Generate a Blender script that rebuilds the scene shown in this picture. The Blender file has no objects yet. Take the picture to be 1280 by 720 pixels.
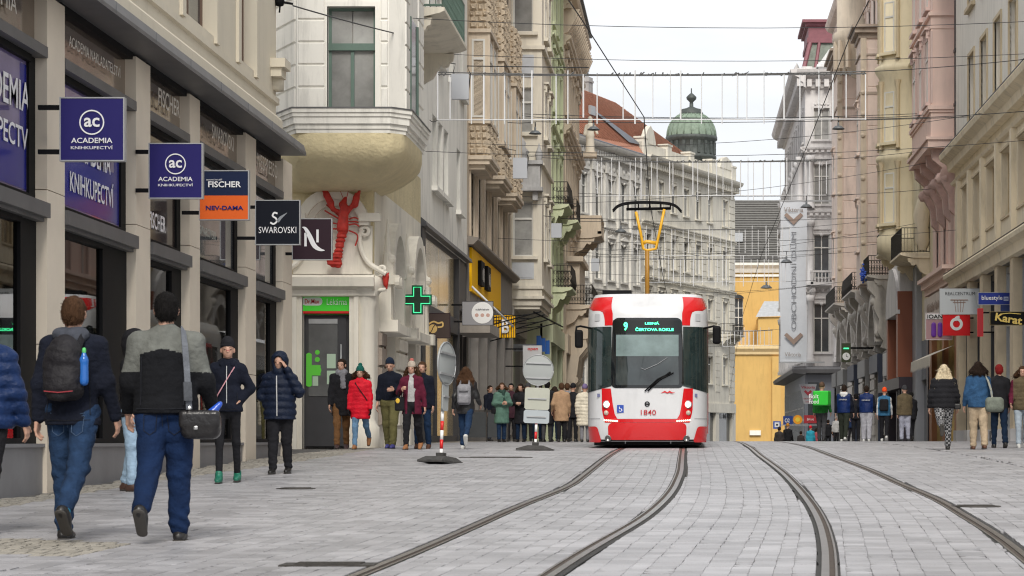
import bpy, math, random
import numpy as np
from mathutils import Vector, Matrix, Euler
random.seed(7); rnd = np.random.RandomState(7)
PI = math.pi; R = math.radians
sc = bpy.context.scene
# ---------------------------------------------------------------- camera, sky, light
cam_d = bpy.data.cameras.new('camera'); cam = bpy.data.objects.new('camera', cam_d)
sc.collection.objects.link(cam); sc.camera = cam
cam.location = (0, 0, 0); cam.rotation_euler = (R(90), 0, 0)
cam_d.sensor_width = 36; cam_d.lens = 36*3000/1280
cam_d.shift_x = -(860-640)/1280; cam_d.shift_y = (550-360)/1280
cam_d.clip_start = .1; cam_d.clip_end = 3000
cam_d.dof.use_dof = True; cam_d.dof.focus_distance = 47; cam_d.dof.aperture_fstop = 9.0
sc.view_settings.view_transform = 'Standard'; sc.view_settings.look = 'None'
sc.cycles.filter_width = 1.15; sc.view_settings.gamma = 1; sc.view_settings.exposure = 1.1
world = bpy.data.worlds.new('World'); sc.world = world; world.use_nodes = True
nt = world.node_tree; nt.nodes.clear()
SUN_EL, SUN_AZ = R(42), R(177)
sky = nt.nodes.new('ShaderNodeTexSky'); sky.sky_type = 'NISHITA'; sky.sun_disc = False
sky.sun_elevation = SUN_EL; sky.sun_rotation = SUN_AZ
tc = nt.nodes.new('ShaderNodeTexCoord'); nz = nt.nodes.new('ShaderNodeTexNoise')
mp = nt.nodes.new('ShaderNodeMapping'); mp.inputs['Scale'].default_value = (1, 1, 3.2)
nz.inputs['Scale'].default_value = 2.6; nz.inputs['Detail'].default_value = 7; nz.inputs['Roughness'].default_value = .55
rp = nt.nodes.new('ShaderNodeValToRGB')
rp.color_ramp.elements[0].position = .36; rp.color_ramp.elements[0].color = (6.1, 6.3, 6.7, 1)
rp.color_ramp.elements[1].position = .60; rp.color_ramp.elements[1].color = (8.1, 8.12, 8.2, 1)
mx = nt.nodes.new('ShaderNodeMixRGB'); mx.inputs[0].default_value = .93
bg = nt.nodes.new('ShaderNodeBackground'); bg.inputs['Strength'].default_value = .066
wo = nt.nodes.new('ShaderNodeOutputWorld')
L = nt.links.new
L(tc.outputs['Generated'], mp.inputs[0]); L(mp.outputs[0], nz.inputs['Vector']); L(nz.outputs['Fac'], rp.inputs[0])
L(sky.outputs[0], mx.inputs[1]); L(rp.outputs[0], mx.inputs[2]); L(mx.outputs[0], bg.inputs[0]); L(bg.outputs[0], wo.inputs[0])
sd = bpy.data.lights.new('sun', 'SUN'); sd.energy = 1.5; sd.angle = R(22); sd.color = (1, .95, .87)
sun = bpy.data.objects.new('sun', sd); sc.collection.objects.link(sun)
sun.rotation_euler = (R(90)-SUN_EL, 0, R(180)-SUN_AZ)
# ---------------------------------------------------------------- helpers
F = 3000.
def P(px, py, Y): return Vector(((px-860)*Y/F, Y, (550-py)*Y/F))
COL = sc.collection
WL = {}
def tag(o, label=None, cat=None, group=None, kind=None):
    if label: o['label'] = label
    if cat: o['category'] = cat
    if group: o['group'] = group
    if kind: o['kind'] = kind
    return o
def thing(name, label, cat, loc=(0, 0, 0), group=None, kind=None, rotz=0):
    o = bpy.data.objects.new(name, None); COL.objects.link(o); o.location = loc
    o.rotation_euler = (0, 0, rotz); WL[o.name] = Vector(loc); o.empty_display_size = .2
    return tag(o, label, cat, group, kind)
MATS = {}
def mat(name, col=(.5, .5, .5), rough=.7, var=.0, vs=3., bump=0., bs=20., metal=0., spec=.5, emit=0, stain=0., rand=0., streak=0., coat=0., ior=None, attr=False, det=6, strand=None):
    if name in MATS: return MATS[name]
    m = bpy.data.materials.new(name); m.use_nodes = True; n = m.node_tree.nodes; l = m.node_tree.links.new
    b = n['Principled BSDF']; b.inputs['Roughness'].default_value = rough; b.inputs['Metallic'].default_value = metal
    b.inputs['Specular IOR Level'].default_value = spec; b.inputs['Coat Weight'].default_value = coat
    if ior: b.inputs['IOR'].default_value = ior
    c = (*col, 1); b.inputs['Base Color'].default_value = c
    last = None
    geo = n.new('ShaderNodeNewGeometry')
    def mul(prev, fac_out, lo, hi):
        mr = n.new('ShaderNodeMapRange'); mr.inputs['To Min'].default_value = lo; mr.inputs['To Max'].default_value = hi
        l(fac_out, mr.inputs['Value'])
        v = n.new('ShaderNodeVectorMath'); v.operation = 'SCALE'
        if prev is None: v.inputs[0].default_value = col
        else: l(prev, v.inputs[0])
        l(mr.outputs[0], v.inputs['Scale']); return v.outputs[0], mr
    if var:
        t = n.new('ShaderNodeTexNoise'); t.inputs['Scale'].default_value = vs; t.inputs['Detail'].default_value = det; t.inputs['Roughness'].default_value = .62
        l(geo.outputs['Position'], t.inputs['Vector'])
        last, mr = mul(last, t.outputs['Fac'], 1-var, 1+var); mr.inputs['From Min'].default_value = .3; mr.inputs['From Max'].default_value = .7
    if stain:
        t = n.new('ShaderNodeTexNoise'); t.inputs['Scale'].default_value = 1.; t.inputs['Detail'].default_value = 8; t.inputs['Roughness'].default_value = .7
        mpp = n.new('ShaderNodeMapping'); mpp.inputs['Scale'].default_value = (2.2, 2.2, .35)
        l(geo.outputs['Position'], mpp.inputs[0]); l(mpp.outputs[0], t.inputs['Vector'])
        last, mr = mul(last, t.outputs['Fac'], 1, 1-stain); mr.inputs['From Min'].default_value = .5; mr.inputs['From Max'].default_value = .72
    if rand:
        oi = n.new('ShaderNodeObjectInfo'); last, mr = mul(last, oi.outputs['Random'], 1-rand, 1+rand)
    if attr:
        at = n.new('ShaderNodeAttribute'); at.attribute_name = 'rnd'; last, mr = mul(last, at.outputs['Fac'], .80, 1.14)
    if last is not None: l(last, b.inputs['Base Color'])
    if bump:
        t = n.new('ShaderNodeTexNoise'); t.inputs['Scale'].default_value = bs; t.inputs['Detail'].default_value = 5
        if strand:
            ms_ = n.new('ShaderNodeMapping'); ms_.inputs['Scale'].default_value = strand; l(geo.outputs['Position'], ms_.inputs[0]); l(ms_.outputs[0], t.inputs['Vector'])
        else: l(geo.outputs['Position'], t.inputs['Vector'])
        bp = n.new('ShaderNodeBump'); bp.inputs['Strength'].default_value = bump; bp.inputs['Distance'].default_value = .02
        l(t.outputs['Fac'], bp.inputs['Height']); l(bp.outputs[0], b.inputs['Normal'])
    if emit:
        b.inputs['Emission Color'].default_value = c; b.inputs['Emission Strength'].default_value = emit
    MATS[name] = m; return m
FLIP = 0
class MB:
    def __init__(s, M=None): s.v = []; s.f = []; s.m = []; s.M = M or Matrix(); s.k = 0; s.sm = []
    def add(s, vs, fs, k=None, smooth=False):
        b = len(s.v); M = s.M; k = s.k if k is None else k
        s.v += [M @ Vector(p) for p in vs]
        fl = M.determinant() < 0
        for f in fs:
            f = [b+i for i in f]
            s.f.append(f[::-1] if fl else f); s.m.append(k); s.sm.append(smooth)
        return s
    def box(s, x0, x1, y0, y1, z0, z1, k=None, T=None):
        if x0 > x1: x0, x1 = x1, x0
        if y0 > y1: y0, y1 = y1, y0
        if z0 > z1: z0, z1 = z1, z0
        vs = [(x0,y0,z0),(x1,y0,z0),(x1,y1,z0),(x0,y1,z0),(x0,y0,z1),(x1,y0,z1),(x1,y1,z1),(x0,y1,z1)]
        if T is not None: vs = [T @ Vector(p) for p in vs]
        return s.add(vs, [(0,3,2,1),(4,5,6,7),(0,1,5,4),(1,2,6,5),(2,3,7,6),(3,0,4,7)], k)
    def bbox(s, x0, x1, y0, y1, z0, z1, c=.01, k=None):     # box with chamfered long edges (outline in xz extruded on y is enough)
        pts = [(x0+c,z0),(x1-c,z0),(x1,z0+c),(x1,z1-c),(x1-c,z1),(x0+c,z1),(x0,z1-c),(x0,z0+c)]
        return s.prism(pts, y0, y1, k)
    def prism(s, pts, y0, y1, k=None, smooth=False):       # outline in (x,z), extruded y0..y1
        n = len(pts); a = sum(pts[i][0]*pts[(i+1)%n][1]-pts[(i+1)%n][0]*pts[i][1] for i in range(n))
        if a < 0: pts = pts[::-1]
        if y0 > y1: y0, y1 = y1, y0
        vs = [(x, y0, z) for x, z in pts]+[(x, y1, z) for x, z in pts]
        s.add(vs, [tuple(range(n)), tuple(range(2*n-1, n-1, -1))], k)
        b = len(s.v)-2*n; fl = s.M.determinant() < 0
        for i in range(n):
            f = [b+i, b+n+i, b+n+(i+1)%n, b+(i+1)%n]
            s.f.append(f[::-1] if fl else f); s.m.append(s.k if k is None else k); s.sm.append(smooth)
        return s
    def prof(s, u0, u1, pr, k=None):                        # profile pr in (d,w) extruded along u
        n = len(pr); vs = [(u0, d, w) for d, w in pr]+[(u1, d, w) for d, w in pr]
        fs = [(i, (i+1)%n, n+(i+1)%n, n+i) for i in range(n)]+[tuple(range(n-1, -1, -1)), tuple(range(n, 2*n))]
        return s.add(vs, fs, k)
    def tube(s, path, r, n=6, k=None, cap=True, smooth=True):
        path = [Vector(p) for p in path]; rs = r if isinstance(r, (list, tuple)) else [r]*len(path)
        vs = []; fs = []
        prevn = None
        for i, p in enumerate(path):
            t = (path[min(i+1, len(path)-1)]-path[max(i-1, 0)]).normalized()
            a = Vector((0, 0, 1)) if abs(t.z) < .9 else Vector((1, 0, 0))
            if prevn is not None: a = prevn
            e1 = (a - t*a.dot(t)).normalized(); e2 = t.cross(e1); prevn = e1
            for j in range(n):
                q = 2*PI*j/n; vs.append(p+(e1*math.cos(q)+e2*math.sin(q))*rs[i])
        for i in range(len(path)-1):
            for j in range(n):
                fs.append((i*n+j, i*n+(j+1)%n, (i+1)*n+(j+1)%n, (i+1)*n+j))
        if cap: fs += [tuple(range(n-1, -1, -1)), tuple((len(path)-1)*n+j for j in range(n))]
        return s.add(vs, fs, k, smooth)
    def lathe(s, pr, c=(0,0,0), n=16, k=None, a0=0, a1=2*PI, ax='z'):       # profile (r,z)
        full = abs(a1-a0-2*PI) < 1e-6; m = n if full else n+1; vs = []; fs = []
        for r, z in pr:
            for j in range(m):
                q = a0+(a1-a0)*j/n
                p = (r*math.cos(q), r*math.sin(q), z)
                if ax == 'y': p = (p[0], p[2], p[1])
                if ax == 'x': p = (p[2], p[1], -p[0])
                vs.append((c[0]+p[0], c[1]+p[1], c[2]+p[2]))
        for i in range(len(pr)-1):
            for j in range(n):
                j2 = (j+1) % m
                fs.append((i*m+j, i*m+j2, (i+1)*m+j2, (i+1)*m+j))
        return s.add(vs, fs, k, True)
    def build(s, name, mats, parent=None, label=None, cat=None, group=None, kind=None, attr=None):
        me = s.mesh(name, mats, WL.get(parent.name, Vector()) if parent is not None and not parent.get('_loc') else Vector())
        return link(name, me, parent, label, cat, group, kind)
    def mesh(s, name, mats, off=Vector()):
        me = bpy.data.meshes.new(name)
        me.from_pydata([tuple(p-off) for p in s.v], [], s.f)
        for m in (mats if isinstance(mats, (list, tuple)) else [mats]): me.materials.append(m)
        me.polygons.foreach_set('material_index', s.m); me.polygons.foreach_set('use_smooth', s.sm); me.update()
        return me
def link(name, me, parent=None, label=None, cat=None, group=None, kind=None, M=None):
    o = bpy.data.objects.new(name, me); COL.objects.link(o)
    if parent is not None: o.parent = parent; WL[o.name] = WL.get(parent.name, Vector())
    if M is not None:
        M = Matrix.Translation(-WL.get(parent.name, Vector())) @ M if parent is not None else M
        o.matrix_local = M
    return tag(o, label, cat, group, kind)
# frames: u along the wall (world Y for side walls, world X for frontal ones), d outward, w up
class FR:
    def __init__(s, O, t, n):
        s.O = Vector(O); s.t = Vector(t).normalized(); s.n = Vector(n).normalized(); z = Vector((0, 0, 1))
        s.M = Matrix(((s.t.x, s.n.x, 0, s.O.x), (s.t.y, s.n.y, 0, s.O.y), (s.t.z, s.n.z, 1, s.O.z), (0, 0, 0, 1)))
        rt = z.cross(s.n); s.rot = Matrix(((rt.x, -s.n.x, 0, 0), (rt.y, -s.n.y, 0, 0), (rt.z, -s.n.z, 1, 0), (0, 0, 0, 1)))  # local x right, y into wall, z up
    def pt(s, u, d, w): return s.M @ Vector((u, d, w))
    def at(s, u, d, w): return Matrix.Translation(s.pt(u, d, w)) @ s.rot
    def mb(s): return MB(s.M)
def side(X, sgn): return FR((X, 0, 0), (0, 1, 0), (sgn, 0, 0))      # left wall sgn=+1, right wall sgn=-1
def front(Y): return FR((0, Y, 0), (1, 0, 0), (0, -1, 0))
TXT = {}
ILLEGIBLE = {'KFC', 'Sephora', 'Grandhotel Zlatá', 'Restaurace', 'MEINL', 'TWO FACES', 'STRABAG', 'H', 'N', 'CK'}
def text(s, M, w, h, m, parent, name='lettering', ext=.006, sx=None, bold=0):
    if s in ILLEGIBLE:      # print too small or blurred in the photograph to read: plain strokes only
        rg = random.Random(len(s)*7); mb = MB(); n = max(3, len(s)*2)
        for i in range(n):
            x = -w/2+w*(i+.5)/n; a, b = rg.uniform(-.5, -.2)*h, rg.uniform(.15, .5)*h; t = w/n*rg.uniform(.2, .42); mb.add([(x-t, -ext, a), (x+t, -ext, a), (x+t*.8, -ext, b), (x-t*.8, -ext, b)], [(0, 1, 2, 3)])
        return link('print_strokes', mb.mesh('print_strokes', m), parent, M=M, kind=None)      # M: local x right, y INTO wall, z up, centre
    cu = bpy.data.curves.new('t', 'FONT'); cu.body = s; cu.size = 1; cu.align_x = 'LEFT'; cu.resolution_u = 3; cu.extrude = 0; cu.offset = bold
    o = bpy.data.objects.new('t', cu); COL.objects.link(o)
    dg = bpy.context.evaluated_depsgraph_get(); me = bpy.data.meshes.new_from_object(o.evaluated_get(dg))
    bpy.data.objects.remove(o); n = len(me.vertices)
    co = np.zeros(n*3, np.float32); me.vertices.foreach_get('co', co); co = co.reshape(-1, 3)
    lo = co.min(0); hi = co.max(0); x = (co[:, 0]-(lo[0]+hi[0])/2)/(hi[0]-lo[0])*w; z = (co[:, 1]-(lo[1]+hi[1])/2)/(hi[1]-lo[1])*h
    out = np.stack([x, np.full(n, -ext), z], 1).astype(np.float32)
    me.vertices.foreach_set('co', out.ravel()); me.materials.clear(); me.materials.append(m); me.update(); me.name = name
    return link(name, me, parent, M=M)
# ---------------------------------------------------------------- implicit surfaces (figures, lobster, bags)
def _smin(a, b, k):
    h = np.clip(.5+.5*(b-a)/k, 0, 1); return b*(1-h)+a*h-k*h*(1-h)
def grow(prims, h, k=.03, disp=None, cuts=None):
    """prims: ('c',a,b,ra,rb[,fx,fy]) tapered capsule, optionally flattened; ('e',c,(rx,ry,rz)[,rotmat]) ellipsoid; ('b',c,(hx,hy,hz),r[,rot]) rounded box"""
    lo = np.full(3, 1e9); hi = -lo
    for p in prims:
        if p[0] == 'c':
            for q, r in ((p[1], p[3]), (p[2], p[4])): q = np.array(q); lo = np.minimum(lo, q-r); hi = np.maximum(hi, q+r)
        else:
            rr = max(p[2])*(1.75 if p[0] == 'b' else 1)+(p[3] if p[0] == 'b' else 0); q = np.array(p[1]); lo = np.minimum(lo, q-rr); hi = np.maximum(hi, q+rr)
    lo -= 2.5*h+.02; hi += 2.5*h+.02
    n = np.maximum(((hi-lo)/h).astype(int)+1, 4)
    X, Y, Z = np.meshgrid(*[(lo[i]+h*np.arange(n[i])).astype(np.float32) for i in range(3)], indexing='ij')
    D = None
    for p in prims:
        if p[0] == 'c':
            fx, fy = (p[5], p[6]) if len(p) > 5 else (1, 1); a = np.array(p[1], float); b = np.array(p[2], float)
            x, y, z = (X-a[0])/fx, (Y-a[1])/fy, Z-a[2]; bx, by, bz = (b[0]-a[0])/fx, (b[1]-a[1])/fy, b[2]-a[2]
            t = np.clip((x*bx+y*by+z*bz)/max(bx*bx+by*by+bz*bz, 1e-9), 0, 1)
            d = (np.sqrt((x-t*bx)**2+(y-t*by)**2+(z-t*bz)**2)-(p[3]+(p[4]-p[3])*t))*min(fx, fy)
        else:
            c = p[1]; x, y, z = X-c[0], Y-c[1], Z-c[2]; rm = p[-1] if len(p) > (3 if p[0] == 'e' else 4) else None
            if rm is not None: x, y, z = (rm[0][i]*0 for i in range(3)) if False else (rm[0][0]*x+rm[1][0]*y+rm[2][0]*z, rm[0][1]*x+rm[1][1]*y+rm[2][1]*z, rm[0][2]*x+rm[1][2]*y+rm[2][2]*z)
            if p[0] == 'e':
                r = p[2]; k0 = np.sqrt((x/r[0])**2+(y/r[1])**2+(z/r[2])**2); k1 = np.sqrt((x/r[0]**2)**2+(y/r[1]**2)**2+(z/r[2]**2)**2)+1e-6
                d = k0*(k0-1)/k1
            else:
                q = p[2]; r = p[3]; ax, ay, az = np.abs(x)-q[0]+r, np.abs(y)-q[1]+r, np.abs(z)-q[2]+r
                d = np.sqrt(np.maximum(ax, 0)**2+np.maximum(ay, 0)**2+np.maximum(az, 0)**2)+np.minimum(np.maximum(ax, np.maximum(ay, az)), 0)-r
        D = d if D is None else _smin(D, d, k)
    if disp is not None: D = D+disp(X, Y, Z)
    if cuts is not None: D = cuts(D, X, Y, Z)
    D[0] = D[-1] = 1; D[:, 0] = D[:, -1] = 1; D[:, :, 0] = D[:, :, -1] = 1
    S = D < 0; sh = tuple(n-1); acc = np.zeros(sh+(3,), np.float32); cnt = np.zeros(sh, np.float32)
    sl = [slice(0, -1), slice(1, None)]
    for ax in range(3):
        o1, o2 = [i for i in range(3) if i != ax]
        for i in (0, 1):
            for j in (0, 1):
                ia = [None]*3; ia[ax] = sl[0]; ia[o1] = sl[i]; ia[o2] = sl[j]; ib = list(ia); ib[ax] = sl[1]; ia = tuple(ia); ib = tuple(ib)
                m = S[ia] != S[ib]; w = np.nonzero(m); da = D[ia][w]; db = D[ib][w]; t = da/(da-db)
                acc[w+(ax,)] += t; acc[w+(o1,)] += i; acc[w+(o2,)] += j; cnt[w] += 1
    act = np.nonzero(cnt > 0); idx = -np.ones(sh, int); idx[act] = np.arange(len(act[0]))
    V = (np.stack(act, 1)+acc[act]/cnt[act][:, None])*h+lo
    Fs = []
    for ax in range(3):
        o1, o2 = (ax+1) % 3, (ax+2) % 3
        ia = [slice(1, -1)]*3; ib = [slice(1, -1)]*3; ia[ax] = slice(0, -1); ib[ax] = slice(1, None)
        a = S[tuple(ia)]; b = S[tuple(ib)]; w = np.nonzero(a != b); inside = a[w]
        c = [w[0]+(0 if ax == 0 else 1), w[1]+(0 if ax == 1 else 1), w[2]+(0 if ax == 2 else 1)]
        def cell(d1, d2):
            q = list(c); q[o1] = q[o1]-d1; q[o2] = q[o2]-d2; return idx[tuple(q)]
        qd = np.stack([cell(1, 1), cell(0, 1), cell(0, 0), cell(1, 0)], 1)
        qd[~inside] = qd[~inside][:, ::-1]; Fs.append(qd)
    return V, np.concatenate(Fs)
def npmesh(name, parts, mats, matfn=None, smooth=True):
    Vs = []; Fs = []; Ms = []; b = 0
    for p in parts:
        V, Fc = p[0], p[1]; Vs.append(V); Fs.append(Fc+b); b += len(V)
        if len(p) > 2:
            Ms.append(p[2](V[Fc].mean(1)) if callable(p[2]) else np.full(len(Fc), p[2]))
        else: Ms.append(np.zeros(len(Fc)))
    V = np.concatenate(Vs).astype(np.float32); Fc = np.concatenate(Fs).astype(np.int32); Ms = np.concatenate(Ms).astype(np.int32)
    me = bpy.data.meshes.new(name); me.vertices.add(len(V)); me.vertices.foreach_set('co', V.ravel())
    me.loops.add(Fc.size); me.loops.foreach_set('vertex_index', Fc.ravel()); k = Fc.shape[1]
    me.polygons.add(len(Fc)); me.polygons.foreach_set('loop_start', np.arange(0, Fc.size, k, dtype=np.int32))
    me.polygons.foreach_set('material_index', Ms)
    me.polygons.foreach_set('use_smooth', np.full(len(Fc), smooth))
    for m in (mats if isinstance(mats, (list, tuple)) else [mats]): me.materials.append(m)
    me.update(calc_edges=True); return me
# ---------------------------------------------------------------- ground profile (uphill to a crest, then down)
GY = [-200, 0, 14, 18, 25, 31, 40, 49, 60, 72, 80, 90, 115, 160, 220, 300, 900]
GZ = [-4.8, -1.08, -.815, -.745, -.59, -.45, -.275, -.165, -.085, -.035, -.05, -.22, -.95, -2.2, -3.6, -4.4, -4.6]
_y = np.arange(-200., 900.); _z = np.interp(_y, GY, GZ); _k = np.hanning(13); _k /= _k.sum(); _s = np.convolve(np.pad(_z, 6, mode='edge'), _k, mode='valid'); GY, GZ = list(_y), list(_s)
def gz(Y): return float(np.interp(Y, GY, GZ))
# ---------------------------------------------------------------- materials
M_ = mat
stone = M_('paving granite', (.315, .312, .326), .42, var=.22, vs=.9, bump=.25, bs=60, attr=True, rand=.12, stain=0)
stone_b = M_('beige mosaic stone', (.31, .288, .25), .75, var=.12, vs=.8, bump=.4, bs=60, attr=True, rand=.12)
jointm = M_('dark joint sand', (.10, .095, .09), .95, var=.3, vs=4, bump=.5, bs=40)
railtop = M_('worn rail steel', (.30, .28, .26), .3, metal=1, var=.2, vs=8)
raild = M_('rusty rail groove', (.06, .045, .035), .8, var=.3, vs=9, bump=.3, bs=30)
tarseal = M_('black bitumen seal', (.035, .034, .033), .85, var=.3, vs=7, bump=.5, bs=30)
iron = M_('cast iron', (.06, .055, .05), .6, var=.3, vs=20, metal=.6)
glass_d = M_('dark window glass', (.055, .062, .068), .08, var=.5, vs=.6, spec=.8, ior=1.55, rand=.5)
glass_c = M_('curtained window glass', (.30, .30, .29), .12, var=.35, vs=1.1, spec=.8, rand=.35)
glass_s = M_('shop window glass', (.26, .27, .28), .025, var=.5, vs=.5, spec=1., metal=.65, bump=.02, bs=1.2)
glass_t = bpy.data.materials.new('display window glass'); glass_t.use_nodes = True; _n = glass_t.node_tree.nodes; _n.clear(); _t = _n.new('ShaderNodeBsdfTransparent'); _t.inputs[0].default_value = (.72, .74, .74, 1); _g = _n.new('ShaderNodeBsdfGlossy'); _g.inputs['Roughness'].default_value = .015; _m = _n.new('ShaderNodeMixShader'); _f = _n.new('ShaderNodeFresnel'); _f.inputs[0].default_value = 3.2; _o = _n.new('ShaderNodeOutputMaterial')
for _a, _b in ((_f.outputs[0], _m.inputs[0]), (_t.outputs[0], _m.inputs[1]), (_g.outputs[0], _m.inputs[2]), (_m.outputs[0], _o.inputs[0])): glass_t.node_tree.links.new(_a, _b)
glass_m = M_('shop glass with painted gold reflection', (.85, .68, .40), .12, metal=.45, var=.35, vs=.9, bump=.05, bs=2)  # gold base colour stands in for the sunlit facade mirrored in the panes
black_m = M_('black anodised metal', (.008, .008, .009), .6, spec=.1, var=.1, vs=5)
grey_m = M_('dark grey metal', (.055, .055, .06), .45, spec=.3, var=.1, vs=3)
alu = M_('grey zinc flashing', (.13, .13, .135), .5, var=.12, vs=2, metal=.3)
travert = M_('travertine cladding', (.70, .62, .51), .6, var=.06, vs=1.5, bump=.08, bs=25)
plast_cream = M_('cream plaster', (.68, .62, .50), .85, var=.05, vs=.5, bump=.1, bs=15, stain=.1)
plast_white = M_('white plaster', (.80, .78, .72), .85, var=.06, vs=.5, bump=.1, bs=15, stain=.34)
plast_white2 = M_('pale ivory plaster', (.78, .75, .68), .85, var=.05, vs=.6, bump=.1, bs=15, stain=.25)
plast_pal = M_('ivory palace stucco', (.66, .64, .59), .85, var=.08, vs=.6, bump=.1, bs=15, stain=.3)
plast_pal2 = M_('cream palace stucco', (.64, .61, .53), .85, var=.08, vs=.6, bump=.1, bs=15, stain=.3)
plast_yel = M_('rough ochre plaster', (.66, .57, .36), .95, var=.10, vs=2.5, bump=1., bs=16, stain=.08)
plast_lob = M_('creamy white stucco', (.77, .73, .64), .8, var=.06, vs=1., bump=.12, bs=20, stain=.22)
plast_tan = M_('tan plaster', (.60, .51, .40), .85, var=.08, vs=1, bump=.15, bs=15, stain=.3)
plast_bei = M_('beige plaster', (.70, .65, .55), .85, var=.06, vs=.8, bump=.12, bs=15, stain=.25)
plast_grn = M_('pale green plaster', (.58, .62, .42), .85, var=.06, vs=.8, bump=.12, bs=15, stain=.25)
plast_pink = M_('salmon pink plaster', (.80, .60, .52), .85, var=.05, vs=.8, bump=.1, bs=15, stain=.12)
plast_pgrey = M_('dusty pink plaster', (.76, .63, .55), .9, var=.1, vs=.9, bump=.12, bs=15, stain=.3)
plast_cy = M_('straw yellow plaster', (.74, .65, .46), .85, var=.06, vs=.8, bump=.1, bs=15, stain=.2)
plast_ochre = M_('ochre stone trim', (.60, .50, .34), .8, var=.1, vs=1, bump=.15, bs=15, stain=.2)
plast_och2 = M_('light ochre render', (.82, .72, .54), .85, var=.08, vs=.8, bump=.12, bs=15, stain=.3)
plast_grey = M_('grey white stucco', (.63, .61, .60), .85, var=.08, vs=1, bump=.15, bs=10, stain=.35)
plast_gst = M_('grey sandstone', (.52, .49, .45), .9, var=.15, vs=1.5, bump=.25, bs=10, stain=.4)
plast_church = M_('church yellow plaster', (.58, .37, .12), .85, var=.06, vs=.4, bump=.1, bs=10, stain=.15)
rough_tan = M_('rough hewn sandstone', (.52, .43, .32), .95, var=.22, vs=5, bump=1., bs=16)
roof_red = M_('red clay tile', (.33, .15, .095), .85, var=.2, vs=3, bump=.2, bs=15, rand=.15)
roof_grey = M_('grey slate roof', (.15, .145, .135), .85, var=.2, vs=3, bump=.2, bs=15, rand=.12)
zincr = M_('dark roof sheet', (.11, .12, .14), .5, var=.15, vs=2)
patina = M_('copper patina', (.19, .25, .19), .7, var=.25, vs=4, stain=.2)
dkcopper = M_('dark oxidised copper', (.055, .065, .06), .6, var=.3, vs=4)
maroon = M_('maroon roof metal', (.20, .07, .085), .6, var=.15, vs=3)
wframe = M_('white window frame', (.66, .65, .61), .5)
wframe_g = M_('green window frame', (.11, .17, .14), .45, var=.1, vs=4)
wframe_o = M_('ochre window frame', (.60, .47, .28), .6, var=.1, vs=4)
wframe_b = M_('brown window frame', (.16, .10, .07), .5)
wire_m = M_('black wire', (.03, .03, .032), .6)
galv = M_('galvanised steel', (.42, .43, .44), .45, metal=.5, var=.1, vs=6)
white_m = M_('white enamel', (.80, .80, .80), .4)
red_m = M_('red paint', (.62, .02, .02), .35)
rubber = M_('recycled black rubber', (.05, .048, .047), .9, var=.3, vs=12, bump=.5, bs=40)
# ---------------------------------------------------------------- ground
RAILS_PX = [[(765,567),(736,589),(709,610),(673,622),(619,645),(548,677),(478,706),(443,720)],
            [(853,567),(851,591),(841,614),(818,638),(791,657),(736,686),(689,718)],
            [(926,553),(950,570),(980,592),(1002,615),(1021,641),(1032,671),(1035,705),(1034,722)],
            [(995,555),(1040,570),(1092,589),(1130,607),(1175,624),(1209,647),(1242,664),(1283,697)]]
def ground_hit(px, py):
    lo, hi = 8., 71.
    for _ in range(50):
        m = (lo+hi)/2
        if 550-F*gz(m)/m > py: lo = m
        else: hi = m
    return (px-860)*lo/F, lo
RAIL = []
for pts in RAILS_PX:
    q = sorted([ground_hit(*p)[::-1] for p in pts])
    Ys = np.array([a for a, b in q]); Xs = np.array([b for a, b in q])
    # smooth: dense interpolation then box filter
    yy = np.arange(4, 150, .25); xx = np.interp(yy, Ys, Xs)
    s0 = (Xs[1]-Xs[0])/(Ys[1]-Ys[0]); xx = np.where(yy < Ys[0], Xs[0]+(yy-Ys[0])*s0, xx)
    # beyond the last measured point: straight ahead
    kk = np.ones(17)/17; xs = np.convolve(np.pad(xx, 8, mode='edge'), kk, mode='valid')
    RAIL.append((yy, xs))
def railx(i, Y): return np.interp(Y, RAIL[i][0], RAIL[i][1])
g = MB(); ys = [-120]+[y for y in np.arange(0, 240, 3.)]+[260, 300, 400, 900]; xs_ = [-300, -60, -12, 0, 14, 60, 300]
vs = [(x, y, gz(y)-.03) for y in ys for x in xs_]; nx = len(xs_)
g.add(vs, [(i*nx+j, i*nx+j+1, (i+1)*nx+j+1, (i+1)*nx+j) for i in range(len(ys)-1) for j in range(nx-1)])
ground = g.build('ground', jointm, kind='structure')
ground['_g'] = 1
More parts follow.
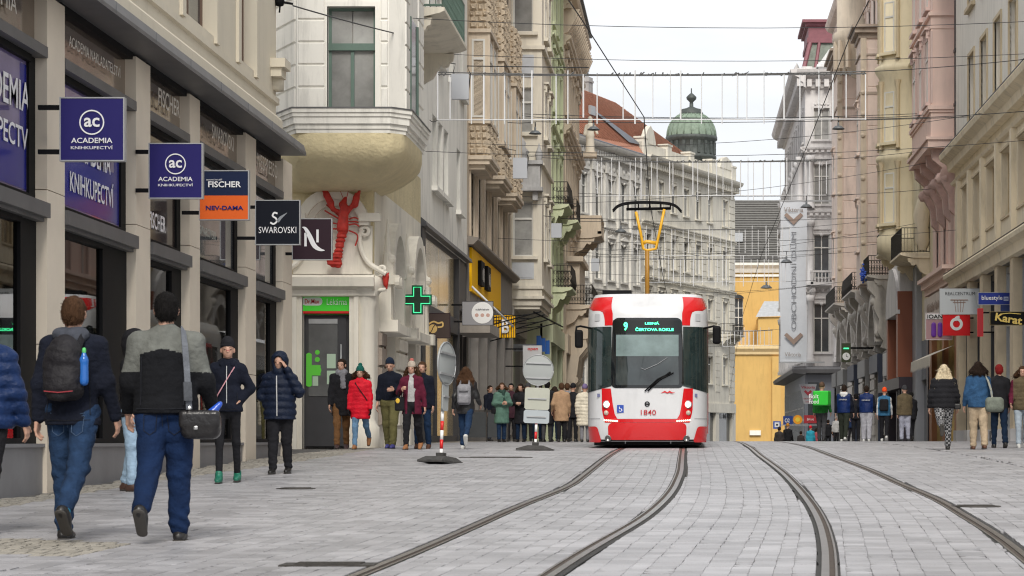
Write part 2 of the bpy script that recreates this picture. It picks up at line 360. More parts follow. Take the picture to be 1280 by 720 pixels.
# stones: columns follow the rails; rows run across
def zone_beige(x, y):
    w = .35*math.sin(y*.31)+.2*math.sin(y*.83)
    if x < -6.15+.25*math.sin(y*.2): return True
    return (15.2 < y-(x+3.2)*-.55+w < 16.9 and -6.4 < x < -2.75) or (-3.7 < x < -2.7 and 17.2 < y < 18.4)
ST = []
def in_rail(x, y, hw):
    for i in range(4):
        if abs(x-railx(i, y)) < hw+.085: return True
    return False
CW = [random.choice((.115, .15, .155, .165, .18)) for _ in range(90)]
y = 12.0
while y < 80:
    row_d = .17 if y < 30 else .2 if y < 50 else .28; row_d *= 1.15
    row_d *= random.uniform(.92, 1.08)
    cf_ = lambda q: float((railx(1, min(q, 60))+railx(2, min(q, 60)))/2); ctr = cf_(y); shx = (cf_(y+row_d)-ctr)/row_d
    segs = [(-7.05, ctr-4.2, .30, False), (ctr-4.2, ctr+4.2, .155, True), (ctr+4.2, 10.0, .27, False)]
    for a, b, wd, trk in segs:
        x = a+random.uniform(0, wd)*(0 if trk else 1)
        if not trk and random.random() < .5 and row_d < .2: pass
        n = int((b-x)/wd); 
        ci = 0; x += random.uniform(-.004, .004)
        while x < b-.05:
            w = CW[ci % 90] if trk else wd*random.uniform(.75, 1.3); ci += 1
            bz = zone_beige(x+w/2, y) and not trk
            if bz: w = random.uniform(.09, .13)
            # inside the picture (with margin)?
            if -.33*y-1.2 < x < .16*y+1.6:
                xa, xb = x, x+w
                for i in range(4):
                    r0 = float(railx(i, y+row_d/2)); ra, rb = r0-.075, r0+.075
                    if xa < rb and xb > ra:
                        if ra-xa > xb-rb: xb = min(xb, ra)
                        else: xa = max(xa, rb)
                if xb-xa > .03:
                    if bz:
                        nn = max(1, int(row_d/.1))
                        for q in range(nn): ST.append((xa, y+q*row_d/nn, xb-xa, row_d/nn, 1, 0))
                    else: ST.append((xa, y, xb-xa, row_d, 0, shx if trk else 0))
            x += w
    y += row_d
ST = np.array(ST); print('stones', len(ST))
FC8 = [tuple(range(8, 16))]
QD = np.array([(i, (i+1) % 8, 8+(i+1) % 8, 8+i) for i in range(8)]+[(8, 9, 10, 11), (8, 11, 12, 15), (12, 13, 14, 15)])
def stone_arrays(S):
    n = len(S); x, y, w, d = S[:, 0], S[:, 1], S[:, 2], S[:, 3]; g_ = np.where(S[:, 4] > 0, .007, np.where(rnd.rand(n) > .9, .005, .0002)); dz = rnd.uniform(-.0011, .0011, n); tx = rnd.uniform(-.004, .004, n)
    gy = np.where(S[:, 4] > 0, .006, .0008)
    c = np.minimum(w, d)*np.where(rnd.rand(n) > .74, rnd.uniform(.12, .34, n), rnd.uniform(.01, .05, n)); V = np.zeros((n, 16, 3), np.float32)
    for up in (0, 1):
        e = g_+(.0012 if up else 0); f = gy+(.002 if up else 0); x0, x1, y0, y1 = x+e, x+w-e, y+f, y+d-f
        for k, (px_, py_) in enumerate(((x0+c, y0), (x1-c, y0), (x1, y0+c), (x1, y1-c), (x1-c, y1), (x0+c, y1), (x0, y1-c), (x0, y0+c))):
            V[:, up*8+k, 0] = px_+S[:, 5]*(py_-y); V[:, up*8+k, 1] = py_; V[:, up*8+k, 2] = np.interp(py_, GY, GZ)+(dz+tx*((px_-x)/w-.5)*w if up else -.032)
    return V.reshape(-1, 3), (np.arange(n)[:, None, None]*16+QD[None]).reshape(-1, 4)
vis = (ST[:, 0] > (-860/F)*ST[:, 1]) & (ST[:, 0] < (420/F)*ST[:, 1]) & (ST[:, 1] > 14.3) & (ST[:, 4] == 0)
sz = np.where(vis, ST[:, 2]/ST[:, 1], 0); near = np.zeros(len(ST), bool); near[np.argsort(-sz)[:299]] = True
rest = ST[~near]
for bz, mm, nm in ((0, stone, 'paving_stone_field'), (1, stone_b, 'mosaic_stone_field')):
    S = rest[rest[:, 4] == bz]; V, Fc = stone_arrays(S)
    me = npmesh('paving_stones', [(V, Fc)], mm, smooth=False)
    a = me.attributes.new('rnd', 'FLOAT', 'FACE'); a.data.foreach_set('value', np.repeat(rnd.rand(len(S)), 11).astype(np.float32))
    link(nm, me, ground, kind='stuff')
S = ST[near]; V, Fc = stone_arrays(S); V = V.reshape(-1, 16, 3)
for i in range(len(S)):
    o0 = V[i].mean(0); me = bpy.data.meshes.new('paving_stone'); me.from_pydata((V[i]-o0).tolist(), [], QD.tolist()); me.materials.append(stone)
    a = me.attributes.new('rnd', 'FLOAT', 'FACE'); a.data.foreach_set('value', [float(rnd.rand())]*11)
    o = link('paving_stone', me, ground); o.location = o0.tolist()
# rails
for i, lab in enumerate(['grooved rail left of the tram, curving towards the pharmacy side', 'grooved rail running out from under the middle of the tram',
                         'empty track\'s nearer rail, right of the tram, bending to the bottom edge', 'empty track\'s outermost rail sweeping to the lower right corner']):
    t = thing('tram_rail', lab, 'rail', (float(railx(i, 20)), 20, gz(20)), 'tram rails set in the paving')
    Yr = np.arange(10, 110, .3); sgn = 1 if i % 2 == 0 else -1     # groove on the inner side of the gauge
    def strip(nm, d0, d1, z, m, wob=0):
        mb = MB(); vs = []
        for Y in Yr:
            X = float(railx(i, Y)); ww = wob*(math.sin(Y*5.1+i)+math.sin(Y*2.3)+random.uniform(-1, 1))
            a, b = X+sgn*d0-(ww if sgn*d0 < 0 else 0), X+sgn*d1+(ww if d1 > 0 else 0)
            if a > b: a, b = b, a
            vs += [(a, Y, gz(Y)+z), (b, Y, gz(Y)+z), (a, Y, gz(Y)+z-.04), (b, Y, gz(Y)+z-.04)]
        fs = []
        for j in range(len(Yr)-1):
            p = j*4; q = p+4; fs += [(p, p+1, q+1, q), (p+2, p, q, q+2), (p+1, p+3, q+3, q+1)]
        mb.add(vs, fs); return mb.build(nm, m, t)
    strip('bitumen_seal', -.075, .09, -.006, tarseal, .010)
    strip('rail_head', -.035, .014, .004, railtop); strip('groove', .014, .05, -.004, raild); strip('guard_lip', .05, .064, .003, railtop)
for (px, py, rx, lab) in [(412, 706, .30, 'long dark iron drain cover near the bottom left of the street'), (370, 611, .22, 'small dark iron cover near the navy puffer boy\'s feet'), (1220, 633, .24, 'round iron cover at the right, outside the outermost rail'), (620, 572, .6, 'long iron drain grate behind the leaning road sign')]:
    X, Y = ground_hit(px, py); z = gz(Y)
    c = thing('manhole_cover', lab, 'manhole cover', (X, Y, z)); mb = MB()
    if rx > .28: mb.box(X-rx, X+rx, Y-.16, Y+.16, z-.03, z+.007)
    else: mb.lathe([(0, z+.009), (rx-.03, z+.009), (rx, z+.006), (rx, z-.03)], (X, Y, 0), 20)
    mb.build('cover_plate', iron, c)
    mb = MB()
    for q in range(-2, 3): mb.box(X-rx*.7, X+rx*.7, Y+q*.055-.008, Y+q*.055+.008, z+.0085, z+.015)
    mb.build('ridge', iron, c)
# ---------------------------------------------------------------- facade kit
def wall(mb, u0, u1, w0, w1, ops=(), th=.4, d=0, k=None):
    us = sorted({u0, u1, *[max(u0, min(u1, q)) for o in ops for q in (o[0], o[1])]})
    for a, b in zip(us, us[1:]):
        if b-a < 1e-4: continue
        m = (a+b)/2; cuts = sorted((o[2], o[3]) for o in ops if o[0] < m < o[1]); w = w0
        for c0, c1 in cuts:
            if c0 > w: mb.box(a, b, d-th, d, w, min(c0, w1), k)
            w = max(w, c1)
        if w < w1: mb.box(a, b, d-th, d, w, w1, k)
CACHE = {}
def win_mesh(w, h, cols, rows, fm, gm, split):
    key = (round(w, 2), round(h, 2), cols, tuple(rows), fm.name, gm.name, split)
    if key in CACHE: return CACHE[key]
    f = MB(); t = .06
    f.box(-w/2, w/2, 0, .07, 0, t); f.box(-w/2, w/2, 0, .07, h-t, h); f.box(-w/2, -w/2+t, .001, .069, t, h-t); f.box(w/2-t, w/2, .001, .069, t, h-t)
    for r in rows: f.box(-w/2+t, w/2-t, -.02, .068, r*h-.04, r*h+.04)
    for c in range(1, cols):
        x = -w/2+w*c/cols; f.box(x-.035, x+.035, -.012, .06, t, (rows[-1]*h-.04 if rows and len(rows) == 1 and cols == 2 and split == 2 else h-t))
    panes = []; zs = [t*.5]+[r*h for r in rows]+[h-t*.5]
    pm = []
    for a, b in zip(zs, zs[1:]):
        for c in range(cols):
            x0 = -w/2+w*c/cols+.01; x1 = -w/2+w*(c+1)/cols-.01
            q = MB(); j = random.uniform(-.004, .004); q.box(x0, x1, .03, .042, a+.01, b-.01); pm.append(q)
    if split: ms = [q.mesh('pane', gm) for q in pm]
    else:
        q = MB()
        for z in pm: q.v_off = len(q.v); b0 = len(q.v); q.v += z.v; q.f += [[i+b0 for i in f2] for f2 in z.f]; q.m += z.m; q.sm += z.sm
        ms = [q.mesh('pane', gm)]
    CACHE[key] = (f.mesh('window', fm), ms); return CACHE[key]
def surround_mesh(w, h, style, m):
    key = (round(w, 2), round(h, 2), style, m.name)
    if key in CACHE: return CACHE[key]
    s = MB(); b = .13   # y negative = out of the wall
    if style != 'sill':
        s.box(-w/2-b, -w/2, -.05, .05, 0, h+b); s.box(w/2, w/2+b, -.05, .05, 0, h+b); s.box(-w/2, w/2, -.052, .05, h, h+b)
    s.prism([(-w/2-b-.06, -.13), (w/2+b+.06, -.13), (w/2+b+.06, -.001), (-w/2-b-.06, -.001)], -.16, .05)
    if 'flat' in style or 'tri' in style or 'arch' in style:
        e = w/2+b+.1; s.box(-e+.05, e-.05, -.07, .05, h+b, h+b+.2); s.box(-e, e, -.2, .05, h+b+.2, h+b+.28)
        for q in (-1, 1): s.box(q*(w/2+b/2)-.07, q*(w/2+b/2)+.07, -.13, .05, h+b-.12, h+b+.199)
        if 'tri' in style: s.prism([(-e, h+b+.28), (e, h+b+.28), (0, h+b+.28+.3*e)], -.17, .05)
        if 'arch' in style: s.prism([(e*math.cos(a), h+b+.28+.45*e*math.sin(a)) for a in np.linspace(0, PI, 11)], -.17, .05)
    if 'orn' in style:
        for q in range(5):
            x = (q-2)*w*.2; s.lathe([(0, -.1), (.07, -.07), (.1, 0)], (x, -.0, h+b+.12+.03*(q % 2)), 8, ax='y')
        s.lathe([(0, -.16), (.1, -.1), (.14, 0)], (0, 0, h-.02), 8, ax='y')
    if 'panel' in style: s.box(-w/2, w/2, -.03, .05, -.85, -.25); s.box(-w/2+.12, w/2-.12, -.05, .05, -.75, -.35)
    CACHE[key] = s.mesh('window_surround', m); return CACHE[key]
def windows(bld, fr, us, w0, w, h, cols=2, rows=(.66,), fm=None, gm=None, style=None, sm=None, recess=.17, split=0, d=0):
    ops = []
    for i, u in enumerate(us):
        g_ = gm or (glass_c if random.random() < .5 else glass_d)
        fmesh, pms = win_mesh(w, h, cols, rows, fm or wframe, g_, split)
        Mx = fr.at(u, d-recess, w0)
        o = link('window', fmesh, bld, M=Mx)
        for pmh in pms:
            c = link('pane', pmh, None); c.parent = o
        if style: link('window_surround', surround_mesh(w, h, style, sm), bld, M=fr.at(u, d, w0))
        ops.append((u-w/2, u+w/2, w0, w0+h))
    return ops
CORN = {'s': [(0, 0), (.12, .03), (.12, .1), (.2, .14), (.22, .2), (0, .24)],
        'm': [(0, 0), (.1, .04), (.12, .18), (.3, .3), (.34, .34), (.36, .45), (.02, .52)],
        'l': [(0, 0), (.12, .05), (.14, .3), (.3, .38), (.32, .55), (.75, .75), (.85, .9), (.9, 1.05), (0, 1.15)]}
def cornice(bld, fr, u0, u1, w, kind, m, dent=0, d=0, name='cornice', k=1.):
    mb = fr.mb(); mb.prof(u0, u1, [(d+a*k, w+b*k) for a, b in CORN[kind]])
    o = mb.build(name, m, bld)
    if dent:
        dd = fr.mb(); u = u0+.1; dz = .16*k; 
        while u < u1-.1: dd.box(u, u+dent*.55, d+.1*k, d+(.26 if kind == 'm' else .5)*k, w+.1*k, w+.29*k if kind == 'm' else w+.54*k); u += dent
        dd.build('dentils', m, bld, kind='stuff')
    return o
def courses(bld, fr, u0, u1, w0, w1, hh, m, proud=.04, gap=.03, blk=None, ops=(), name='stone_block'):
    w = w0; r = 0
    while w < w1-.05:
        top = min(w+hh, w1); segs = [(u0, u1)]
        if blk: 
            e = [u0]; 
            while e[-1] < u1-blk*.6: e.append(min(u1, e[-1]+blk*((.5 if r % 2 and len(e) == 1 else 1))))
            if u1-e[-1] > .02: e[-1] = u1
            segs = list(zip(e, e[1:]))
        for a, b in segs:
            for o in sorted(ops):
                if o[2] < top-.02 and o[3] > w+.02:
                    if o[0] <= a and o[1] >= b: a = b; break
                    if o[0] < b and o[1] > a:
                        if a < o[0]: fr_piece(bld, fr, a, o[0], w+gap/2, top-gap/2, proud, m, name)
                        a = o[1]
            if b-a > .06: fr_piece(bld, fr, a+gap/4, b-gap/4, w+gap/2, top-gap/2, proud, m, name)
        w = top; r += 1
def fr_piece(bld, fr, u0, u1, w0, w1, p, m, name, d=0):
    key = ('pc', round(u1-u0, 2), round(w1-w0, 2), p, m.name)
    if key not in CACHE:
        a, b = (u1-u0)/2, w1-w0; c = min(.02, p*.6); mb = MB()
        vs = [(-a, 0, 0), (a, 0, 0), (a, 0, b), (-a, 0, b), (-a+c, -p, c), (a-c, -p, c), (a-c, -p, b-c), (-a+c, -p, b-c)]
        mb.add(vs, [(4,5,6,7),(0,1,5,4),(1,2,6,5),(2,3,7,6),(3,0,4,7)]); CACHE[key] = mb.mesh(name, m)
    return link(name, CACHE[key], bld, M=fr.at((u0+u1)/2, d, w0))
def balcony(bld, fr, u0, u1, w, dep, m, rail='iron', rm=None, cons=2, h=.95, d=0):
    mb = fr.mb(); mb.prof(u0, u1, [(d, w-.22), (d+dep*.55, w-.22), (d+dep*.9, w-.13), (d+dep, w-.08), (d+dep, w), (d, w)])
    o = mb.build('balcony', m, bld)
    c = fr.mb()
    for i in range(cons):
        u = u0+.2+(u1-u0-.4)*(i/(cons-1) if cons > 1 else .5)
        pr = [(d, w-.22), (d+dep*.75, w-.22), (d+dep*.72, w-.38), (d+dep*.45, w-.5), (d+dep*.3, w-.8), (d, w-1.0)][::-1]
        c.prof(u-.13, u+.13, pr)
        c.tube([(u-.15, d+dep*.55, w-.42), (u+.15, d+dep*.55, w-.42)], .12, 8)
    c.build('console', m, o)
    r = fr.mb(); rm = rm or iron
    def run(p, q):
        L_ = (Vector(q)-Vector(p)).length; n = max(2, int(L_/.13)); p = Vector(p); q = Vector(q)
        for zz in (.06, h): r.tube([p+Vector((0, 0, zz)), q+Vector((0, 0, zz))], .02, 5, smooth=False)
        for i in range(n+1):
            a = p.lerp(q, i/n); bow = .07 if rail == 'belly' else 0
            dirn = Vector((0, 1, 0)) if abs(p.y-q.y) < .01 else Vector(((1 if p.x > (u0+u1)/2 else -1), 0, 0))
            r.tube([a+Vector((0, 0, .03)), a+dirn*bow+Vector((0, 0, h*.33)), a+Vector((0, 0, h))], .011, 4, smooth=False, cap=False)
            if rail in ('belly', 'iron') and i < n:
                b = p.lerp(q, (i+.5)/n)
                for cz in (h*.3, h*.68):
                    r.tube([b+(q-p).normalized()*(.055*math.cos(t))+Vector((0, 0, cz+.09*math.sin(t))) for t in np.linspace(0, 2*PI, 9)], .009, 4, smooth=False, cap=False)
    e = .06
    if rail in ('iron', 'belly', 'bars'):
        run((u0+e, d+dep-e, w), (u1-e, d+dep-e, w)); run((u0+e, d, w), (u0+e, d+dep-e, w)); run((u1-e, d, w), (u1-e, d+dep-e, w))
    else:
        r.box(u0, u1, d+dep-.2, d+dep-.02, w, w+.14); r.box(u0-.02, u1+.02, d+dep-.24, d+dep, w+h-.14, w+h)
        for uu in (u0, u1-.18): r.box(uu, uu+.18, d, d+dep-.02, w+.001, w+h-.14); r.box(uu-.02, uu+.2, d, d+dep-.24, w+h-.139, w+h-.001)
        u = u0+.3
        while u < u1-.3: r.lathe([(.05, w+.14), (.08, w+.3), (.04, w+.55), (.06, w+h-.14)], (u, d+dep-.11, 0), 8); u += .24
        rm = m
    r.build('railing', rm, o)
    return o
def mass(bld, fr, u0, u1, w0, w1, dep, m, th=.4, d=0):   # the body of the building behind its facade
    fr_ = fr.mb(); fr_.box(u0, u1, -dep+d, -th+d, w0, w1); return fr_.build('building_body', m, bld)
def roof(bld, fr, u0, u1, w, dep, rise, m, over=.6, name='roof'):
    mb = fr.mb(); mb.prof(u0-.1, u1+.1, [(over, w), (over, w+.08), (-dep*.5, w+rise), (-dep-over, w+.08), (-dep-over, w)]); return mb.build(name, m, bld)
def blade(name, label, px0, py0, px1, py1, Y, m, fr_m, wallX, th=.09, cat='sign', group=None, arms=True):
    a = P(px0, py0, Y); b = P(px1, py1, Y); x0, x1, z0, z1 = a.x, b.x, b.z, a.z
    t = thing(name, label, cat, ((x0+x1)/2, Y, z0), group)
    mb = MB(); mb.box(x0, x1, Y, Y+th, z0, z1, 0); mb.build('sign_panel', m, t)
    mb = MB(); e = .014
    for q in ((x0-e, x1+e, z0-e, z0), (x0-e, x1+e, z1, z1+e), (x0-e, x0, z0, z1), (x1, x1+e, z0, z1)): mb.box(q[0], q[1], Y-.006, Y+th+.006, q[2], q[3])
    mb.build('frame', fr_m, t)
    if arms:
        mb = MB(); xe = x0 if wallX < 0 else x1
        for q in (.14, .86): mb.box(wallX, xe, Y+.02, Y+.07, z0+(z1-z0)*q-.025, z0+(z1-z0)*q+.025)
        mb.build('bracket', black_m, t)
    def at(px, py, off=.0): return Matrix.Translation(P(px, py, Y)+Vector((0, -off, 0)))
    return t, at
# ================================================================ LEFT: shop arcade with blade signs
LW = -7.05; Lf = side(LW, 1)
b = thing('shop_building', 'cream shop building with travertine pillars and tall black framed display windows at the left edge', 'building', (LW, 30, gz(30)))
PIL = [(14.9, 15.7), (18.7, 19.5), (22.5, 23.3), (26.4, 27.15), (30.65, 31.47), (33.95, 34.67), (38.24, 39.17), (41.8, 42.75)]
mb = Lf.mb(); mb.box(8, 42.75, -9, -.9, -2, 14); mb.build('building_body', M_('dim shop interior', (.42, .39, .35), .9), b)
for a, c in PIL:
    zb = gz(a)-.3
    for z0, z1 in ((zb, 1.05), (1.06, 2.75), (2.76, 4.9)): 
        q = Lf.mb(); q.box(a, c, -.9, 0, z0, z1); q.build('travertine_panel', travert, b)
for i in range(len(PIL)-1):
    a, c = PIL[i][1], PIL[i+1][0]; g0 = gz(a)
    q = Lf.mb(); q.box(a, c, -.6, -.05, g0-.4, -.08); q.box(a, c, -.6, -.02, -.08, -.04); q.build('plinth', M_('grey granite plinth', (.20, .20, .21), .45, var=.12, vs=2), b)
    dk = c-(.62 if i != 3 else 1.25)
    q = Lf.mb(); q.box(dk, c, -.85, -.12, (-.04 if i not in (3, 5) else g0-.2), 2.4); q.box(c-.25, c, -.85, -.13, 2.62, 4.2); q.build('dark_door_recess' if i in (3, 5) else 'dark_panel', black_m, b)
    for z in (.5, 1.2, 1.9):
        for uu in (c-.08, c-.55 if i != 3 else c-1.1):
            pass
    f = Lf.mb(); f.box(a, c, -.62, -.03, 2.40, 2.44); f.box(a, c, -.3, .04, 2.44, 2.60); f.build('ledge', alu, b)
    f = Lf.mb(); f.box(a, c, -.3, .01, 4.2, 4.32); f.build('upper_ledge', alu, b)
    f = Lf.mb(); f.box(a, dk, -.2, -.1, -.04, .02); f.box(a, dk, -.2, -.1, 2.34, 2.4); f.box(a, a+.05, -.2, -.1, .02, 2.34)
    f.box(a, c-.25, -.2, -.1, 2.62, 2.68); f.box(a, c-.25, -.2, -.1, 4.12, 4.2); f.box(a, a+.04, -.2, -.1, 2.68, 4.12); f.build('window_frame', black_m, b)
    q = Lf.mb(); q.box(a+.05, dk, -.18, -.16, .02, 2.34); q.build('display_pane', glass_t, b)
    rr = random.Random(i); sh_ = Lf.mb()
    for z in (.35, .95, 1.55): sh_.box(a+.1, dk-.1, -.85, -.45, z, z+.03)
    sh_ = sh_.build('display_shelf', M_('pale display shelf', (.5, .48, .44), .6), b)
    gd = Lf.mb(); 
    for z in (.0, .38, .98, 1.58):
        u = a+.15
        while u < dk-.35:
            w_ = rr.uniform(.08, .3); h_ = rr.uniform(.18, .5); gd.box(u, u+w_, -.8, -.8+rr.uniform(.1, .3), z, z+h_, rr.randrange(6)); u += w_+rr.uniform(.01, .12)
    gd.build('display_goods', [M_('goods '+n_, c_, .6) for n_, c_ in (('white', (.6, .6, .58)), ('red', (.4, .04, .04)), ('navy', (.03, .05, .2)), ('ochre', (.5, .3, .08)), ('teal', (.05, .2, .22)), ('grey', (.15, .15, .15)))], b, kind='stuff')
    for q_ in range(2):
        u = a+.4+q_*1.5; q = Lf.mb(); q.box(u, u+.7, -.24, -.235, 1.1, 2.0)
        if u+.7 < dk and i != 4: q.build('window_poster', M_('pale window poster', (.55, .57, .6), .7) if q_ else M_('warm window poster', (.5, .36, .2), .7), b)
    blue = i in (2, 3)
    q = Lf.mb(); q.box(a+.04, c-.25, -.18, -.16, 2.68, 4.12)
    q.build('upper_pane', M_('violet poster glass', (.16, .13, .27), .08, var=.35, vs=.8, spec=.6) if blue else M_('brown poster glass', (.055, .04, .035), .08, spec=.7) if i == 4 else glass_s, b)
    q = Lf.mb(); q.box(a, c, -.3, -.14, 4.32, 4.86)
    q.build('fascia_glass', M_('brown mirror glass', (.30, .245, .20), .09, metal=.75, var=.35, vs=.7, bump=.12, bs=2.2), b)
    q = Lf.mb(); q.box(a, c, -.5, -.04, 4.861, 4.95); q.build('soffit_trim', black_m, b)
    if blue:     # deep blue lower field of the poster, as its own printed sheet
        q = Lf.mb(); q.box(a+.06, c-.27, -.1595, -.157, 2.72, 3.35); q.box(c-.5, c-.27, -.1595, -.157, 3.35, 4.08); q.build('blue_poster', M_('royal blue print', (.01, .015, .23), .25, spec=.6), b)
lwh = M_('white lettering', (.78, .78, .80), .5)
lsil = M_('brushed steel letters', (.72, .70, .66), .35, metal=.3)
def Lt(s, u, w, wd, h, m=lwh, d=-.14, **k): return text(s, Lf.at(u, d, w), wd, h, m, b, **k)
Lt('ACADEMIA', 25.05, 3.72, 2.35, .33, bold=.01, d=-.15); Lt('KNIHKUPECTVÍ', 24.9, 3.30, 2.7, .3, bold=.01, d=-.15)
Lt('ACADEMIA', 29.1, 3.45, 1.6, .3, bold=.01, d=-.15); Lt('KNIHKUPECTVÍ', 29.0, 3.05, 2.1, .3, bold=.01, d=-.15)
Lt('ACADEMIA NAKLADATELSTVÍ', 28.9, 4.62, 2.5, .16, lsil, -.11, ext=.03); Lt('ACADEMIA', 24.6, 4.62, 1.8, .2, lsil, -.11, ext=.03)
Lt('FISCHER', 32.9, 4.62, 1.35, .24, lsil, -.11, ext=.05, bold=.01); Lt('FISCHER', 32.5, 2.95, 1.0, .22, bold=.015); Lt('FISCHER', 32.5, 3.85, 1.0, .2, bold=.015)
Lt('SWAROVSKI', 36.7, 4.62, 1.7, .22, lsil, -.11, ext=.05); Lt('SWAROVSKI', 35.9, 3.1, 1.2, .13, M_('pale etched letters', (.45, .47, .42), .5))
Lt('NESPRESSO', 40.6, 4.63, 1.9, .24, lsil, -.11, ext=.05)
# eave ledge and first floor
q = Lf.mb(); q.prof(8, 41.8, [(-.3, 4.95), (.40, 4.95), (.40, 5.0), (.36, 5.13), (0, 5.2), (-.3, 5.2)]); q.build('eave_ledge', alu, b)
q = Lf.mb(); q.box(8, 41.8, -.4, .02, 4.96, 4.99); 
u = 9
while u < 41.5: q.box(u, u+.012, .401, .404, 4.97, 5.1); u += 2.1
q.build('flashing_seams', zincr, b, kind='stuff')
ups = [(12., 14.), (16.2, 18.2), (20.8, 22.8), (25.4, 27.4), (29.6, 31.6), (33.5, 35.7), (37.65, 39.0)]
ops = []
for a, c in ups: ops += windows(b, Lf, [(a+c)/2], 6.0, c-a, 2.3, 2, (.7,), wframe_b, None, None, d=0)
for a, c in ups: ops += windows(b, Lf, [(a+c)/2], 9.6, c-a, 2.2, 2, (.7,), wframe_b, None, None, d=0)
q = Lf.mb(); wall(q, 8, 41.07, 5.2, 14, ops, th=.9); q.build('upper_wall', plast_cream, b)
q = Lf.mb(); q.prof(8, 41.15, [(0, 5.22), (.1, 5.22), (.1, 5.46), (.05, 5.52), (0, 5.53)]); q.prof(8, 41.12, [(0, 5.72), (.05, 5.74), (.05, 5.84), (0, 5.86)]); q.build('band_moulding', plast_cream, b)
for a, c in ups:
    q = Lf.mb(); 
    for z in (6.0,): q.box(a-.22, a, 0, .05, z-.1, z+2.5); q.box(c, c+.22, 0, .05, z-.1, z+2.5)
    q.build('window_surround', plast_cream, b)
q = Lf.mb(); q.box(8, 41.2, -9.2, .5, 14, 14.35); q.build('roof', zincr, b)
# scroll bracket and carved trim at the far corner
q = Lf.mb(); q.lathe([(.02, 0), (.16, 0), (.17, .25), (.02, .25)], (40.9, .0, 5.95), 10); q.box(40.5, 41.07, 0, .25, 6.3, 6.45); q.box(40.55, 41.02, 0, .18, 6.15, 6.299); q.build('corner_bracket', plast_cream, b)
# blade signs of the arcade
navy = M_('deep violet blue sign', (.022, .018, .125), .5, spec=.2); nblk = M_('blue black sign', (.005, .007, .014), .5, spec=.2); brn = M_('dark aubergine sign', (.032, .016, .024), .5, spec=.2); orange = M_('orange sign', (.70, .12, .02), .5, spec=.2); dnavy = M_('dark navy sign', (.010, .018, .055), .5, spec=.2)
def ring(M, r, t, m, par, z0=0, a0=0, a1=2*PI, name='emblem_ring'):
    mb = MB(); n = 28; vs = []; 
    for i in range(n+1):
        a = a0+(a1-a0)*i/n
        for rr in (r-t/2, r+t/2): vs.append((rr*math.cos(a), -.005, rr*math.sin(a)))
    mb.add(vs, [(2*i, 2*i+1, 2*i+3, 2*i+2) for i in range(n)]); return link(name, mb.mesh(name, m), par, M=M)
def stroke(M, pts, wds, m, par, name='emblem', off=.006):
    mb = MB(); n = len(pts); vs = []
    for i, p in enumerate(pts):
        a = pts[max(i-1, 0)]; c = pts[min(i+1, n-1)]; dx, dz = c[0]-a[0], c[1]-a[1]; l = math.hypot(dx, dz) or 1; w = wds[i] if isinstance(wds, list) else wds
        vs += [(p[0]-dz/l*w/2, -off, p[1]+dx/l*w/2), (p[0]+dz/l*w/2, -off, p[1]-dx/l*w/2)]
    mb.add(vs, [(2*i, 2*i+1, 2*i+3, 2*i+2) for i in range(n-1)]); return link(name, mb.mesh(name, m), par, M=M)
def curve(pts, n=8):   # catmull-rom through points
    out = []; P_ = [pts[0]]+list(pts)+[pts[-1]]
    for i in range(1, len(P_)-2):
        for j in range(n):
            t = j/n; p0, p1, p2, p3 = P_[i-1:i+3]
            out.append(tuple(.5*((2*p1[k])+(-p0[k]+p2[k])*t+(2*p0[k]-5*p1[k]+4*p2[k]-p3[k])*t*t+(-p0[k]+3*p1[k]-3*p2[k]+p3[k])*t**3) for k in range(2)))
    return out+[tuple(pts[-1])]
GS = 'blade signs sticking out from the shop arcade'
for (x0, y0, x1, y1, Y, lab) in ((76, 123, 154, 200, 26, 'square violet blue bookshop blade sign with ac ring, nearest and largest on the arcade'), (187, 180, 252, 247, 30.6, 'second violet blue bookshop blade sign, beside the navy and orange sign')):
    t, at = blade('blade_sign', lab, x0, y0, x1, y1, Y, navy, galv, LW, group=GS)
    k = Y/F; w = x1-x0; cx = (x0+x1)/2; cy = y0+w*.385
    text('ac', at(cx, cy, .006), w*.25*k, w*.15*k, lwh, t, bold=.02); ring(at(cx, cy, .006), w*.19*k, w*.022*k, lwh, t)
    text('ACADEMIA', at(cx, y0+w*.675, .006), w*.66*k, w*.085*k, lwh, t, bold=.012); text('KNIHKUPECTVÍ', at(cx, y0+w*.785, .006), w*.67*k, w*.062*k, lwh, t, bold=.008)
t, at = blade('blade_sign', 'blade sign, navy upper half reading FISCHER over an orange half', 250, 214, 310, 274, 33.4, dnavy, galv, LW, group=GS); k = 33.4/F
mb = MB(); mb.box(*(lambda a, c: (a.x, c.x, 33.39, 33.398, c.z, a.z))(P(250, 244.5, 33.4), P(310, 274, 33.4))); mb.build('orange_panel', orange, t)
text('FISCHER', at(281, 230.5, .01), 41*k, 7.5*k, lwh, t, bold=.02); text('cestovní kancelář', at(268, 224.5, .01), 20*k, 2.2*k, lwh, t); text('NEV-DAMA', at(281, 260, .014), 47*k, 5.5*k, navy, t, bold=.03)
t, at = blade('blade_sign', 'black blade sign with a swan emblem over white capitals SWAROVSKI', 320, 251, 374, 305, 37.5, nblk, galv, LW, group=GS); k = 37.5/F
text('SWAROVSKI', at(347, 287.5, .006), 47*k, 8*k, lwh, t); 
stroke(at(344, 272, .004), [(x*k, z*k) for x, z in curve([(3, 5), (-1, 6), (-3, 2), (1, -1), (2, -5), (-2, -8), (-6, -6)])], 2.2*k, lwh, t, 'swan_emblem'); stroke(at(350, 274, .004), [(x*k, z*k) for x, z in [(-3, -3), (1, 2), (9, 8)]], [4*k, 3.5*k, .5*k], M_('grey print', (.25, .27, .3), .5), t, 'wing_emblem')
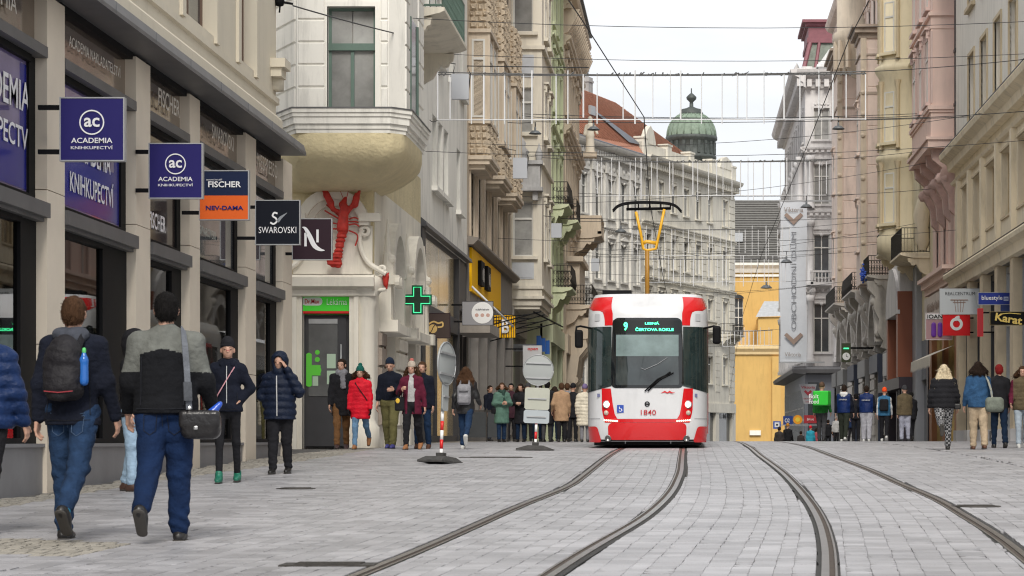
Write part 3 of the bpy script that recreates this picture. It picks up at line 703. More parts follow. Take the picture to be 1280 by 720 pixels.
t, at = blade('blade_sign', 'aubergine blade sign with a single swooping white N beside the crayfish', 366, 274, 414, 324, 42, brn, galv, LW, group=GS); k = 42/F
sw = curve([(-12, 15), (-8, 13), (-3, 4), (3, -8), (10, -13), (16, -14)])
stroke(at(390, 299, .004), [(x*k, z*k) for x, z in sw], [(.5+5.5*math.sin(PI*i/(len(sw)-1)))*k for i in range(len(sw))], lwh, t, 'swoosh'); stroke(at(390, 299, .004), [(-8*k, -9*k), (-8*k, 8*k)], 3*k, lwh, t, 'letter_stem'); stroke(at(390, 299, .004), [(7*k, -4*k), (7*k, 12*k)], 3*k, lwh, t, 'letter_stem')
# ================================================================ LEFT: corner house with the crayfish
Yl = 50.; A = front(Yl)
b = thing('corner_house', 'corner house with rough ochre bulging oriel, white banded walls and carved pharmacy doorway', 'building', (-7, Yl, gz(Yl)))
mb = MB(); mb.box(-16, -7.0, Yl+.45, 58.8, -1, 14.5); mb.build('building_body', plast_white, b)
# frontal wall with doorway
Lx = lambda px, Y=Yl: (px-860)*Y/F
Lz = lambda py, Y=Yl: (550-py)*Y/F
dx0, dx1 = Lx(378), Lx(437)
mb = A.mb(); wall(mb, -9.4, -6.6, -.4, 5.3, [(dx0, dx1, -.4, Lz(362))], th=.45); mb.build('entrance_wall', plast_lob, b)
mb = A.mb(); mb.box(-9.4, -6.56, -.2, .008, Lz(352), 6.4); mb.build('rough_wall', plast_yel, b)
mb = MB(); mb.box(-7.0, -6.55, 50.2, 58.8, 5.3, 6.4); mb.build('rough_wall', plast_yel, b)
# door
mb = A.mb(); mb.box(dx0, dx1, -.3, -.24, gz(Yl), Lz(393)); mb.build('door_backing', grey_m, b)
dr = A.mb(); dr.box(dx0+.04, dx1-.1, -.24, -.2, gz(Yl)+.03, Lz(396)); dr = dr.build('door', grey_m, b)
mb = A.mb(); mb.box(dx0+.1, dx1-.28, -.2, -.185, Lz(495), Lz(405)); mb.build('door_glass', glass_s, dr)
mb = A.mb(); mb.box(dx0+.1, dx1-.28, -.2, -.185, Lz(404), Lz(398)); mb.build('closer', galv, dr)
mb = A.mb(); mb.tube([(dx1-.2, -.15, Lz(505)), (dx1-.2, -.15, Lz(430))], .018); mb.build('handle', galv, dr)
gl = M_('lime green sticker', (.12, .62, .05), .5, emit=0)
cr = A.mb(); 
def blob(mb, pts, off): mb.prism(pts, off, off+.004)
xs0 = Lx(385)
cr.box(Lx(381), Lx(388), -.184, -.178, Lz(482), Lz(442)); cr.box(Lx(388), Lx(399), -.184, -.178, Lz(469), Lz(456))
for cx_, cy_, r_ in ((395, 449, 3.2), (395, 440, 3), (394, 462.5, 6), (384.5, 444, 3.4), (384.5, 480, 3.4)): cr.prism([(Lx(cx_)+r_*.0167*math.cos(a), Lz(cy_)+r_*.0167*math.sin(a)) for a in np.linspace(0, 2*PI, 17)[:-1]], -.184, -.1775)
cr.build('cross_sticker', gl, dr)
po = A.mb(); po.box(Lx(407), Lx(418), -.184, -.178, Lz(460), Lz(442)); po.box(Lx(407), Lx(418), -.184, -.178, Lz(480), Lz(463)); po.box(Lx(389), Lx(396), -.184, -.178, Lz(482), Lz(470)); po.build('notice', M_('pale notice', (.42, .55, .42), .7), dr)
# sign over the door
sg = thing('pharmacy_sign', 'green lit sign Dr.Max Lékárna over the pharmacy door', 'sign', (Lx(407.5), Yl, Lz(391)))
gsg = M_('bright green sign', (.05, .50, .03), .4, emit=.12)
mb = A.mb(); mb.box(dx0, dx1, -.28, -.08, Lz(388.5), Lz(362)); mb.build('sign_panel', gsg, sg)
mb = A.mb(); mb.box(dx0, dx1, -.28, -.075, Lz(391.5), Lz(388.6)); mb.build('red_strip', red_m, sg)
mb = A.mb(); pc = [(Lx(389.5)+.14*(1 if q > 0 else -1)+.075*math.cos(a), Lz(376.5)+.085*math.sin(a)) for q, rg in ((1, np.linspace(-PI/2, PI/2, 8)), (-1, np.linspace(PI/2, 3*PI/2, 8))) for a in rg]; mb.prism([(x-.0, z) for x, z in pc], -.08, -.072); mb.build('white_pill', white_m, sg)
text('Dr.Max', A.at(Lx(389.5), -.07, Lz(376.5)), .30, .09, red_m, sg, bold=.01); text('Lékárna', A.at(Lx(420.5), -.07, Lz(377)), .42, .13, white_m, sg)
# portal: jambs, entablature, rounded corner
mb = A.mb(); z1 = Lz(362); gb = gz(Yl)
for a, c in ((Lx(360), Lx(368)), (Lx(368), Lx(372)), (Lx(443), Lx(449))): mb.box(a, c, 0, .1 if a < -8.2 else .12, gb-.1, Lz(371))
mb.box(dx0-.1, dx0, -.05, .06, gb-.1, z1+.1); mb.box(dx1, dx1+.1, -.05, .06, gb-.1, z1+.1); mb.box(dx0, dx1, -.05, .059, z1, z1+.1); mb.build('door_surround', plast_lob, b)
mb = A.mb(); mb.prof(Lx(363), Lx(470), [(0, Lz(371)), (.14, Lz(370)), (.16, Lz(363)), (.34, Lz(359)), (.38, Lz(348)), (.3, Lz(345)), (0, Lz(343))]); mb.build('entablature', plast_lob, b)
mb = MB(); cx0 = Lx(460); pr = [(.30, gb-.1), (.36, gb+.0), (.36, gb+.42), (.28, gb+.5), (.24, gb+.6), (.24, Lz(385)), (.30, Lz(378)), (.30, Lz(371)), (.5, Lz(359)), (.54, Lz(348)), (.46, Lz(345)), (.1, Lz(343))]
mb.lathe([(r_*.8, z_) for r_, z_ in pr], (-6.73, Yl+.12, 0), 16); mb.build('round_corner_pier', plast_lob, b)
# arched pediment over the entablature
mb = A.mb(); cxp = Lx(418); czp = Lz(300); 
def archring(mb, cx, cz, r0, r1, d0, d1, a0=0, a1=PI, n=18, sx=1):
    for i in range(n):
        p, q = a0+(a1-a0)*i/n, a0+(a1-a0)*(i+1)/n
        mb.prism([(cx+sx*r0*math.cos(p), cz+r0*math.sin(p)), (cx+sx*r1*math.cos(p), cz+r1*math.sin(p)), (cx+sx*r1*math.cos(q), cz+r1*math.sin(q)), (cx+sx*r0*math.cos(q), cz+r0*math.sin(q))], d0, d1)
archring(mb, cxp, Lz(283), .55, .76, .008, .30, n=20); archring(mb, cxp, Lz(283), .42, .55, .008, .2, n=20)
mb.prism([(cxp+.44*math.cos(a), Lz(283)+.44*math.sin(a)) for a in np.linspace(0, PI, 16)], .008, .10)
mb.box(cxp-.85, cxp+.80, .008, .12, Lz(343), Lz(283)); mb.build('arched_pediment', plast_lob, b)
mb = A.mb()
for s_ in (-1, 1):
    mb.box(cxp+s_*.55-.0, cxp+s_*1.0, .12, .36, Lz(278), Lz(268)); pass
    path = [(cxp+s_*x, .2, Lz(y)) for x, y in curve([(.62, 288), (.55, 300), (.62, 318), (.75, 330), (.95, 338), (1.1, 343)])]
    mb.tube(path, [.055]*len(path), 8)
    mb.lathe([(.05, .04), (.085, .05), (.12, .03), (.12, -.05)], (cxp+s_*.66, .2, Lz(290)), 12, ax='y')
    mb.lathe([(.03, .04), (.06, .05), (.09, .03), (.09, -.05)], (cxp+s_*1.02, .2, Lz(337)), 12, ax='y')
mb.build('scroll', plast_lob, b)
# side facade: arches, piers, shop front stones
S_ = side(-6.55, 1)
ops = [(51.7, 53.7, gz(53)-.3, 2.3), (55.6, 57.7, gz(56)-.3, 2.3)]
mb = S_.mb(); wall(mb, 50.25, 58.8, -1, 5.3, ops+[(51.8, 53.6, 2.55, 4.4), (55.7, 57.6, 2.55, 4.4)], th=.45); mb.build('side_wall', plast_lob, b)
for (a, c) in ((51.7, 53.7), (55.6, 57.7)):
    mb = S_.mb(); archring(mb, (a+c)/2, 3.6, (c-a)/2-.12, (c-a)/2+.16, 0, .24, n=14); mb.box(a-.05, a+.13, 0, .22, 2.4, 3.6); mb.box(c-.13, c+.05, 0, .22, 2.4, 3.6); mb.build('window_arch', plast_lob, b)
    mb = S_.mb(); mb.box(a, c, -.3, -.26, gz(a)-.3, 2.3); mb.box(a+.2, c-.2, -.3, -.26, 2.5, 4.5); mb.build('shop_pane', glass_d, b)
    mb = S_.mb(); mb.box(a-.1, c+.1, 0, .35, 2.3, 2.5); mb.box(a, c, 0, .12, gz(a)-.2, .25); mb.build('sill', plast_lob, b)
    mb = S_.mb(); 
    for u in (a+.02, (a+c)/2, c-.1): mb.box(u, u+.08, -.26, -.2, gz(a), 2.3)
    mb.build('window_frame', wframe_b, b)
courses(b, side(-6.545, 1), 53.8, 55.5, .3, 2.3, .42, plast_lob, proud=.08); courses(b, side(-6.545, 1), 50.7, 51.6, .3, 2.3, .42, M_('grey brown stone', (.30, .25, .21), .9, var=.15, vs=3, bump=.3), proud=.08)
mb = S_.mb(); 
for u in (54.65, 58.2, 51.1):
    mb = S_.mb(); mb.box(u-.22, u+.22, 0, .4, 2.3, 2.55); mb.box(u-.17, u+.17, 0, .25, 2.55, 3.3); mb.box(u-.25, u+.25, 0, .42, 3.3, 3.5); mb.box(u-.2, u+.2, 0, .3, 3.5, 3.7)
    mb.tube([(u, .15, 3.7), (u, .15, 3.95), (u, .15, 4.0), (u, .15, 4.7)], [.12, .10, .07, .015], 10); mb.lathe([(0, .34), (.09, .3), (.12, .2)], (u, 0, 3.85), 10, ax='y')
    for s_ in (-1, 1): mb.lathe([(0, -.0), (.12, -.0), (.12, .1), (0, .1)], (u+s_*.18, .34, 3.35), 10, ax='y')
    mb.build('carved_pier', plast_lob, b)
# oriel: x -7.8..-5.72, Y 48..51.6 plus chamfer on the left
OX0, OX1, OY0, OY1 = -7.82, -5.70, 48., 51.6; OC = [(-8.5, 49.4), (OX0, OY0), (OX1-.28, OY0), (OX1, OY0+.32), (OX1, OY1), (-6.56, OY1+1.0), (-8.8, 50.6)]
def orielring(mb, o, z0, z1, k=None):      # outline offset outwards by o
    c = Vector((-7.3, 50.2)); pts = []
    n = len(OC)
    for i, p in enumerate(OC):
        a, q = Vector(OC[i-1]), Vector(OC[(i+1) % n]); p = Vector(p); e = (p-a).normalized(); f = (q-p).normalized(); nn = (Vector((e.y, -e.x))+Vector((f.y, -f.x))).normalized()
        if nn.dot(p-c) < 0: nn = -nn
        pts.append(p+nn*o)
    vs = [(p.x, p.y, z0) for p in pts]+[(p.x, p.y, z1) for p in pts]
    mb.add(vs, [(i, (i+1) % n, n+(i+1) % n, n+i) for i in range(n)]+[tuple(range(n-1, -1, -1)), tuple(range(n, 2*n))], k)
zz = lambda py: (550-py)*OY0/F
oriel = MB(); fw = FR((0, OY0, 0), (1, 0, 0), (0, -1, 0))
wx0, wx1, wz0, wz1 = (409-860)*.016, (469-860)*.016, zz(137), zz(8)
# front wall as boxes with the opening, other faces solid
o = fw.mb(); wall(o, OX0, OX1-.28, zz(137)-.02, 14, [(wx0, wx1, wz0, wz1), (wx0, wx1, wz1+1.5, wz1+3.6)], th=.35); o.build('oriel_front', plast_white, b)
o = MB(); q = [(OX0+.0, OY0+.35), (OX1-.28, OY0+.35), (OX1-.28, OY0+.004), (OX1, OY0+.32), (OX1, OY1), (-6.56, OY1+1.0), (-8.8, 50.6), (-8.5, 49.4), (OX0, OY0+.004)]
n = len(q); o.add([(x, y, zz(137)-.02) for x, y in q]+[(x, y, 14) for x, y in q], [(i, (i+1) % n, n+(i+1) % n, n+i) for i in range(n)]+[tuple(range(n)), tuple(range(n, 2*n))]); o.build('oriel_body', plast_white, b)
mw = wx1-wx0
fmesh, pms = win_mesh(mw, wz1-wz0, 2, (.62,), wframe_g, glass_c, 2)
for zq in (wz0, wz1+1.5):
    wo = link('window', fmesh, b, M=fw.at((wx0+wx1)/2, -.2, zq))
    for pmh in pms: c = link('pane', pmh); c.parent = wo
    mb = MB(); mb.box(-mw/2, mw/2, -.06, .04, -.03, .05); mb.box(-mw/2+.0, mw/2, -.05, .03, (wz1-wz0)*.62-.07, (wz1-wz0)*.62+.07); c = link('green_rail', mb.mesh('green_rail', wframe_g)); c.parent = wo
mb = fw.mb(); mb.box(wx1, wx1+.09, -.1, .012, wz0, wz1+.1); mb.box(wx0-.03, wx0, -.1, .012, wz0, wz1+.1); mb.box(wx0, wx1, -.1, .012, wz1, wz1+.1); mb.build('window_surround', plast_white, b)
mb = fw.mb(); mb.prof(wx0-.1, wx1+.2, [(0, wz0-.06), (.12, wz0-.06), (.12, wz0-.03), (0, wz0)]); mb.build('sill', alu, b)
for (a, c, f_) in ((OX0+.02, wx0-.05, fw), (wx1+.11, OX1-.3, fw)):
    w = zz(137)
    while w < 13.5: fr_piece(b, fw, a, c, w+.012, w+.436, .03, plast_white, 'stone_block'); w += .45
fs = FR((OX1, 0, 0), (0, 1, 0), (1, 0, 0)); w = zz(137)
dgn = FR((-8.5, 49.4, 0), (.68, -1.4, 0), (-1.4, -.68, 0))
while w < 13.5:
    fr_piece(b, fs, OY0+.34, OY0+1.0, w+.012, w+.436, .03, plast_white, 'stone_block'); fr_piece(b, fs, OY1-1, OY1-.05, w+.012, w+.436, .03, plast_white, 'stone_block'); fr_piece(b, dgn, .1, 1.48, w+.012, w+.436, .03, plast_white, 'stone_block'); w += .45
mb = MB(); gw = FR((OX1, 0, 0), (0, 1, 0), (1, 0, 0)); mb = gw.mb(); mb.box(OY0+1.1, OY1-1.1, -.02, .01, wz0, wz1); mb.build('side_window', glass_d, b)
mb = gw.mb(); 
for u in (OY0+1.1, OY1-1.2): mb.box(u, u+.08, .01, .04, wz0, wz1)
mb.build('side_window_frame', wframe_g, b)
cz = zz(140)
mb = MB()
for o_, z0_, z1_ in ((.16, cz-.02, cz+.06), (.13, cz-.10, cz-.021), (.10, cz-.24, cz-.101), (.05, cz-.34, cz-.241), (.02, cz-.42, cz-.341)): orielring(mb, o_, z0_, z1_)
mb.build('oriel_cornice', plast_white, b)
mb = MB(); orielring(mb, .18, cz+.061, cz+.085); mb.build('flashing', alu, b)
# bulging underside, tapering in to the wall
mb = MB(); n = len(OC); rings = []; prf = [(cz-.42, .0, .03), (cz-.65, 0, .03), (cz-.82, .02, .03), (cz-.98, .07, .02), (cz-1.13, .15, 0), (cz-1.27, .26, 0), (cz-1.40, .42, 0), (cz-1.44, .75, 0)]
den = []
for i in range(n):
    a, c = Vector(OC[i]), Vector(OC[(i+1) % n])
    for j in range(6): den.append(a.lerp(c, j/6))
# round the corners a little
den = [ (den[i-1]+den[i]*2+den[(i+1) % len(den)])/4 for i in range(len(den))]
anchor = Vector((-8.0, 50.9)); m = len(den); vs = []
for z_, tk, bl in prf:
    for p in den:
        q = p.lerp(anchor, tk); dirn = (p-Vector((-7.3, 50.2))).normalized(); q = q+dirn*bl; vs.append((q.x, q.y, z_))
fs_ = [(i*m+j, i*m+(j+1) % m, (i+1)*m+(j+1) % m, (i+1)*m+j) for i in range(len(prf)-1) for j in range(m)]+[tuple((len(prf)-1)*m+j for j in range(m))]
mb.add(vs, fs_, smooth=True); mb.build('oriel_underside', plast_yel, b)
mb = MB(); mb.box(-16, -7.46, 50.41, 62.7, 14.5, 14.8); mb.build('roof', zincr, b)
mb = MB(); mb.box(-7.0, -6.55, 51.6, 58.8, 6.4, 14.5); mb.box(-9.4, -7.45, 50, 50.4, 6.4, 14.5); mb.build('upper_wall', plast_white, b)
balcony(b, side(-6.55, 1), 53.2, 58.6, 9.6, 1.15, plast_bei, 'iron', wframe_g, cons=2, h=1.0)
# crayfish emblem
cy = M_('red painted crayfish', (.45, .03, .02), .6, var=.25, vs=9, spec=.4)
cf = thing('crayfish_sculpture', 'large red crayfish sculpture mounted on the arched pediment above the pharmacy', 'sculpture', (Lx(430), Yl-.2, Lz(335)))
cp = lambda x, y, d=.0: ((x-430)*Yl/F, -.12-d, (335-y)*Yl/F)
pr = [('c', cp(434, 262, .1), cp(432, 287, .12), .07, .105, 1, .8), ('c', cp(432, 258, .08), cp(435, 250, .05), .07, .02)]
tail = [(432, 291), (430.5, 297), (429, 303), (428, 309), (427, 315), (425.5, 321)]
for i, (x, y) in enumerate(tail): pr.append(('e', cp(x, y, .08), (.098-.006*i, .08, .055)))
pr += [('c', cp(425.5, 321, .08), cp(423, 329, .06), .085, .07, 1, .7), ('e', cp(420, 330, .05), (.09, .05, .08)), ('e', cp(426, 331, .05), (.07, .05, .08)), ('e', cp(416, 329, .03), (.06, .04, .06))]
for s_, pts in ((-1, [(429, 268), (420, 264), (417, 256), (412, 246), (407, 238)]), (1, [(438, 268), (442, 262), (447, 258), (449, 250), (453, 241)])):
    pp = [cp(x, y, .1) for x, y in pts]
    pr += [('c', pp[0], pp[1], .03, .03), ('c', pp[1], pp[2], .035, .05), ('c', pp[2], pp[3], .06, .055), ('c', pp[3], pp[4], .05, .012)]
    q = (pts[3][0]+s_*(-1)*-2, pts[3][1]-5); pr.append(('c', pp[2], cp(pts[4][0]-s_*5, pts[4][1]+4, .1), .04, .01))
V, Fc = grow(pr, .012, k=.022, disp=lambda X, Y, Z: -.014+.006*np.sin(Z*90)*(Z < .75))
bd = link('body', npmesh('body', [(V, Fc)], cy), cf)
mb = MB()
for s_, pts in ((-1, [(426, 275), (417, 270), (409, 265)]), (-1, [(425, 282), (415, 280), (408, 282)]), (-1, [(426, 288), (414, 289), (407, 297)]), (1, [(439, 276), (446, 274), (451, 276)]), (1, [(439, 283), (447, 282), (452, 285)]), (1, [(439, 290), (450, 296), (447, 309)]), (-1, [(427, 272), (416, 262), (411, 258)]), (1, [(438, 279), (447, 279), (451, 280)])):
    mb.tube([cp(x, y, .04) for x, y in curve(pts, 4)], .016, 6)
o = mb.build('leg', cy); o.parent = cf
mb = MB()
for pts in ([(433, 252), (428, 240), (423, 233)], [(436, 252), (439, 238), (437, 231)]): mb.tube([cp(x, y, .06) for x, y in curve(pts, 4)], .006, 4)
o = mb.build('antenna', cy); o.parent = cf
# small red crayfish on the side cornice
cf2 = thing('crayfish_sculpture', 'tiny red crayfish on a bracket at the rounded doorway corner', 'sculpture', (Lx(483), Yl-.1, Lz(356)))
V, Fc = grow([('c', (0, 0, .0), (0, 0, .16), .05, .07), ('c', (0, 0, .0), (.02, 0, -.08), .04, .02), ('c', (0, 0, .16), (-.07, 0, .24), .03, .015), ('c', (0, 0, .16), (.06, 0, .24), .03, .015)], .012, k=.02); link('body', npmesh('body', [(V, Fc)], cy), cf2)
mb = MB(); mb.tube([(.0, 0, -.1), (-.3, .1, -.12), (-.42, .2, -.12)], .04, 6); o = mb.build('bracket', plast_lob); o.parent = cf2
# green cross
t = thing('pharmacy_cross', 'green outlined pharmacy cross on a bracket beside the coffee bean sign', 'sign', tuple(P(522, 392, 54)))
k = 54/F; c0 = P(522, 375, 54); r1, r2 = 17.5*k, 6.2*k
def crossp(e): a, c = r1+e, r2+e; return [(c0.x-c, c0.z-a), (c0.x+c, c0.z-a), (c0.x+c, c0.z-c), (c0.x+a, c0.z-c), (c0.x+a, c0.z+c), (c0.x+c, c0.z+c), (c0.x+c, c0.z+a), (c0.x-c, c0.z+a), (c0.x-c, c0.z+c), (c0.x-a, c0.z+c), (c0.x-a, c0.z-c), (c0.x-c, c0.z-c)]
mb = MB(); mb.prism(crossp(0), 53.95, 54.1); mb.build('cross_box', M_('dark green panel', (.01, .04, .02), .4), t)
gn = M_('green neon', (.05, .62, .25), .4, emit=.9); cp_ = crossp(-.03); mb = MB(); mb.tube([(x, 53.94, z) for x, z in cp_+[cp_[0]]], .011, 5); mb.build('neon_tube', gn, t)
mb = MB(); cp_ = crossp(.0); mb.tube([(x, 53.95, z) for x, z in cp_+[cp_[0]]], .022, 5); mb.build('frame', M_('deep green metal', (.01, .12, .06), .4), t)
mb = MB(); mb.box(-6.6, c0.x-r1, 54.0, 54.06, c0.z-.04, c0.z+.04); mb.build('bracket', grey_m, t)
# ================================================================ LEFT: plain white house with mirrored shop
S_ = side(-7.0, 1)
b = thing('white_house', 'plain white plastered house over a dark framed shop with mirrored panes', 'building', (-7, 70, gz(70)))
ops = windows(b, S_, [66.3, 67.9, 69.5], 6.95, 1.15, 2.0, 2, (.66,), None, None, 'sill', plast_white)+windows(b, S_, [73.2], 6.95, 1.15, 1.9, 2, (.66,), None, None, 'sill', plast_white)
for w in (10.6, 14.2): ops += windows(b, S_, [64.3, 67.6, 70.9, 74.2], w, 1.15, 2.0, 2, (.66,), None, None, 'sill', plast_white)
q = S_.mb(); wall(q, 62.72, 76, 5.6, 18, ops); q.build('upper_wall', plast_white, b); mass(b, S_, 62.72, 76, -1, 18, 10, plast_white); roof(b, S_, 62.72, 76, 18, 10, 3, zincr)
q = S_.mb(); q.prof(62.72, 76, [(0, 5.6), (.18, 5.6), (.15, 5.72), (0, 5.85)]); q.build('ledge', alu, b)
q = S_.mb(); q.box(62.72, 76, -.3, -.05, 5.45, 5.6); q.box(62.72, 63.5, -.3, .06, -.3, 5.6); q.box(72.6, 76, -.3, -.02, 4.0, 5.45); q.box(63.5, 72.5, -.3, .08, 3.15, 3.62); q.box(72.3, 72.6, -.3, .1, -.3, 5.45); q.box(66.6, 67., -.3, .0, -.3, 3.15); q.box(63.5, 76, -.3, .05, -.3, .12); q.build('shop_frame', grey_m, b)
for a in range(4):
    q = S_.mb(); q.box(63.52+a*2.2, 63.52+(a+1)*2.2-.05, -.1, -.06, 3.63, 5.44); q.build('upper_pane', glass_m, b)
for a, c in ((63.5, 66.6), (67., 69.6), (69.65, 72.3)):
    q = S_.mb(); q.box(a, c, -.12, -.08, .12, 3.14); q.build('display_pane', glass_m, b)
q = S_.mb(); q.box(72.6, 76, -.25, -.2, -.1, 3.2); q.build('shop_pane', glass_d, b)
q = S_.mb(); q.box(72.7, 76.4, 0, 1.0, 3.25, 3.55); q.build('canopy', M_('weathered grey canopy', (.30, .27, .24), .8, var=.15), b)
q = S_.mb()
for u in (72.8, 74.2, 75.6): q.box(u, u+.12, -.1, .02, -.1, 3.25)
q.build('shop_post', M_('dark post', (.05, .04, .04), .5), b)
t, at = blade('coffee_sign', 'dark brown square sign with a golden coffee bean and steam', 525, 392, 562, 422, 60, M_('coffee brown sign', (.055, .032, .026), .5), brn, -7.0); k = 60/F
gold = M_('gold print', (.72, .48, .17), .4)
mb = MB(); mb.prism([(7*math.cos(a)*k*.8, 5.5*math.sin(a)*k) for a in np.linspace(0, 2*PI, 20)[:-1]], -.004, .0); link('bean_emblem', mb.mesh('bean_emblem', gold), t, M=at(541, 411, .004) @ Matrix.Rotation(R(-40), 4, 'Y'))
stroke(at(544, 404, .004), [(x*k, z*k) for x, z in curve([(-8, -1), (-2, 2), (4, 0), (9, 1), (9, -4), (3, -5)])], 2*k, gold, t, 'steam_emblem')
stroke(at(541, 411, .008), [(x*k, z*k) for x, z in curve([(-3, -5), (-.5, -1), (0, 1), (3, 5)])], .9*k, brn, t, 'bean_crease', .008)
t, at = blade('round_menu_sign', 'white disc sign on a grey square behind the coffee sign', 578, 377, 616, 406, 71, M_('grey board', (.28, .28, .3), .5), grey_m, -7.0); k = 71/F
mb = MB(); mb.prism([(13.5*math.cos(a)*k, 13.5*math.sin(a)*k) for a in np.linspace(0, 2*PI, 28)[:-1]], -.006, 0); link('white_disc', mb.mesh('white_disc', white_m), t, M=at(603, 391, .004))
text('TWO FACES', at(603, 387, .012), 17*k, 2.6*k, grey_m, t)
for q in (-7, 0, 7):
    mb = MB(); mb.prism([(2.4*math.cos(a)*k, 2.4*math.sin(a)*k) for a in np.linspace(0, 2*PI, 12)[:-1]], -.002, 0); link('print_dot', mb.mesh('print_dot', M_('dull pink print', (.55, .35, .3), .6)), t, M=at(603+q, 394, .0115))
# ================================================================ LEFT: tan house with rough stone oriels
acc = None
b = thing('tan_house', 'tan house with three rough stone oriels one behind another', 'building', (-7, 85, gz(85)))
ops = windows(b, S_, [77.6, 80.2, 82.8, 85.4, 88., 90.6, 93.2], 6.5, 1.25, 2.35, 2, (.7,), wframe_b, None, 'orn', plast_tan)+windows(b, S_, [81.1, 86.6, 92.6], 10.6, 1., 2.4, 2, (.7,), wframe_b, None, 'flat', plast_tan)+windows(b, S_, [81.1, 86.6, 92.6], 14.8, 1., 2.4, 2, (.7,), wframe_b, None, 'flat', plast_tan)
q = S_.mb(); wall(q, 76.01, 95, 6.25, 21, ops); q.build('upper_wall', plast_tan, b); mass(b, S_, 76.01, 95, -1, 21, 10, plast_tan); roof(b, S_, 76.01, 95, 21, 10, 3, roof_red)
cornice(b, S_, 76.01, 95, 20, 'l', plast_tan, .5)
for u in (79., 81.6, 84.2, 86.8, 89.4, 92.):
    q = S_.mb(); q.box(u-.2-.2, u-.0, 0, .12, 6.35, 9.0); q.build('pilaster', plast_tan, b)
for k_, u in enumerate((76.6, 82.4, 88.2)):
    o = S_.mb(); 
    o.box(u, u+3.2, 0, .62, 10.15, 13.0); o = o.build('oriel', plast_tan, b)
    c = S_.mb(); 
    for z0, kk in ((9.02, 1), (12.95, 2)):
        c.box(u-.08, u+3.28, 0, .72, z0-.12+.02, z0+.02) if kk == 1 else None
    for z0, z1, e in ((10.1, 10.2, .08), (13.0, 13.12, .1), (8.95, 9.08, .12), (8.8, 8.95, .05), (8.65, 8.8, -.1)): c.prof(u-e, u+3.2+e, [(0, z0), (.62+e, z0), (.62+e, z1-.002), (0, z1-.002)])
    c.build('oriel_cornice', plast_tan, o)
    fo = FR((-6.38, 0, 0), (0, 1, 0), (1, 0, 0)); fe = FR((0, u, 0), (1, 0, 0), (0, -1, 0))
    q = S_.mb(); q.box(u, u+3.2, 0, .6, 9.08, 10.1); q.box(u, u+3.2, 0, .6, 13.12, 15.2); q.build('rough_block', rough_tan, o)
    # rough stones on the end and front faces
    for (fr_, ua, ub, dd) in ((fe, -6.98, -6.4, 0.0), (fo, u+.02, u+3.18, -.02)):
        for z0, z1 in ((9.1, 10.08), (13.14, 15.2)):
            z = z0
            while z < z1-.12:
                hh = random.uniform(.17, .27); hh = min(hh, z1-z); x = ua
                while x < ub-.05:
                    ww = min(random.uniform(.16, .3), ub-x)
                    if ub-x-ww < .08: ww = ub-x
                    p_ = random.uniform(.05, .13); a_ = [(x+.01, 0, z+.01), (x+ww-.01, 0, z+.01), (x+ww-.01, 0, z+hh-.01), (x+.01, 0, z+hh-.01), (x+ww*random.uniform(.2, .4), p_, z+hh*.25), (x+ww*.75, p_*random.uniform(.6, 1), z+hh*.3), (x+ww*.7, p_, z+hh*.8), (x+ww*.25, p_*.8, z+hh*.7)]
                    s = fr_.mb(); s.add([(q0, q1+dd, q2) for q0, q1, q2 in a_], [(4,5,6,7),(0,1,5,4),(1,2,6,5),(2,3,7,6),(3,0,4,7)])
                    so = s.build('rough_stone', rough_tan, o) if fr_ is fe else None
                    if fr_ is fo:
                        if acc is None: acc = MB()
                        b0 = len(acc.v); acc.v += s.v; acc.f += [[i+b0 for i in f] for f in s.f]; acc.m += s.m; acc.sm += s.sm
                    x += ww
                z += hh
    if acc: acc.build('rough_stonework', rough_tan, o, kind='stuff'); acc = None
    for fr_, ua in ((fe, -6.69), (fo, u+.85), (fo, u+2.35)):
        fm_, pm_ = win_mesh(.42 if fr_ is fe else 1.1, 2.5, 1 if fr_ is fe else 2, (.75,), wframe, glass_d, 0); wo = link('window', fm_, o, M=fr_.at(ua, .03, 10.3))
        for pmh in pm_: c = link('pane', pmh); c.parent = wo
    q = S_.mb()
    for uu in (u-.02, u+1.5, u+3.0): q.box(uu, uu+.2, .6, .68, 10.2, 13.0)
    q.build('pilaster', plast_tan, o)
q = S_.mb(); q.prof(76.01, 95, [(0, 6.2), (.2, 6.2), (.35, 6.35), (.35, 6.42), (0, 6.48)]); q.build('ledge', M_('weathered ledge', (.25, .22, .19), .9), b)
yel = M_('yellow fascia', (.95, .52, .01), .6, spec=.1)
q = S_.mb(); q.box(76.6, 88.5, 0, .1, 4.75, 6.15); fa = q.build('yellow_fascia', yel, b)
for i, (u, ch) in enumerate(((78.8, 'P'), (81.3, 'B'), )):
    q = S_.mb(); q.box(u, u+1.3, .1, .22, 5.1, 5.9); o = q.build('black_letter_box', black_m, b); text('N' if i else 'H', side(-6.78, 1).at(u+.65, .01, 5.5), .8, .55, lsil, b)
q = S_.mb(); q.box(76.01, 95, -.4, 0, -.3, .2); q.box(76.01, 76.6, -.4, .02, .2, 6.2)
for u in (79.5, 83., 86.8, 90.8, 94.4): q.box(u, u+.5, -.4, .05, .2, 4.75)
q.box(76.6, 95, -.4, .03, 4.2, 4.749); q.box(88.5, 95, -.4, .04, 4.75, 6.2); q.build('shop_piers', M_('grey brown shop stone', (.26, .24, .22), .8, var=.1), b)
for u0, u1 in ((76.6, 79.5), (80, 83), (83.5, 86.8), (87.3, 90.8), (91.3, 94.4)):
    q = S_.mb(); q.box(u0, u1, -.22, -.2, .2, 4.2); q.build('display_pane', glass_s if u0 < 84 else glass_d, b)
aw = thing('awning_frame', 'folded awning arms and white tube under the yellow fascia', 'awning', (-7, 80, 4.3)); mb = MB()
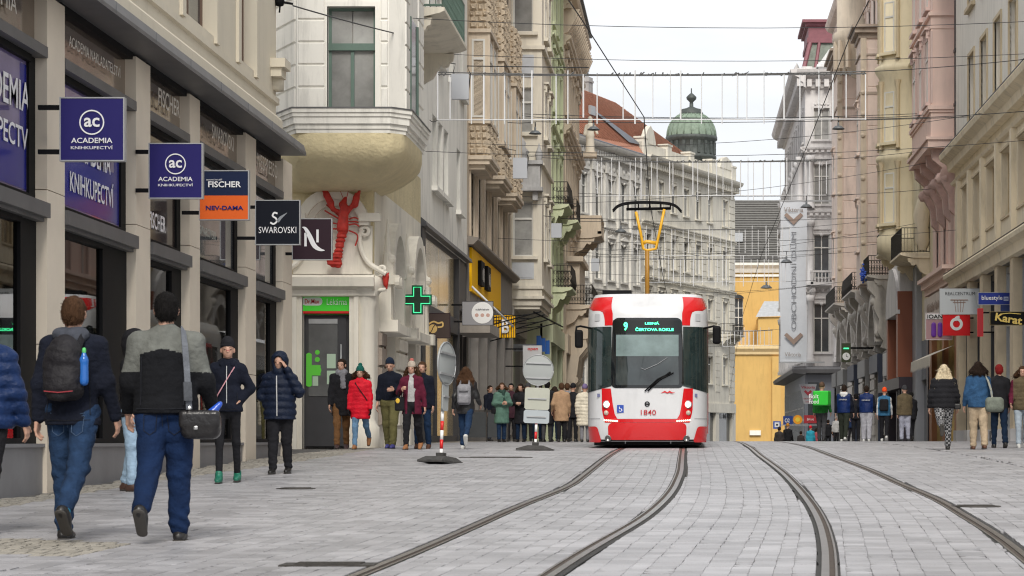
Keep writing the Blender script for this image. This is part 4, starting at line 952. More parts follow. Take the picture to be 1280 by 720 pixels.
mb.tube([(-6.9, 76.6, 4.9), (-5.7, 78.2, 3.7)], .035, 8); mb.build('white_arm', white_m, aw); mb = MB()
for y_ in (77., 79., 82., 85.): mb.tube([(-7, y_, 3.5), (-5.0, y_+1.5, 4.15), (-4.8, y_+1.5, 4.2)], .022, 5); mb.tube([(-7, y_+.6, 3.9), (-5.2, y_+1.5, 4.1)], .018, 5)
mb.tube([(-5.0, 77.8, 4.15), (-4.6, 88, 4.15)], .03, 6); mb.build('support_arm', black_m, aw)
t, at = blade('striped_sign', 'yellow sign with black slats and a pale B behind the awning arms', 616, 394, 644, 422, 80, yel, black_m, -7.0); k = 80/F
for q in range(9):
    mb = MB(); mb.box((-13+3.1*q)*k, (-13+3.1*q+1.1)*k, -.03, 0, -13.5*k, 13.5*k); link('slat', mb.mesh('slat', M_('brown slat', (.1, .05, .02), .6)), t, M=at(630, 408, .004))
text('B', at(632, 408, .05), 9*k, 17*k, white_m, t, bold=.03)
# ================================================================ LEFT: cream house with the tall oriel
b = thing('cream_house', 'cream house with a tall boxed oriel and grey parapet balcony', 'building', (-7, 98, gz(98)))
q = S_.mb(); wall(q, 95.01, 103, 5.3, 22.5, []); q.build('upper_wall', plast_bei, b); mass(b, S_, 95.01, 103, -2, 22.5, 10, plast_bei); roof(b, S_, 95.01, 103, 22.5, 10, 3, roof_red); cornice(b, S_, 95.01, 103, 21.5, 'l', plast_bei, .5)
fo = FR((0, 95.3, 0), (1, 0, 0), (0, -1, 0)); ox0, ox1 = -7.4, -5.8
ops = []
for z0, z1 in ((7.3, 9.5), (12.2, 14.0), (16.2, 18.4)): ops += [(-6.95, -6.15, z0, z1)]
q = fo.mb(); wall(q, ox0, ox1, 5.6, 20, ops, th=.25); q.box(ox0+.01, ox1-.01, -6.7, -.25, 5.6, 20); q.build('oriel', plast_bei, b)
for z0, z1 in ((7.3, 9.5), (12.2, 14.0), (16.2, 18.4)):
    windows(b, fo, [-6.55], z0, .8, z1-z0, 1, (.68,), wframe, glass_c, 'sill', plast_bei, recess=.12)
    windows(b, FR((ox1, 0, 0), (0, 1, 0), (1, 0, 0)), [97.4, 100], z0, 1.2, z1-z0, 2, (.68,), wframe, glass_d, 'flat', plast_bei, recess=-.01)
q = fo.mb()
for z0, z1, e in ((5.2, 5.34, -.1), (5.34, 5.6, -.02), (5.6, 5.72, .1), (6.0, 6.12, .07), (15.5, 15.65, .12), (10.9, 11.0, .1)): q.box(ox0-e, ox1+e, -6.7-e, e, z0+.003, z1)
q.build('oriel_cornice', plast_bei, b)
q = fo.mb(); q.box(-6.98, -6.12, 0, .03, 6.4, 7.05); q.box(-6.9, -6.2, .03, .04, 6.45, 7.0); q.box(-7.3, -7.05, 0, .03, 7.4, 9.6); q.box(-6.98, -6.12, 0, .03, 14.4, 15.3); q.build('grey_panel', M_('pale blue grey panel', (.50, .52, .55), .8, var=.08), b)
q = fo.mb(); q.box(-7.3, -5.75, 0, .55, 9.85, 10.0); q.box(-7.2, -5.85, 0, .45, 10.0, 10.9); q.box(-7.3, -5.75, 0, .55, 10.9, 11.05); q.box(-7.1, -6.9, 0, .35, 9.5, 9.85); q.box(-6.15, -5.95, 0, .35, 9.5, 9.85)
q.lathe([(.16, 11.05), (.2, 11.3), (.28, 11.4), (.1, 11.6), (.14, 11.75), (0, 12.0)], (-6.55, .25, 0), 10); q.lathe([(.1, 11.05), (.16, 11.3), (.05, 11.6), (0, 11.8)], (-5.9, .25, 0), 8); q.build('parapet_balcony', M_('grey weathered cement', (.46, .46, .46), .85, var=.15, stain=.3), b)
q = S_.mb(); q.box(95.01, 103, -.3, .1, 4.3, 5.3); q.box(95.01, 95.5, -.3, .05, -.5, 4.3); q.box(102.5, 103, -.3, .05, -.5, 4.3); q.build('shop_piers', M_('pale shop stone', (.42, .39, .34), .8), b)
q = S_.mb(); q.box(95.5, 102.5, -.2, -.18, -.5, 4.3); q.build('display_pane', glass_d, b)
# ================================================================ LEFT: pale green house
b = thing('green_house', 'narrow pale green house with wrought iron balconies', 'building', (-6.9, 108, gz(108))); G = side(-5.95, 1)
ops = []
for w in (6.4, 10.4, 14.4, 18.2): ops += windows(b, G, [105, 108, 111], w, 1.1, 2.3, 2, (.68,), wframe, None, 'triorn', plast_grn)
q = G.mb(); wall(q, 103.01, 113, 5, 22, ops); q.build('upper_wall', plast_grn, b); mass(b, G, 103.01, 113, -3, 22, 10, plast_grn); roof(b, G, 103.01, 113, 22, 10, 3, roof_red); cornice(b, G, 103.01, 113, 21, 'l', plast_grn, .5)
for w in (9.8, 13.8, 17.7): cornice(b, G, 103.01, 113, w-.4, 's', plast_grn)
for u in (103.3, 106.3, 109.3, 112.4): q = G.mb(); q.box(u, u+.35, 0, .1, 5.2, 20.9); q.build('pilaster', plast_grn, b)
balcony(b, G, 103.6, 107.6, 6.6, .95, plast_grn, 'belly', iron, 2); balcony(b, G, 103.6, 107.6, 10.2, .8, plast_grn, 'belly', iron, 2); balcony(b, G, 109, 112.6, 10.0, .95, plast_grn, 'iron', iron, 2)
q = G.mb(); q.box(103.01, 113, -.3, .15, 4.2, 5); q.box(103.01, 103.6, -.3, .06, -1, 4.2); q.box(112.2, 113, -.3, .06, -1, 4.2); q.box(107.6, 108.2, -.3, .06, -1, 4.2); q.build('shop_piers', plast_grn, b)
q = G.mb(); q.box(103.6, 107.6, -.2, -.18, -1, 4.2); q.box(108.2, 112.2, -.2, -.18, -1, 4.2); q.build('display_pane', glass_d, b)
# ================================================================ LEFT: ornate beige palace with deep eaves
b = thing('ornate_palace', 'ornate beige palace with deep bracketed eaves and a huge scroll console', 'building', (-6.6, 120, gz(120))); G = side(-5.85, 1)
ops = []
for w in (7.4, 11.6, 15.6): ops += windows(b, G, [115, 118.2, 121.4, 124.6, 127.4], w, 1.2, 2.3, 2, (.68,), wframe_b, None, 'archorn', plast_tan)
q = G.mb(); wall(q, 113.01, 129, 5, 21, ops); q.build('upper_wall', plast_tan, b); mass(b, G, 113.01, 129, -3, 21, 10, plast_tan); roof(b, G, 113.01, 129, 21.6, 10, 3.5, zincr, .7)
cornice(b, G, 113.01, 129, 20.3, 'l', plast_tan, .45, k=.75)
for w in (10.3, 14.4, 18.6): cornice(b, G, 113.01, 129, w, 'm', plast_tan, .4)
for i in range(18):
    u = 113.5+i*.9; q = G.mb(); q.prof(u-.12, u+.12, [(0, 19.2), (.2, 19.3), (.55, 19.9), (.75, 20.35), (0, 20.35)]); q.build('eave_bracket', plast_tan, b)
    q = G.mb(); q.lathe([(0, 0), (.18, 0), (.2, .08), (0, .12)], (u+.45, 0, 19.6), 8, ax='y'); q.build('rosette', plast_tan, b)
q = G.mb(); q.box(115.6, 122, 0, .75, 5.9, 6.15); q.box(115.8, 121.8, 0, .62, 6.15, 8.6); q.box(115.5, 122.1, 0, .8, 8.6, 8.85); q.build('bay_window_body', plast_tan, b)
for u in (116., 119., 121.4):
    q = G.mb(); q.prof(u-.3, u+.3, [(0, 5.9), (1.2, 5.9), (1.25, 5.4), (.9, 5.0), (1.0, 4.5), (.6, 4.0), (.5, 3.2), (.2, 2.2), (0, 1.6)]); q.tube([(u-.34, .85, 5.15), (u+.34, .85, 5.15)], .3, 12); q.tube([(u-.33, .35, 2.9), (u+.33, .35, 2.9)], .2, 12); q.build('console', plast_tan, b)
balcony(b, G, 115.4, 122.2, 6.5, 1.3, plast_tan, 'belly', iron, 2); balcony(b, G, 123.4, 127.6, 10.6, 1.4, plast_tan, 'stone', None, 2)
st = thing('roof_statue', 'pale stone figure standing on the palace balcony ledge', 'statue', (-5.1, 125, 14.95)); V, Fc = grow([('c', (0, 0, 0), (0, 0, .9), .25, .2), ('c', (0, 0, .9), (0, 0, 1.4), .22, .18), ('e', (0, 0, 1.75), (.13, .14, .17)), ('c', (0, 0, 1.5), (.0, 0, 1.7), .08, .07), ('c', (.2, 0, 1.4), (.38, -.1, 1.0), .08, .07), ('c', (-.2, 0, 1.4), (-.3, -.1, .95), .08, .07)], .04, k=.08); link('figure', npmesh('figure', [(V, Fc)], plast_bei), st)
mb = MB(); mb.box(-.35, .35, -.35, .35, -.25, .02); o = mb.build('plinth', plast_tan); o.parent = st
q = G.mb(); q.box(113.01, 129, -.3, .2, 4.1, 5); 
for u in (113.01, 117, 121, 125, 128.4): q.box(u, u+.6, -.3, .12, -1.2, 4.1)
q.build('shop_piers', plast_tan, b)
for u in (113.7, 117.7, 121.7, 125.7): q = G.mb(); q.box(u, u+3.2, -.2, -.18, -1.2, 4.1); q.build('display_pane', glass_d, b)
# small shop signs along the left row
t, at = blade('shop_sign', 'grey shop sign with small red letters behind the round road sign', 654, 432, 677, 462, 92, M_('pale grey board', (.55, .55, .56), .5), galv, -7.); text('open', at(666, 437, .01), 13*92/F, 4*92/F, red_m, t, bold=.02)
for i in range(3):
    t, at = blade('blue_letter', ['first', 'second', 'third'][i]+' blue cut-out letter in the row above the pale shop board', 671+i*5.4, 420+i*3, 675.6+i*5.4, 436+i*3, 98+i, M_('blue plastic', (.02, .12, .45), .4), M_('blue plastic', (.02, .12, .45), .4), -7.0, th=.3, cat='shop lettering', group='row of blue shop letters', arms=False)
    mb = MB(); mb.box(-7.2, t.location.x, 98+i+.1, 98+i+.2, t.location.z+.1, t.location.z+.2); mb.build('fixing', galv, t)
# ================================================================ FAR LEFT: long white palace, red roof, dome
A0, A1 = Vector((-8.4, 180, 0)), Vector((4.16, 215, 0)); tt = (A1-A0).normalized(); LEN = (A1-A0).length
nn_ = Vector((tt.y, -tt.x, 0)); W1 = FR(A0, tt, nn_)
S1 = LEN*.37
b = thing('white_palace', 'long white stucco building with carved windows under a red tiled roof', 'building', tuple(W1.pt(S1/2, 0, gz(185)))) 
us = [1.6+i*2.75 for i in range(5)]; ops = []
for w, h, st_ in ((17.2, 3.0, 'archorn'), (12.4, 2.9, 'triorn'), (8., 2.7, 'flatorn'), (3.8, 2.5, 'flat')): ops += windows(b, W1, us, w, 1.25, h, 2, (.7,), wframe, None, st_, plast_pal)
q = W1.mb(); wall(q, -6, S1, -5, 22, ops); q.build('facade_wall', plast_pal, b)
q = W1.mb(); q.box(-6, S1, -14, -.4, -5, 22); q.build('building_body', plast_pal, b)
cornice(b, W1, -6, S1, 21.6, 'l', plast_pal, .5)
for w in (16.4, 11.6, 7.2, 2.9): cornice(b, W1, -6, S1, w-.3, 'm', plast_pal, .4, k=.7)
for i in range(6):
    u = .05+i*2.75
    if u < S1-.5: q = W1.mb(); q.box(u, u+.4, 0, .18, 11.9, 21.5); q.build('pilaster', plast_pal, b); q = W1.mb(); q.box(u-.08, u+.48, .18, .3, 20.6, 21.4); q.build('capital', plast_pal, b)
for i in range(14):
    u = -1+i*1.05; q = W1.mb(); q.lathe([(0, 0), (.28, 0), (.3, .1), (.15, .22), (0, .25)], (u, 0.0, 21.0), 8, ax='y')
    if u < S1-.3: q.build('festoon', plast_pal, b)
balcony(b, W1, 3.4, 6.3, 7.9, .9, plast_pal, 'stone', None, 2); balcony(b, W1, 8.9, 11.8, 7.9, .9, plast_pal, 'stone', None, 2)
# red tiled roof: slope facing the street, hip towards the right
q = W1.mb(); e0, e1 = (-6, .4, 22.7), (28.4, -.9, 24.1); rd0, rd1 = (-6, -2.7, 27.6), (15, -2.7, 27.3)
q.add([e0, (S1, .4, 22.7), e1, rd1, rd0, (-6, -14, 22.7), (28.4, -14, 22.9)], [(0, 1, 2, 3, 4), (2, 6, 3), (3, 6, 5, 4), (0, 4, 5), (0, 5, 6, 2, 1)]); rf = q.build('roof', roof_red, b)
# tile courses standing proud of the slope
def slope_pt(s, t):      # s along 0..1, t up 0..1
    a = Vector((-6, .4, 22.7)).lerp(Vector(e1), s); c = Vector(rd0).lerp(Vector(rd1), s); return a.lerp(c, t)
q = W1.mb()
for i in range(26):
    t0, t1 = i/26, (i+1)/26
    vs = [slope_pt(0, t0)+Vector((0, .09, .1)), slope_pt(1, t0)+Vector((0, .09, .1)), slope_pt(1, t1)+Vector((0, .02, .03)), slope_pt(0, t1)+Vector((0, .02, .03)), slope_pt(0, t0), slope_pt(1, t0)]
    q.add(vs, [(0, 1, 2, 3), (4, 5, 1, 0)])
q.build('tile_courses', roof_red, rf, kind='stuff')
q = W1.mb(); nrib = 70
for i in range(nrib):
    s = i/nrib; q.tube([slope_pt(s, 0)+Vector((0, .12, .12)), slope_pt(s, 1)+Vector((0, .05, .06))], .06, 4, smooth=False)
q.build('tile_ribs', roof_red, rf, kind='stuff')
q = W1.mb(); q.prof(-6, S1, [(.5, 22.75), (.5, 22.85), (-.8, 23.5), (-.9, 23.3)]); q.build('dark_roof_edge', zincr, b)
q = W1.mb(); q.add([slope_pt(.50, .0)+Vector((0, .2, .25)), slope_pt(.60, .0)+Vector((0, .2, .25)), slope_pt(.47, .5)+Vector((0, .2, .25)), slope_pt(.45, .5)+Vector((0, .2, .25))], [(0, 1, 2, 3)]); q.build('grey_valley', zincr, b)
q = W1.mb(); a = slope_pt(.42, .45); q.box(a.x-.5, a.x+.5, a.y+.1, a.y+.3, a.z, a.z+.7); q.build('roof_window', galv, b)
for i, (u, d_) in enumerate(((3.4, -2.7), (5.2, -2.8), (7.0, -2.9), (9.6, -3.1))):
    c = W1.mb(); c.box(u-.45, u+.45, d_-.4, d_+.4, 25.5, 29.6-.3*i); c.box(u-.52, u+.52, d_-.47, d_+.47, 29.2-.3*i, 29.35-.3*i); c = c.build('chimney', M_('cement chimney', (.35, .34, .33), .9, var=.2), b)
    k_ = W1.mb()
    for q_ in (-.2, .2): k_.lathe([(.14, 29.6-.3*i), (.14, 30.1-.3*i), (.2, 30.1-.3*i), (.2, 30.3-.3*i), (0, 30.35-.3*i)], (u+q_, d_, 0), 8)
    k_.build('chimney_pot', galv, c)
# right part, cream
b2 = thing('ivory_palace', 'ivory corner building with attic parapet, balcony and dark shop front', 'building', tuple(W1.pt(LEN*.7, 0, gz(205))))
us = [S1+1.5+i*3.05 for i in range(8)]; us = [u for u in us if u < LEN-1.2]; us[-1] = LEN-2.6; ops = []
for w, h, st_ in ((18.9, 2.3, 'orn'), (14.2, 2.5, 'flat'), (9.4, 2.8, 'flatorn'), (4.9, 2.4, 'orn')): ops += windows(b2, W1, us, w, 1.3, h, 2, (.7,), wframe, None, st_, plast_pal2)
q = W1.mb(); wall(q, S1, LEN, 3.2, 22.6, ops); q.build('facade_wall', plast_pal2, b2); q = W1.mb(); q.box(S1, LEN, -16, -.4, -5, 22.6); q.build('building_body', plast_pal2, b2)
cornice(b2, W1, S1, LEN, 21.9, 'l', plast_pal2, .5); q = W1.mb(); q.box(S1, LEN, -.5, .05, 23.06, 24.0)
for u in np.linspace(S1+.5, LEN-.6, 5): q.box(u-.5, u+.5, -.6, .2, 23.06, 24.3); q.box(u-.6, u+.6, -.65, .25, 24.3, 24.45)
q.build('attic_parapet', plast_pal2, b2)
q = W1.mb(); q.prism([(S1+.3, 24.0), (S1+3.2, 24.0), (S1+2.6, 25.1), (S1+1.9, 25.5), (S1+1.2, 25.1)], -.3, .1); q.prism([(LEN-4.2, 24.0), (LEN-.6, 24.0), (LEN-1.2, 24.8), (LEN-2.4, 25.1), (LEN-3.6, 24.8)], -.3, .1); q.build('gable_ornament', plast_pal2, b2)
for w in (17.7, 13.2, 8.7): cornice(b2, W1, S1, LEN, w-.3, 'm', plast_pal2, .4, k=.7)
courses(b2, W1, LEN-1.5, LEN, 3.4, 21.6, .62, plast_pal2, proud=.07); 
for w0_ in (13.3, 8.9, 4.2):
    for i_, u_ in enumerate(us[:-1]):
        um = (u_+us[i_+1])/2; courses(b2, W1, um-.55, um+.55, w0_, w0_+4.0 if w0_ > 9 else w0_+3.6, .62, plast_pal2, proud=.05)
balcony(b2, W1, S1+8, S1+15.5, 9.3, 1.2, plast_pal2, 'stone', None, 4); balcony(b2, W1, LEN-4.0, LEN-.6, 9.3, 1.2, plast_pal2, 'bars', iron, 2)
dg = M_('dark green shop front', (.04, .07, .065), .4)
q = W1.mb(); q.box(S1, LEN, -.4, 0, -5, -2.2); q.box(S1, LEN, -.4, .15, 2.4, 3.2); 
for u in np.linspace(S1, LEN-.8, 6): q.box(u, u+.9, -.4, .08, -2.2, 2.4)
q.build('shop_piers', plast_pal2, b2)
for a, c in zip(np.linspace(S1, LEN-.8, 6)[:-1], np.linspace(S1, LEN-.8, 6)[1:]): q = W1.mb(); q.box(a+.9, c, -.3, -.2, -2.2, 2.4); q.build('display_pane', glass_d, b2)
text('MEINL', W1.at(LEN-2.2, .17, 2.1), 3.0, .6, black_m, b2, bold=.02)
# end wall facing right
E1 = FR(tuple(A1), (-nn_.x, -nn_.y, 0), (tt.x, tt.y, 0)); us2 = [2.5, 6, 9.5, 13]
windows(b2, E1, us2, 18.9, 1.3, 2.3, 2, (.7,), wframe, glass_d, 'orn', plast_pal2, recess=-.02); windows(b2, E1, us2, 14.2, 1.3, 2.5, 2, (.7,), wframe, glass_d, 'flat', plast_pal2, recess=-.02)
# dome
dc = (.3, 211., 0); t = thing('domed_tower', 'green copper dome on a dark round drum rising behind the ivory building', 'dome', (dc[0], dc[1], 22.6))
mb = MB(); mb.lathe([(2.05, 22.0), (2.05, 24.6), (2.2, 24.7), (2.2, 24.9), (2.08, 25.0), (2.08, 26.2), (2.28, 26.35), (2.28, 26.6), (2.1, 26.7)], dc, 28); mb.build('drum', dkcopper, t)
mb = MB(); mb.lathe([(2.16*math.cos(a)**.8 if a < 1.5 else .75, 26.65+2.1*math.sin(a)) for a in np.linspace(0, 1.25, 9)], dc, 28); mb.build('cupola', patina, t)
for i in range(20):
    a = 2*PI*i/20; mb = MB(); mb.tube([(dc[0]+2.18*math.cos(q)**.8*math.cos(a), dc[1]+2.18*math.cos(q)**.8*math.sin(a), 26.66+2.12*math.sin(q)) for q in np.linspace(0, 1.25, 7)], .05, 5); mb.build('rib', patina, t)
    mb = MB(); mb.box(-.13, .13, -.08, .0, 25.05, 26.15, T=Matrix.Translation((dc[0], dc[1], 0)) @ Matrix.Rotation(a, 4, 'Z') @ Matrix.Translation((0, -2.08, 0))); mb.build('drum_panel', dkcopper, t)
mb = MB(); mb.lathe([(1.0, 28.55), (1.05, 28.75), (.9, 28.85), (.9, 29.05), (.5, 29.15), (.18, 29.3), (.16, 29.7), (.42, 29.95), (.45, 30.15), (.2, 30.4), (.06, 30.5), (.05, 30.9), (0, 30.95)], dc, 14); mb.build('lantern', dkcopper, t)
# ================================================================ yellow church
YC = 285.; C = front(YC); k = YC/F
b = thing('yellow_church', 'yellow plastered church wall with a huge slate roof and white cornice', 'church', (8, YC, gz(YC)))
X0, X1 = (900-860)*k, (981-860)*k; zb = -6
zq = lambda y: (550-y)*k
ops = [((911-860)*k, (929-860)*k, zq(420), zq(373))]
q = C.mb(); wall(q, X0-10, X1+14, zb, zq(338), ops, th=.8); q.build('nave_wall', plast_church, b)
q = C.mb(); q.prof(X0-10, X1+14, [(.0, zq(341)), (.3, zq(341)), (.5, zq(336)), (.9, zq(332)), (.9, zq(329)), (0, zq(329))]); q.prof(X0-10, X1+14, [(0, zq(346)), (.2, zq(346)), (.2, zq(343)), (0, zq(343))]); q.build('cornice', plast_white2, b)
q = C.mb(); q.box(X0-10, X1+14, -.3, -.35, 0, 1); 
q = C.mb(); q.add([(X0-10, .7, zq(329)), (X1+14, .7, zq(329)), (X1+14, -12, zq(238)), (X0-10, -12, zq(238)), (X0-10, -26, zq(329)), (X1+14, -26, zq(329))], [(0, 1, 2, 3), (3, 2, 5, 4), (0, 3, 4), (1, 5, 2)]); rf = q.build('roof', roof_grey, b)
q = C.mb(); N = 26
for i in range(N):
    p0 = Vector((0, .7, zq(329))).lerp(Vector((0, -12, zq(238))), i/N); p1 = Vector((0, .7, zq(329))).lerp(Vector((0, -12, zq(238))), (i+1)/N)
    q.add([(X0-10, p0.y+.12, p0.z+.16), (X1+14, p0.y+.12, p0.z+.16), (X1+14, p1.y, p1.z+.04), (X0-10, p1.y, p1.z+.04), (X0-10, p0.y, p0.z), (X1+14, p0.y, p0.z)], [(0, 1, 2, 3), (4, 5, 1, 0)])
q.build('slate_courses', roof_grey, rf, kind='stuff')
q = C.mb(); p0 = Vector((0, .7, zq(329))).lerp(Vector((0, -12, zq(238))), .32); x_ = (923-860)*k; q.box(x_-.6, x_+.6, p0.y, p0.y+.5, p0.z, p0.z+1.1); q.build('skylight', galv, b)
q = C.mb(); q.box(X0-10, X1+14, -.2, -.1, zq(325.9), zq(322)); 
q = C.mb(); q.box(ops[0][0], ops[0][1], -.5, -.45, ops[0][2], ops[0][3]); q.prism([(ops[0][0]+.9+.9*math.cos(a), ops[0][3]+.5*math.sin(a)) for a in np.linspace(0, PI, 9)], .005, .03); q = q.build('arched_window', glass_d, b)
w_ = C.mb(); 
for i in range(4): w_.box(ops[0][0]+i*.55, ops[0][0]+i*.55+.08, -.45, -.38, ops[0][2], ops[0][3])
for i in range(4): w_.box(ops[0][0], ops[0][1], -.44, -.39, ops[0][2]+i*1.1, ops[0][2]+i*1.1+.08)
w_.build('window_bars', wframe, q)
# lower projecting chapel
K = front(YC-9); kk = (YC-9)/F; zk = lambda y: (550-y)*kk
x0, x1 = (898-860)*kk, (981-860)*kk
q = K.mb(); q.box(x0-8, x1+3, -8.6, 0, zb, zk(442)); ch = q.build('chapel_wall', plast_church, b)
q = K.mb(); q.prof(x0-8, x1+3, [(0, zk(444)), (.25, zk(443)), (.3, zk(440)), (.6, zk(436)), (.6, zk(432)), (0, zk(431))]); q.build('cornice', M_('pale yellow cornice', (.68, .52, .28), .85, var=.08), b)
for a in (965, ):
    q = K.mb(); q.box((a-860)*kk, (976-860)*kk, 0, .6, zb, zk(446)); q.build('buttress', plast_church, b)
q = K.mb(); xb = (948-860)*kk; q.box(xb, x1+3, -8.5, -.5, zk(431), zk(396)); q.build('side_turret', plast_church, b)
q = K.mb(); q.add([(xb-.3, -.2, zk(396)), (x1+3, -.2, zk(394)), (x1+3, -4, zk(374)), (xb+.8, -4, zk(374)), (xb-.3, -8, zk(396))], [(0, 1, 2, 3), (0, 3, 4)]); q.build('turret_roof', M_('pale grey sheet roof', (.36, .37, .38), .6, var=.15), b)
q = K.mb(); cx = (896-860)*kk; q.prism([(cx+(20*kk)*math.cos(a), zk(484)+20*kk*math.sin(a)) for a in np.linspace(0, PI, 16)], .005, .02); q = q.build('lunette_window', glass_d, b)
w_ = K.mb()
for a in (.5, 1.0, 1.57): w_.tube([(cx, .03, zk(484)), (cx+20*kk*math.cos(a), .03, zk(484)+20*kk*math.sin(a))], .05, 4)
w_.build('window_bars', wframe_b, q)
q = K.mb(); x = x0-.5
while x < xb: q.box(x, x+.1, -.3, -.2, zk(431), zk(414)); x += .45
q.box(x0-.5, xb, -.32, -.18, zk(414), zk(413)); q.build('terrace_railing', galv, b)
q = K.mb(); q.box((937-860)*kk, (951-860)*kk, .0, .3, zk(544), zk(538)); q.build('wall_plaque', plast_white2, b)
q = C.mb(); q.box((898-860)*k, (914-860)*k, .0, 1.2, zq(362), zq(360)); q.box((898-860)*k, (914-860)*k, 1.1, 1.2, zq(349), zq(347))
for i in range(4): q.tube([((900+i*4-860)*k, 1.15, zq(360)), ((904+i*4-860)*k, 1.15, zq(349))], .08, 4); q.tube([((904+i*4-860)*k, 1.15, zq(360)), ((900+i*4-860)*k, 1.15, zq(349))], .08, 4)
q.build('gallery_balcony', plast_white2, b)
# ================================================================ RIGHT E: grey white ornate corner building
YE = 167.; XE = 8.15; E = front(YE); k = YE/F; ze = lambda y: (550-y)*k; xe = lambda x: (x-860)*k
b = thing('grey_corner_building', 'grey white ornate corner building with columns, maroon mansard top and dark canopy', 'building', (9.5, YE, gz(YE)))
st0 = Vector((XE, YE, 0)); st1 = Vector((8.1, 201, 0)); SE = FR(tuple(st0), tuple(st1-st0), tuple(Vector((-(st1-st0).y, (st1-st0).x, 0)))); LE = (st1-st0).length
mb = MB(); mb.add([(8.6, 167.5, -5), (18, 167.5, -5), (18, 200.5, -5), (8.6, 200.5, -5), (8.6, 167.5, 26), (18, 167.5, 26), (18, 200.5, 26), (8.6, 200.5, 26)], [(0,3,2,1),(4,5,6,7),(0,1,5,4),(1,2,6,5),(2,3,7,6),(3,0,4,7)]); mb.build('building_body', plast_grey, b)
ops = []
rowsE = ((6.1, 3.4, 'archorn'), (11.3, 3.0, 'triorn'), (16.4, 2.8, 'flatorn'), (20.9, 2.2, 'orn'))
for w, h, s_ in rowsE: ops += windows(b, E, [9.3], w, 1.1, h, 2, (.7,), wframe, None, s_, plast_grey)
q = E.mb(); wall(q, XE, 17.8, 4.9, 25, ops); q.build('facade_wall', plast_grey, b)
ops = []; uE = [2.2+i*3.3 for i in range(10)]
for w, h, s_ in rowsE: ops += windows(b, SE, uE, w, 1.2, h, 2, (.7,), wframe, None, s_, plast_grey)
q = SE.mb(); wall(q, 0.05, LE, 4.9, 25, ops); q.build('side_wall', plast_grey, b)
for w in (10.2, 15.5, 19.9): cornice(b, E, XE-.2, 17.8, w, 'm', plast_grey, .4); cornice(b, SE, -.3, LE+.3, w, 'm', plast_grey, .4)
cornice(b, E, XE-.6, 17.8, 24.4, 'l', plast_grey, .6, k=1.2); cornice(b, SE, -.9, LE+.9, 24.4, 'l', plast_grey, .6, k=1.2)
for fr_, lst in ((E, (8.5, 10.35)), (SE, [.55+i*3.3 for i in range(11)])):
    for u in lst:
        for w0, w1 in ((10.75, 15.4), (5.4, 10.1), (16.1, 19.8)):
            q = fr_.mb(); q.lathe([(.30, w0), (.30, w0+.25), (.22, w0+.3), (.19, w1-.5), (.26, w1-.45), (.32, w1-.05), (.0, w1-.04)], (u, .32, 0), 10); q.build('column', plast_grey, b)
courses(b, E, XE, 8.75, 5.0, 10.1, .5, plast_grey, proud=.08); courses(b, E, 10.6, 11.4, 5.0, 24, .55, plast_grey, proud=.08)
balcony(b, SE, 1.5, 8, 10.8, 1.1, plast_grey, 'stone', None, 4); balcony(b, SE, 14, 22, 16.0, 1.1, plast_grey, 'stone', None, 4); balcony(b, E, 8.5, 10.2, 10.8, .9, plast_grey, 'stone', None, 2)
# attic gable and mansard
q = E.mb(); q.box(xe(1023), xe(1062), -.8, .1, 25.6, ze(78)); q.prism([(xe(1025), ze(78)), (xe(1060), ze(78)), (xe(1052), ze(60)), (xe(1044), ze(56)), (xe(1036), ze(62))], -.6, .05); q.box(xe(1021), xe(1064), -.9, .3, ze(84), ze(81)); q.build('attic_gable', M_('pale attic stucco', (.66, .66, .66), .8, var=.08, stain=.15), b)
mb = MB(); r0 = [(8.1, 170, 25.5), (13, 170, 25.5), (13, 178, 25.5), (7.95, 178, 25.5)]; zt = (550-52)*170/F
r1_ = [((1014-860)*170/F, 170.6, zt), (13, 170.6, zt), (13, 177, zt), (9, 177, zt)]
mb.add(r0+r1_, [(0,3,2,1),(4,5,6,7),(0,1,5,4),(1,2,6,5),(2,3,7,6),(3,0,4,7)]); mb.build('mansard_roof', M_('grey green mansard slate', (.17, .19, .16), .85, var=.25, vs=3), b)
mb = MB(); xa = (1011-860)*170/F; 
for z0, z1, e in ((zt, zt+.35, .1), (zt+.35, zt+1.2, 0), (zt+1.2, zt+1.4, .2), (zt+1.4, zt+1.6, .45)): mb.box(xa-e, 13+e, 170.5-e, 177+e, z0, z1-.002)
mb.build('mansard_crown', maroon, b)
mb = MB(); 
for x_ in (8.1, ): mb.tube([(8.0, 169.9, 25.5), (r1_[0][0]-.05, 170.5, zt)], .16, 6); mb.tube([(8.9, 169.95, 25.5), (r1_[0][0]+.6, 170.5, zt)], .12, 6)
mb.build('mansard_rib', maroon, b)
mb = SE.mb(); 
for i in range(8): u = 6+i*3.4; mb.lathe([(.2, 25.6), (.35, 25.9), (.15, 26.4), (.25, 26.7), (0, 27.2)], (u, .3, 0), 8)
mb.box(0, LE, -.5, .2, 25.6, 26.0); mb.build('roof_parapet', plast_grey, b)
mb = MB(); mb.add([(8, 178, 25.6), (8, 201, 25.6), (14, 201, 25.6), (14, 178, 25.6), (10.5, 179, 28.5), (10.5, 199, 28.5)], [(0, 1, 5, 4), (2, 3, 4, 5), (1, 2, 5), (3, 0, 4), (0, 3, 2, 1)]); mb.build('roof', roof_grey, b)
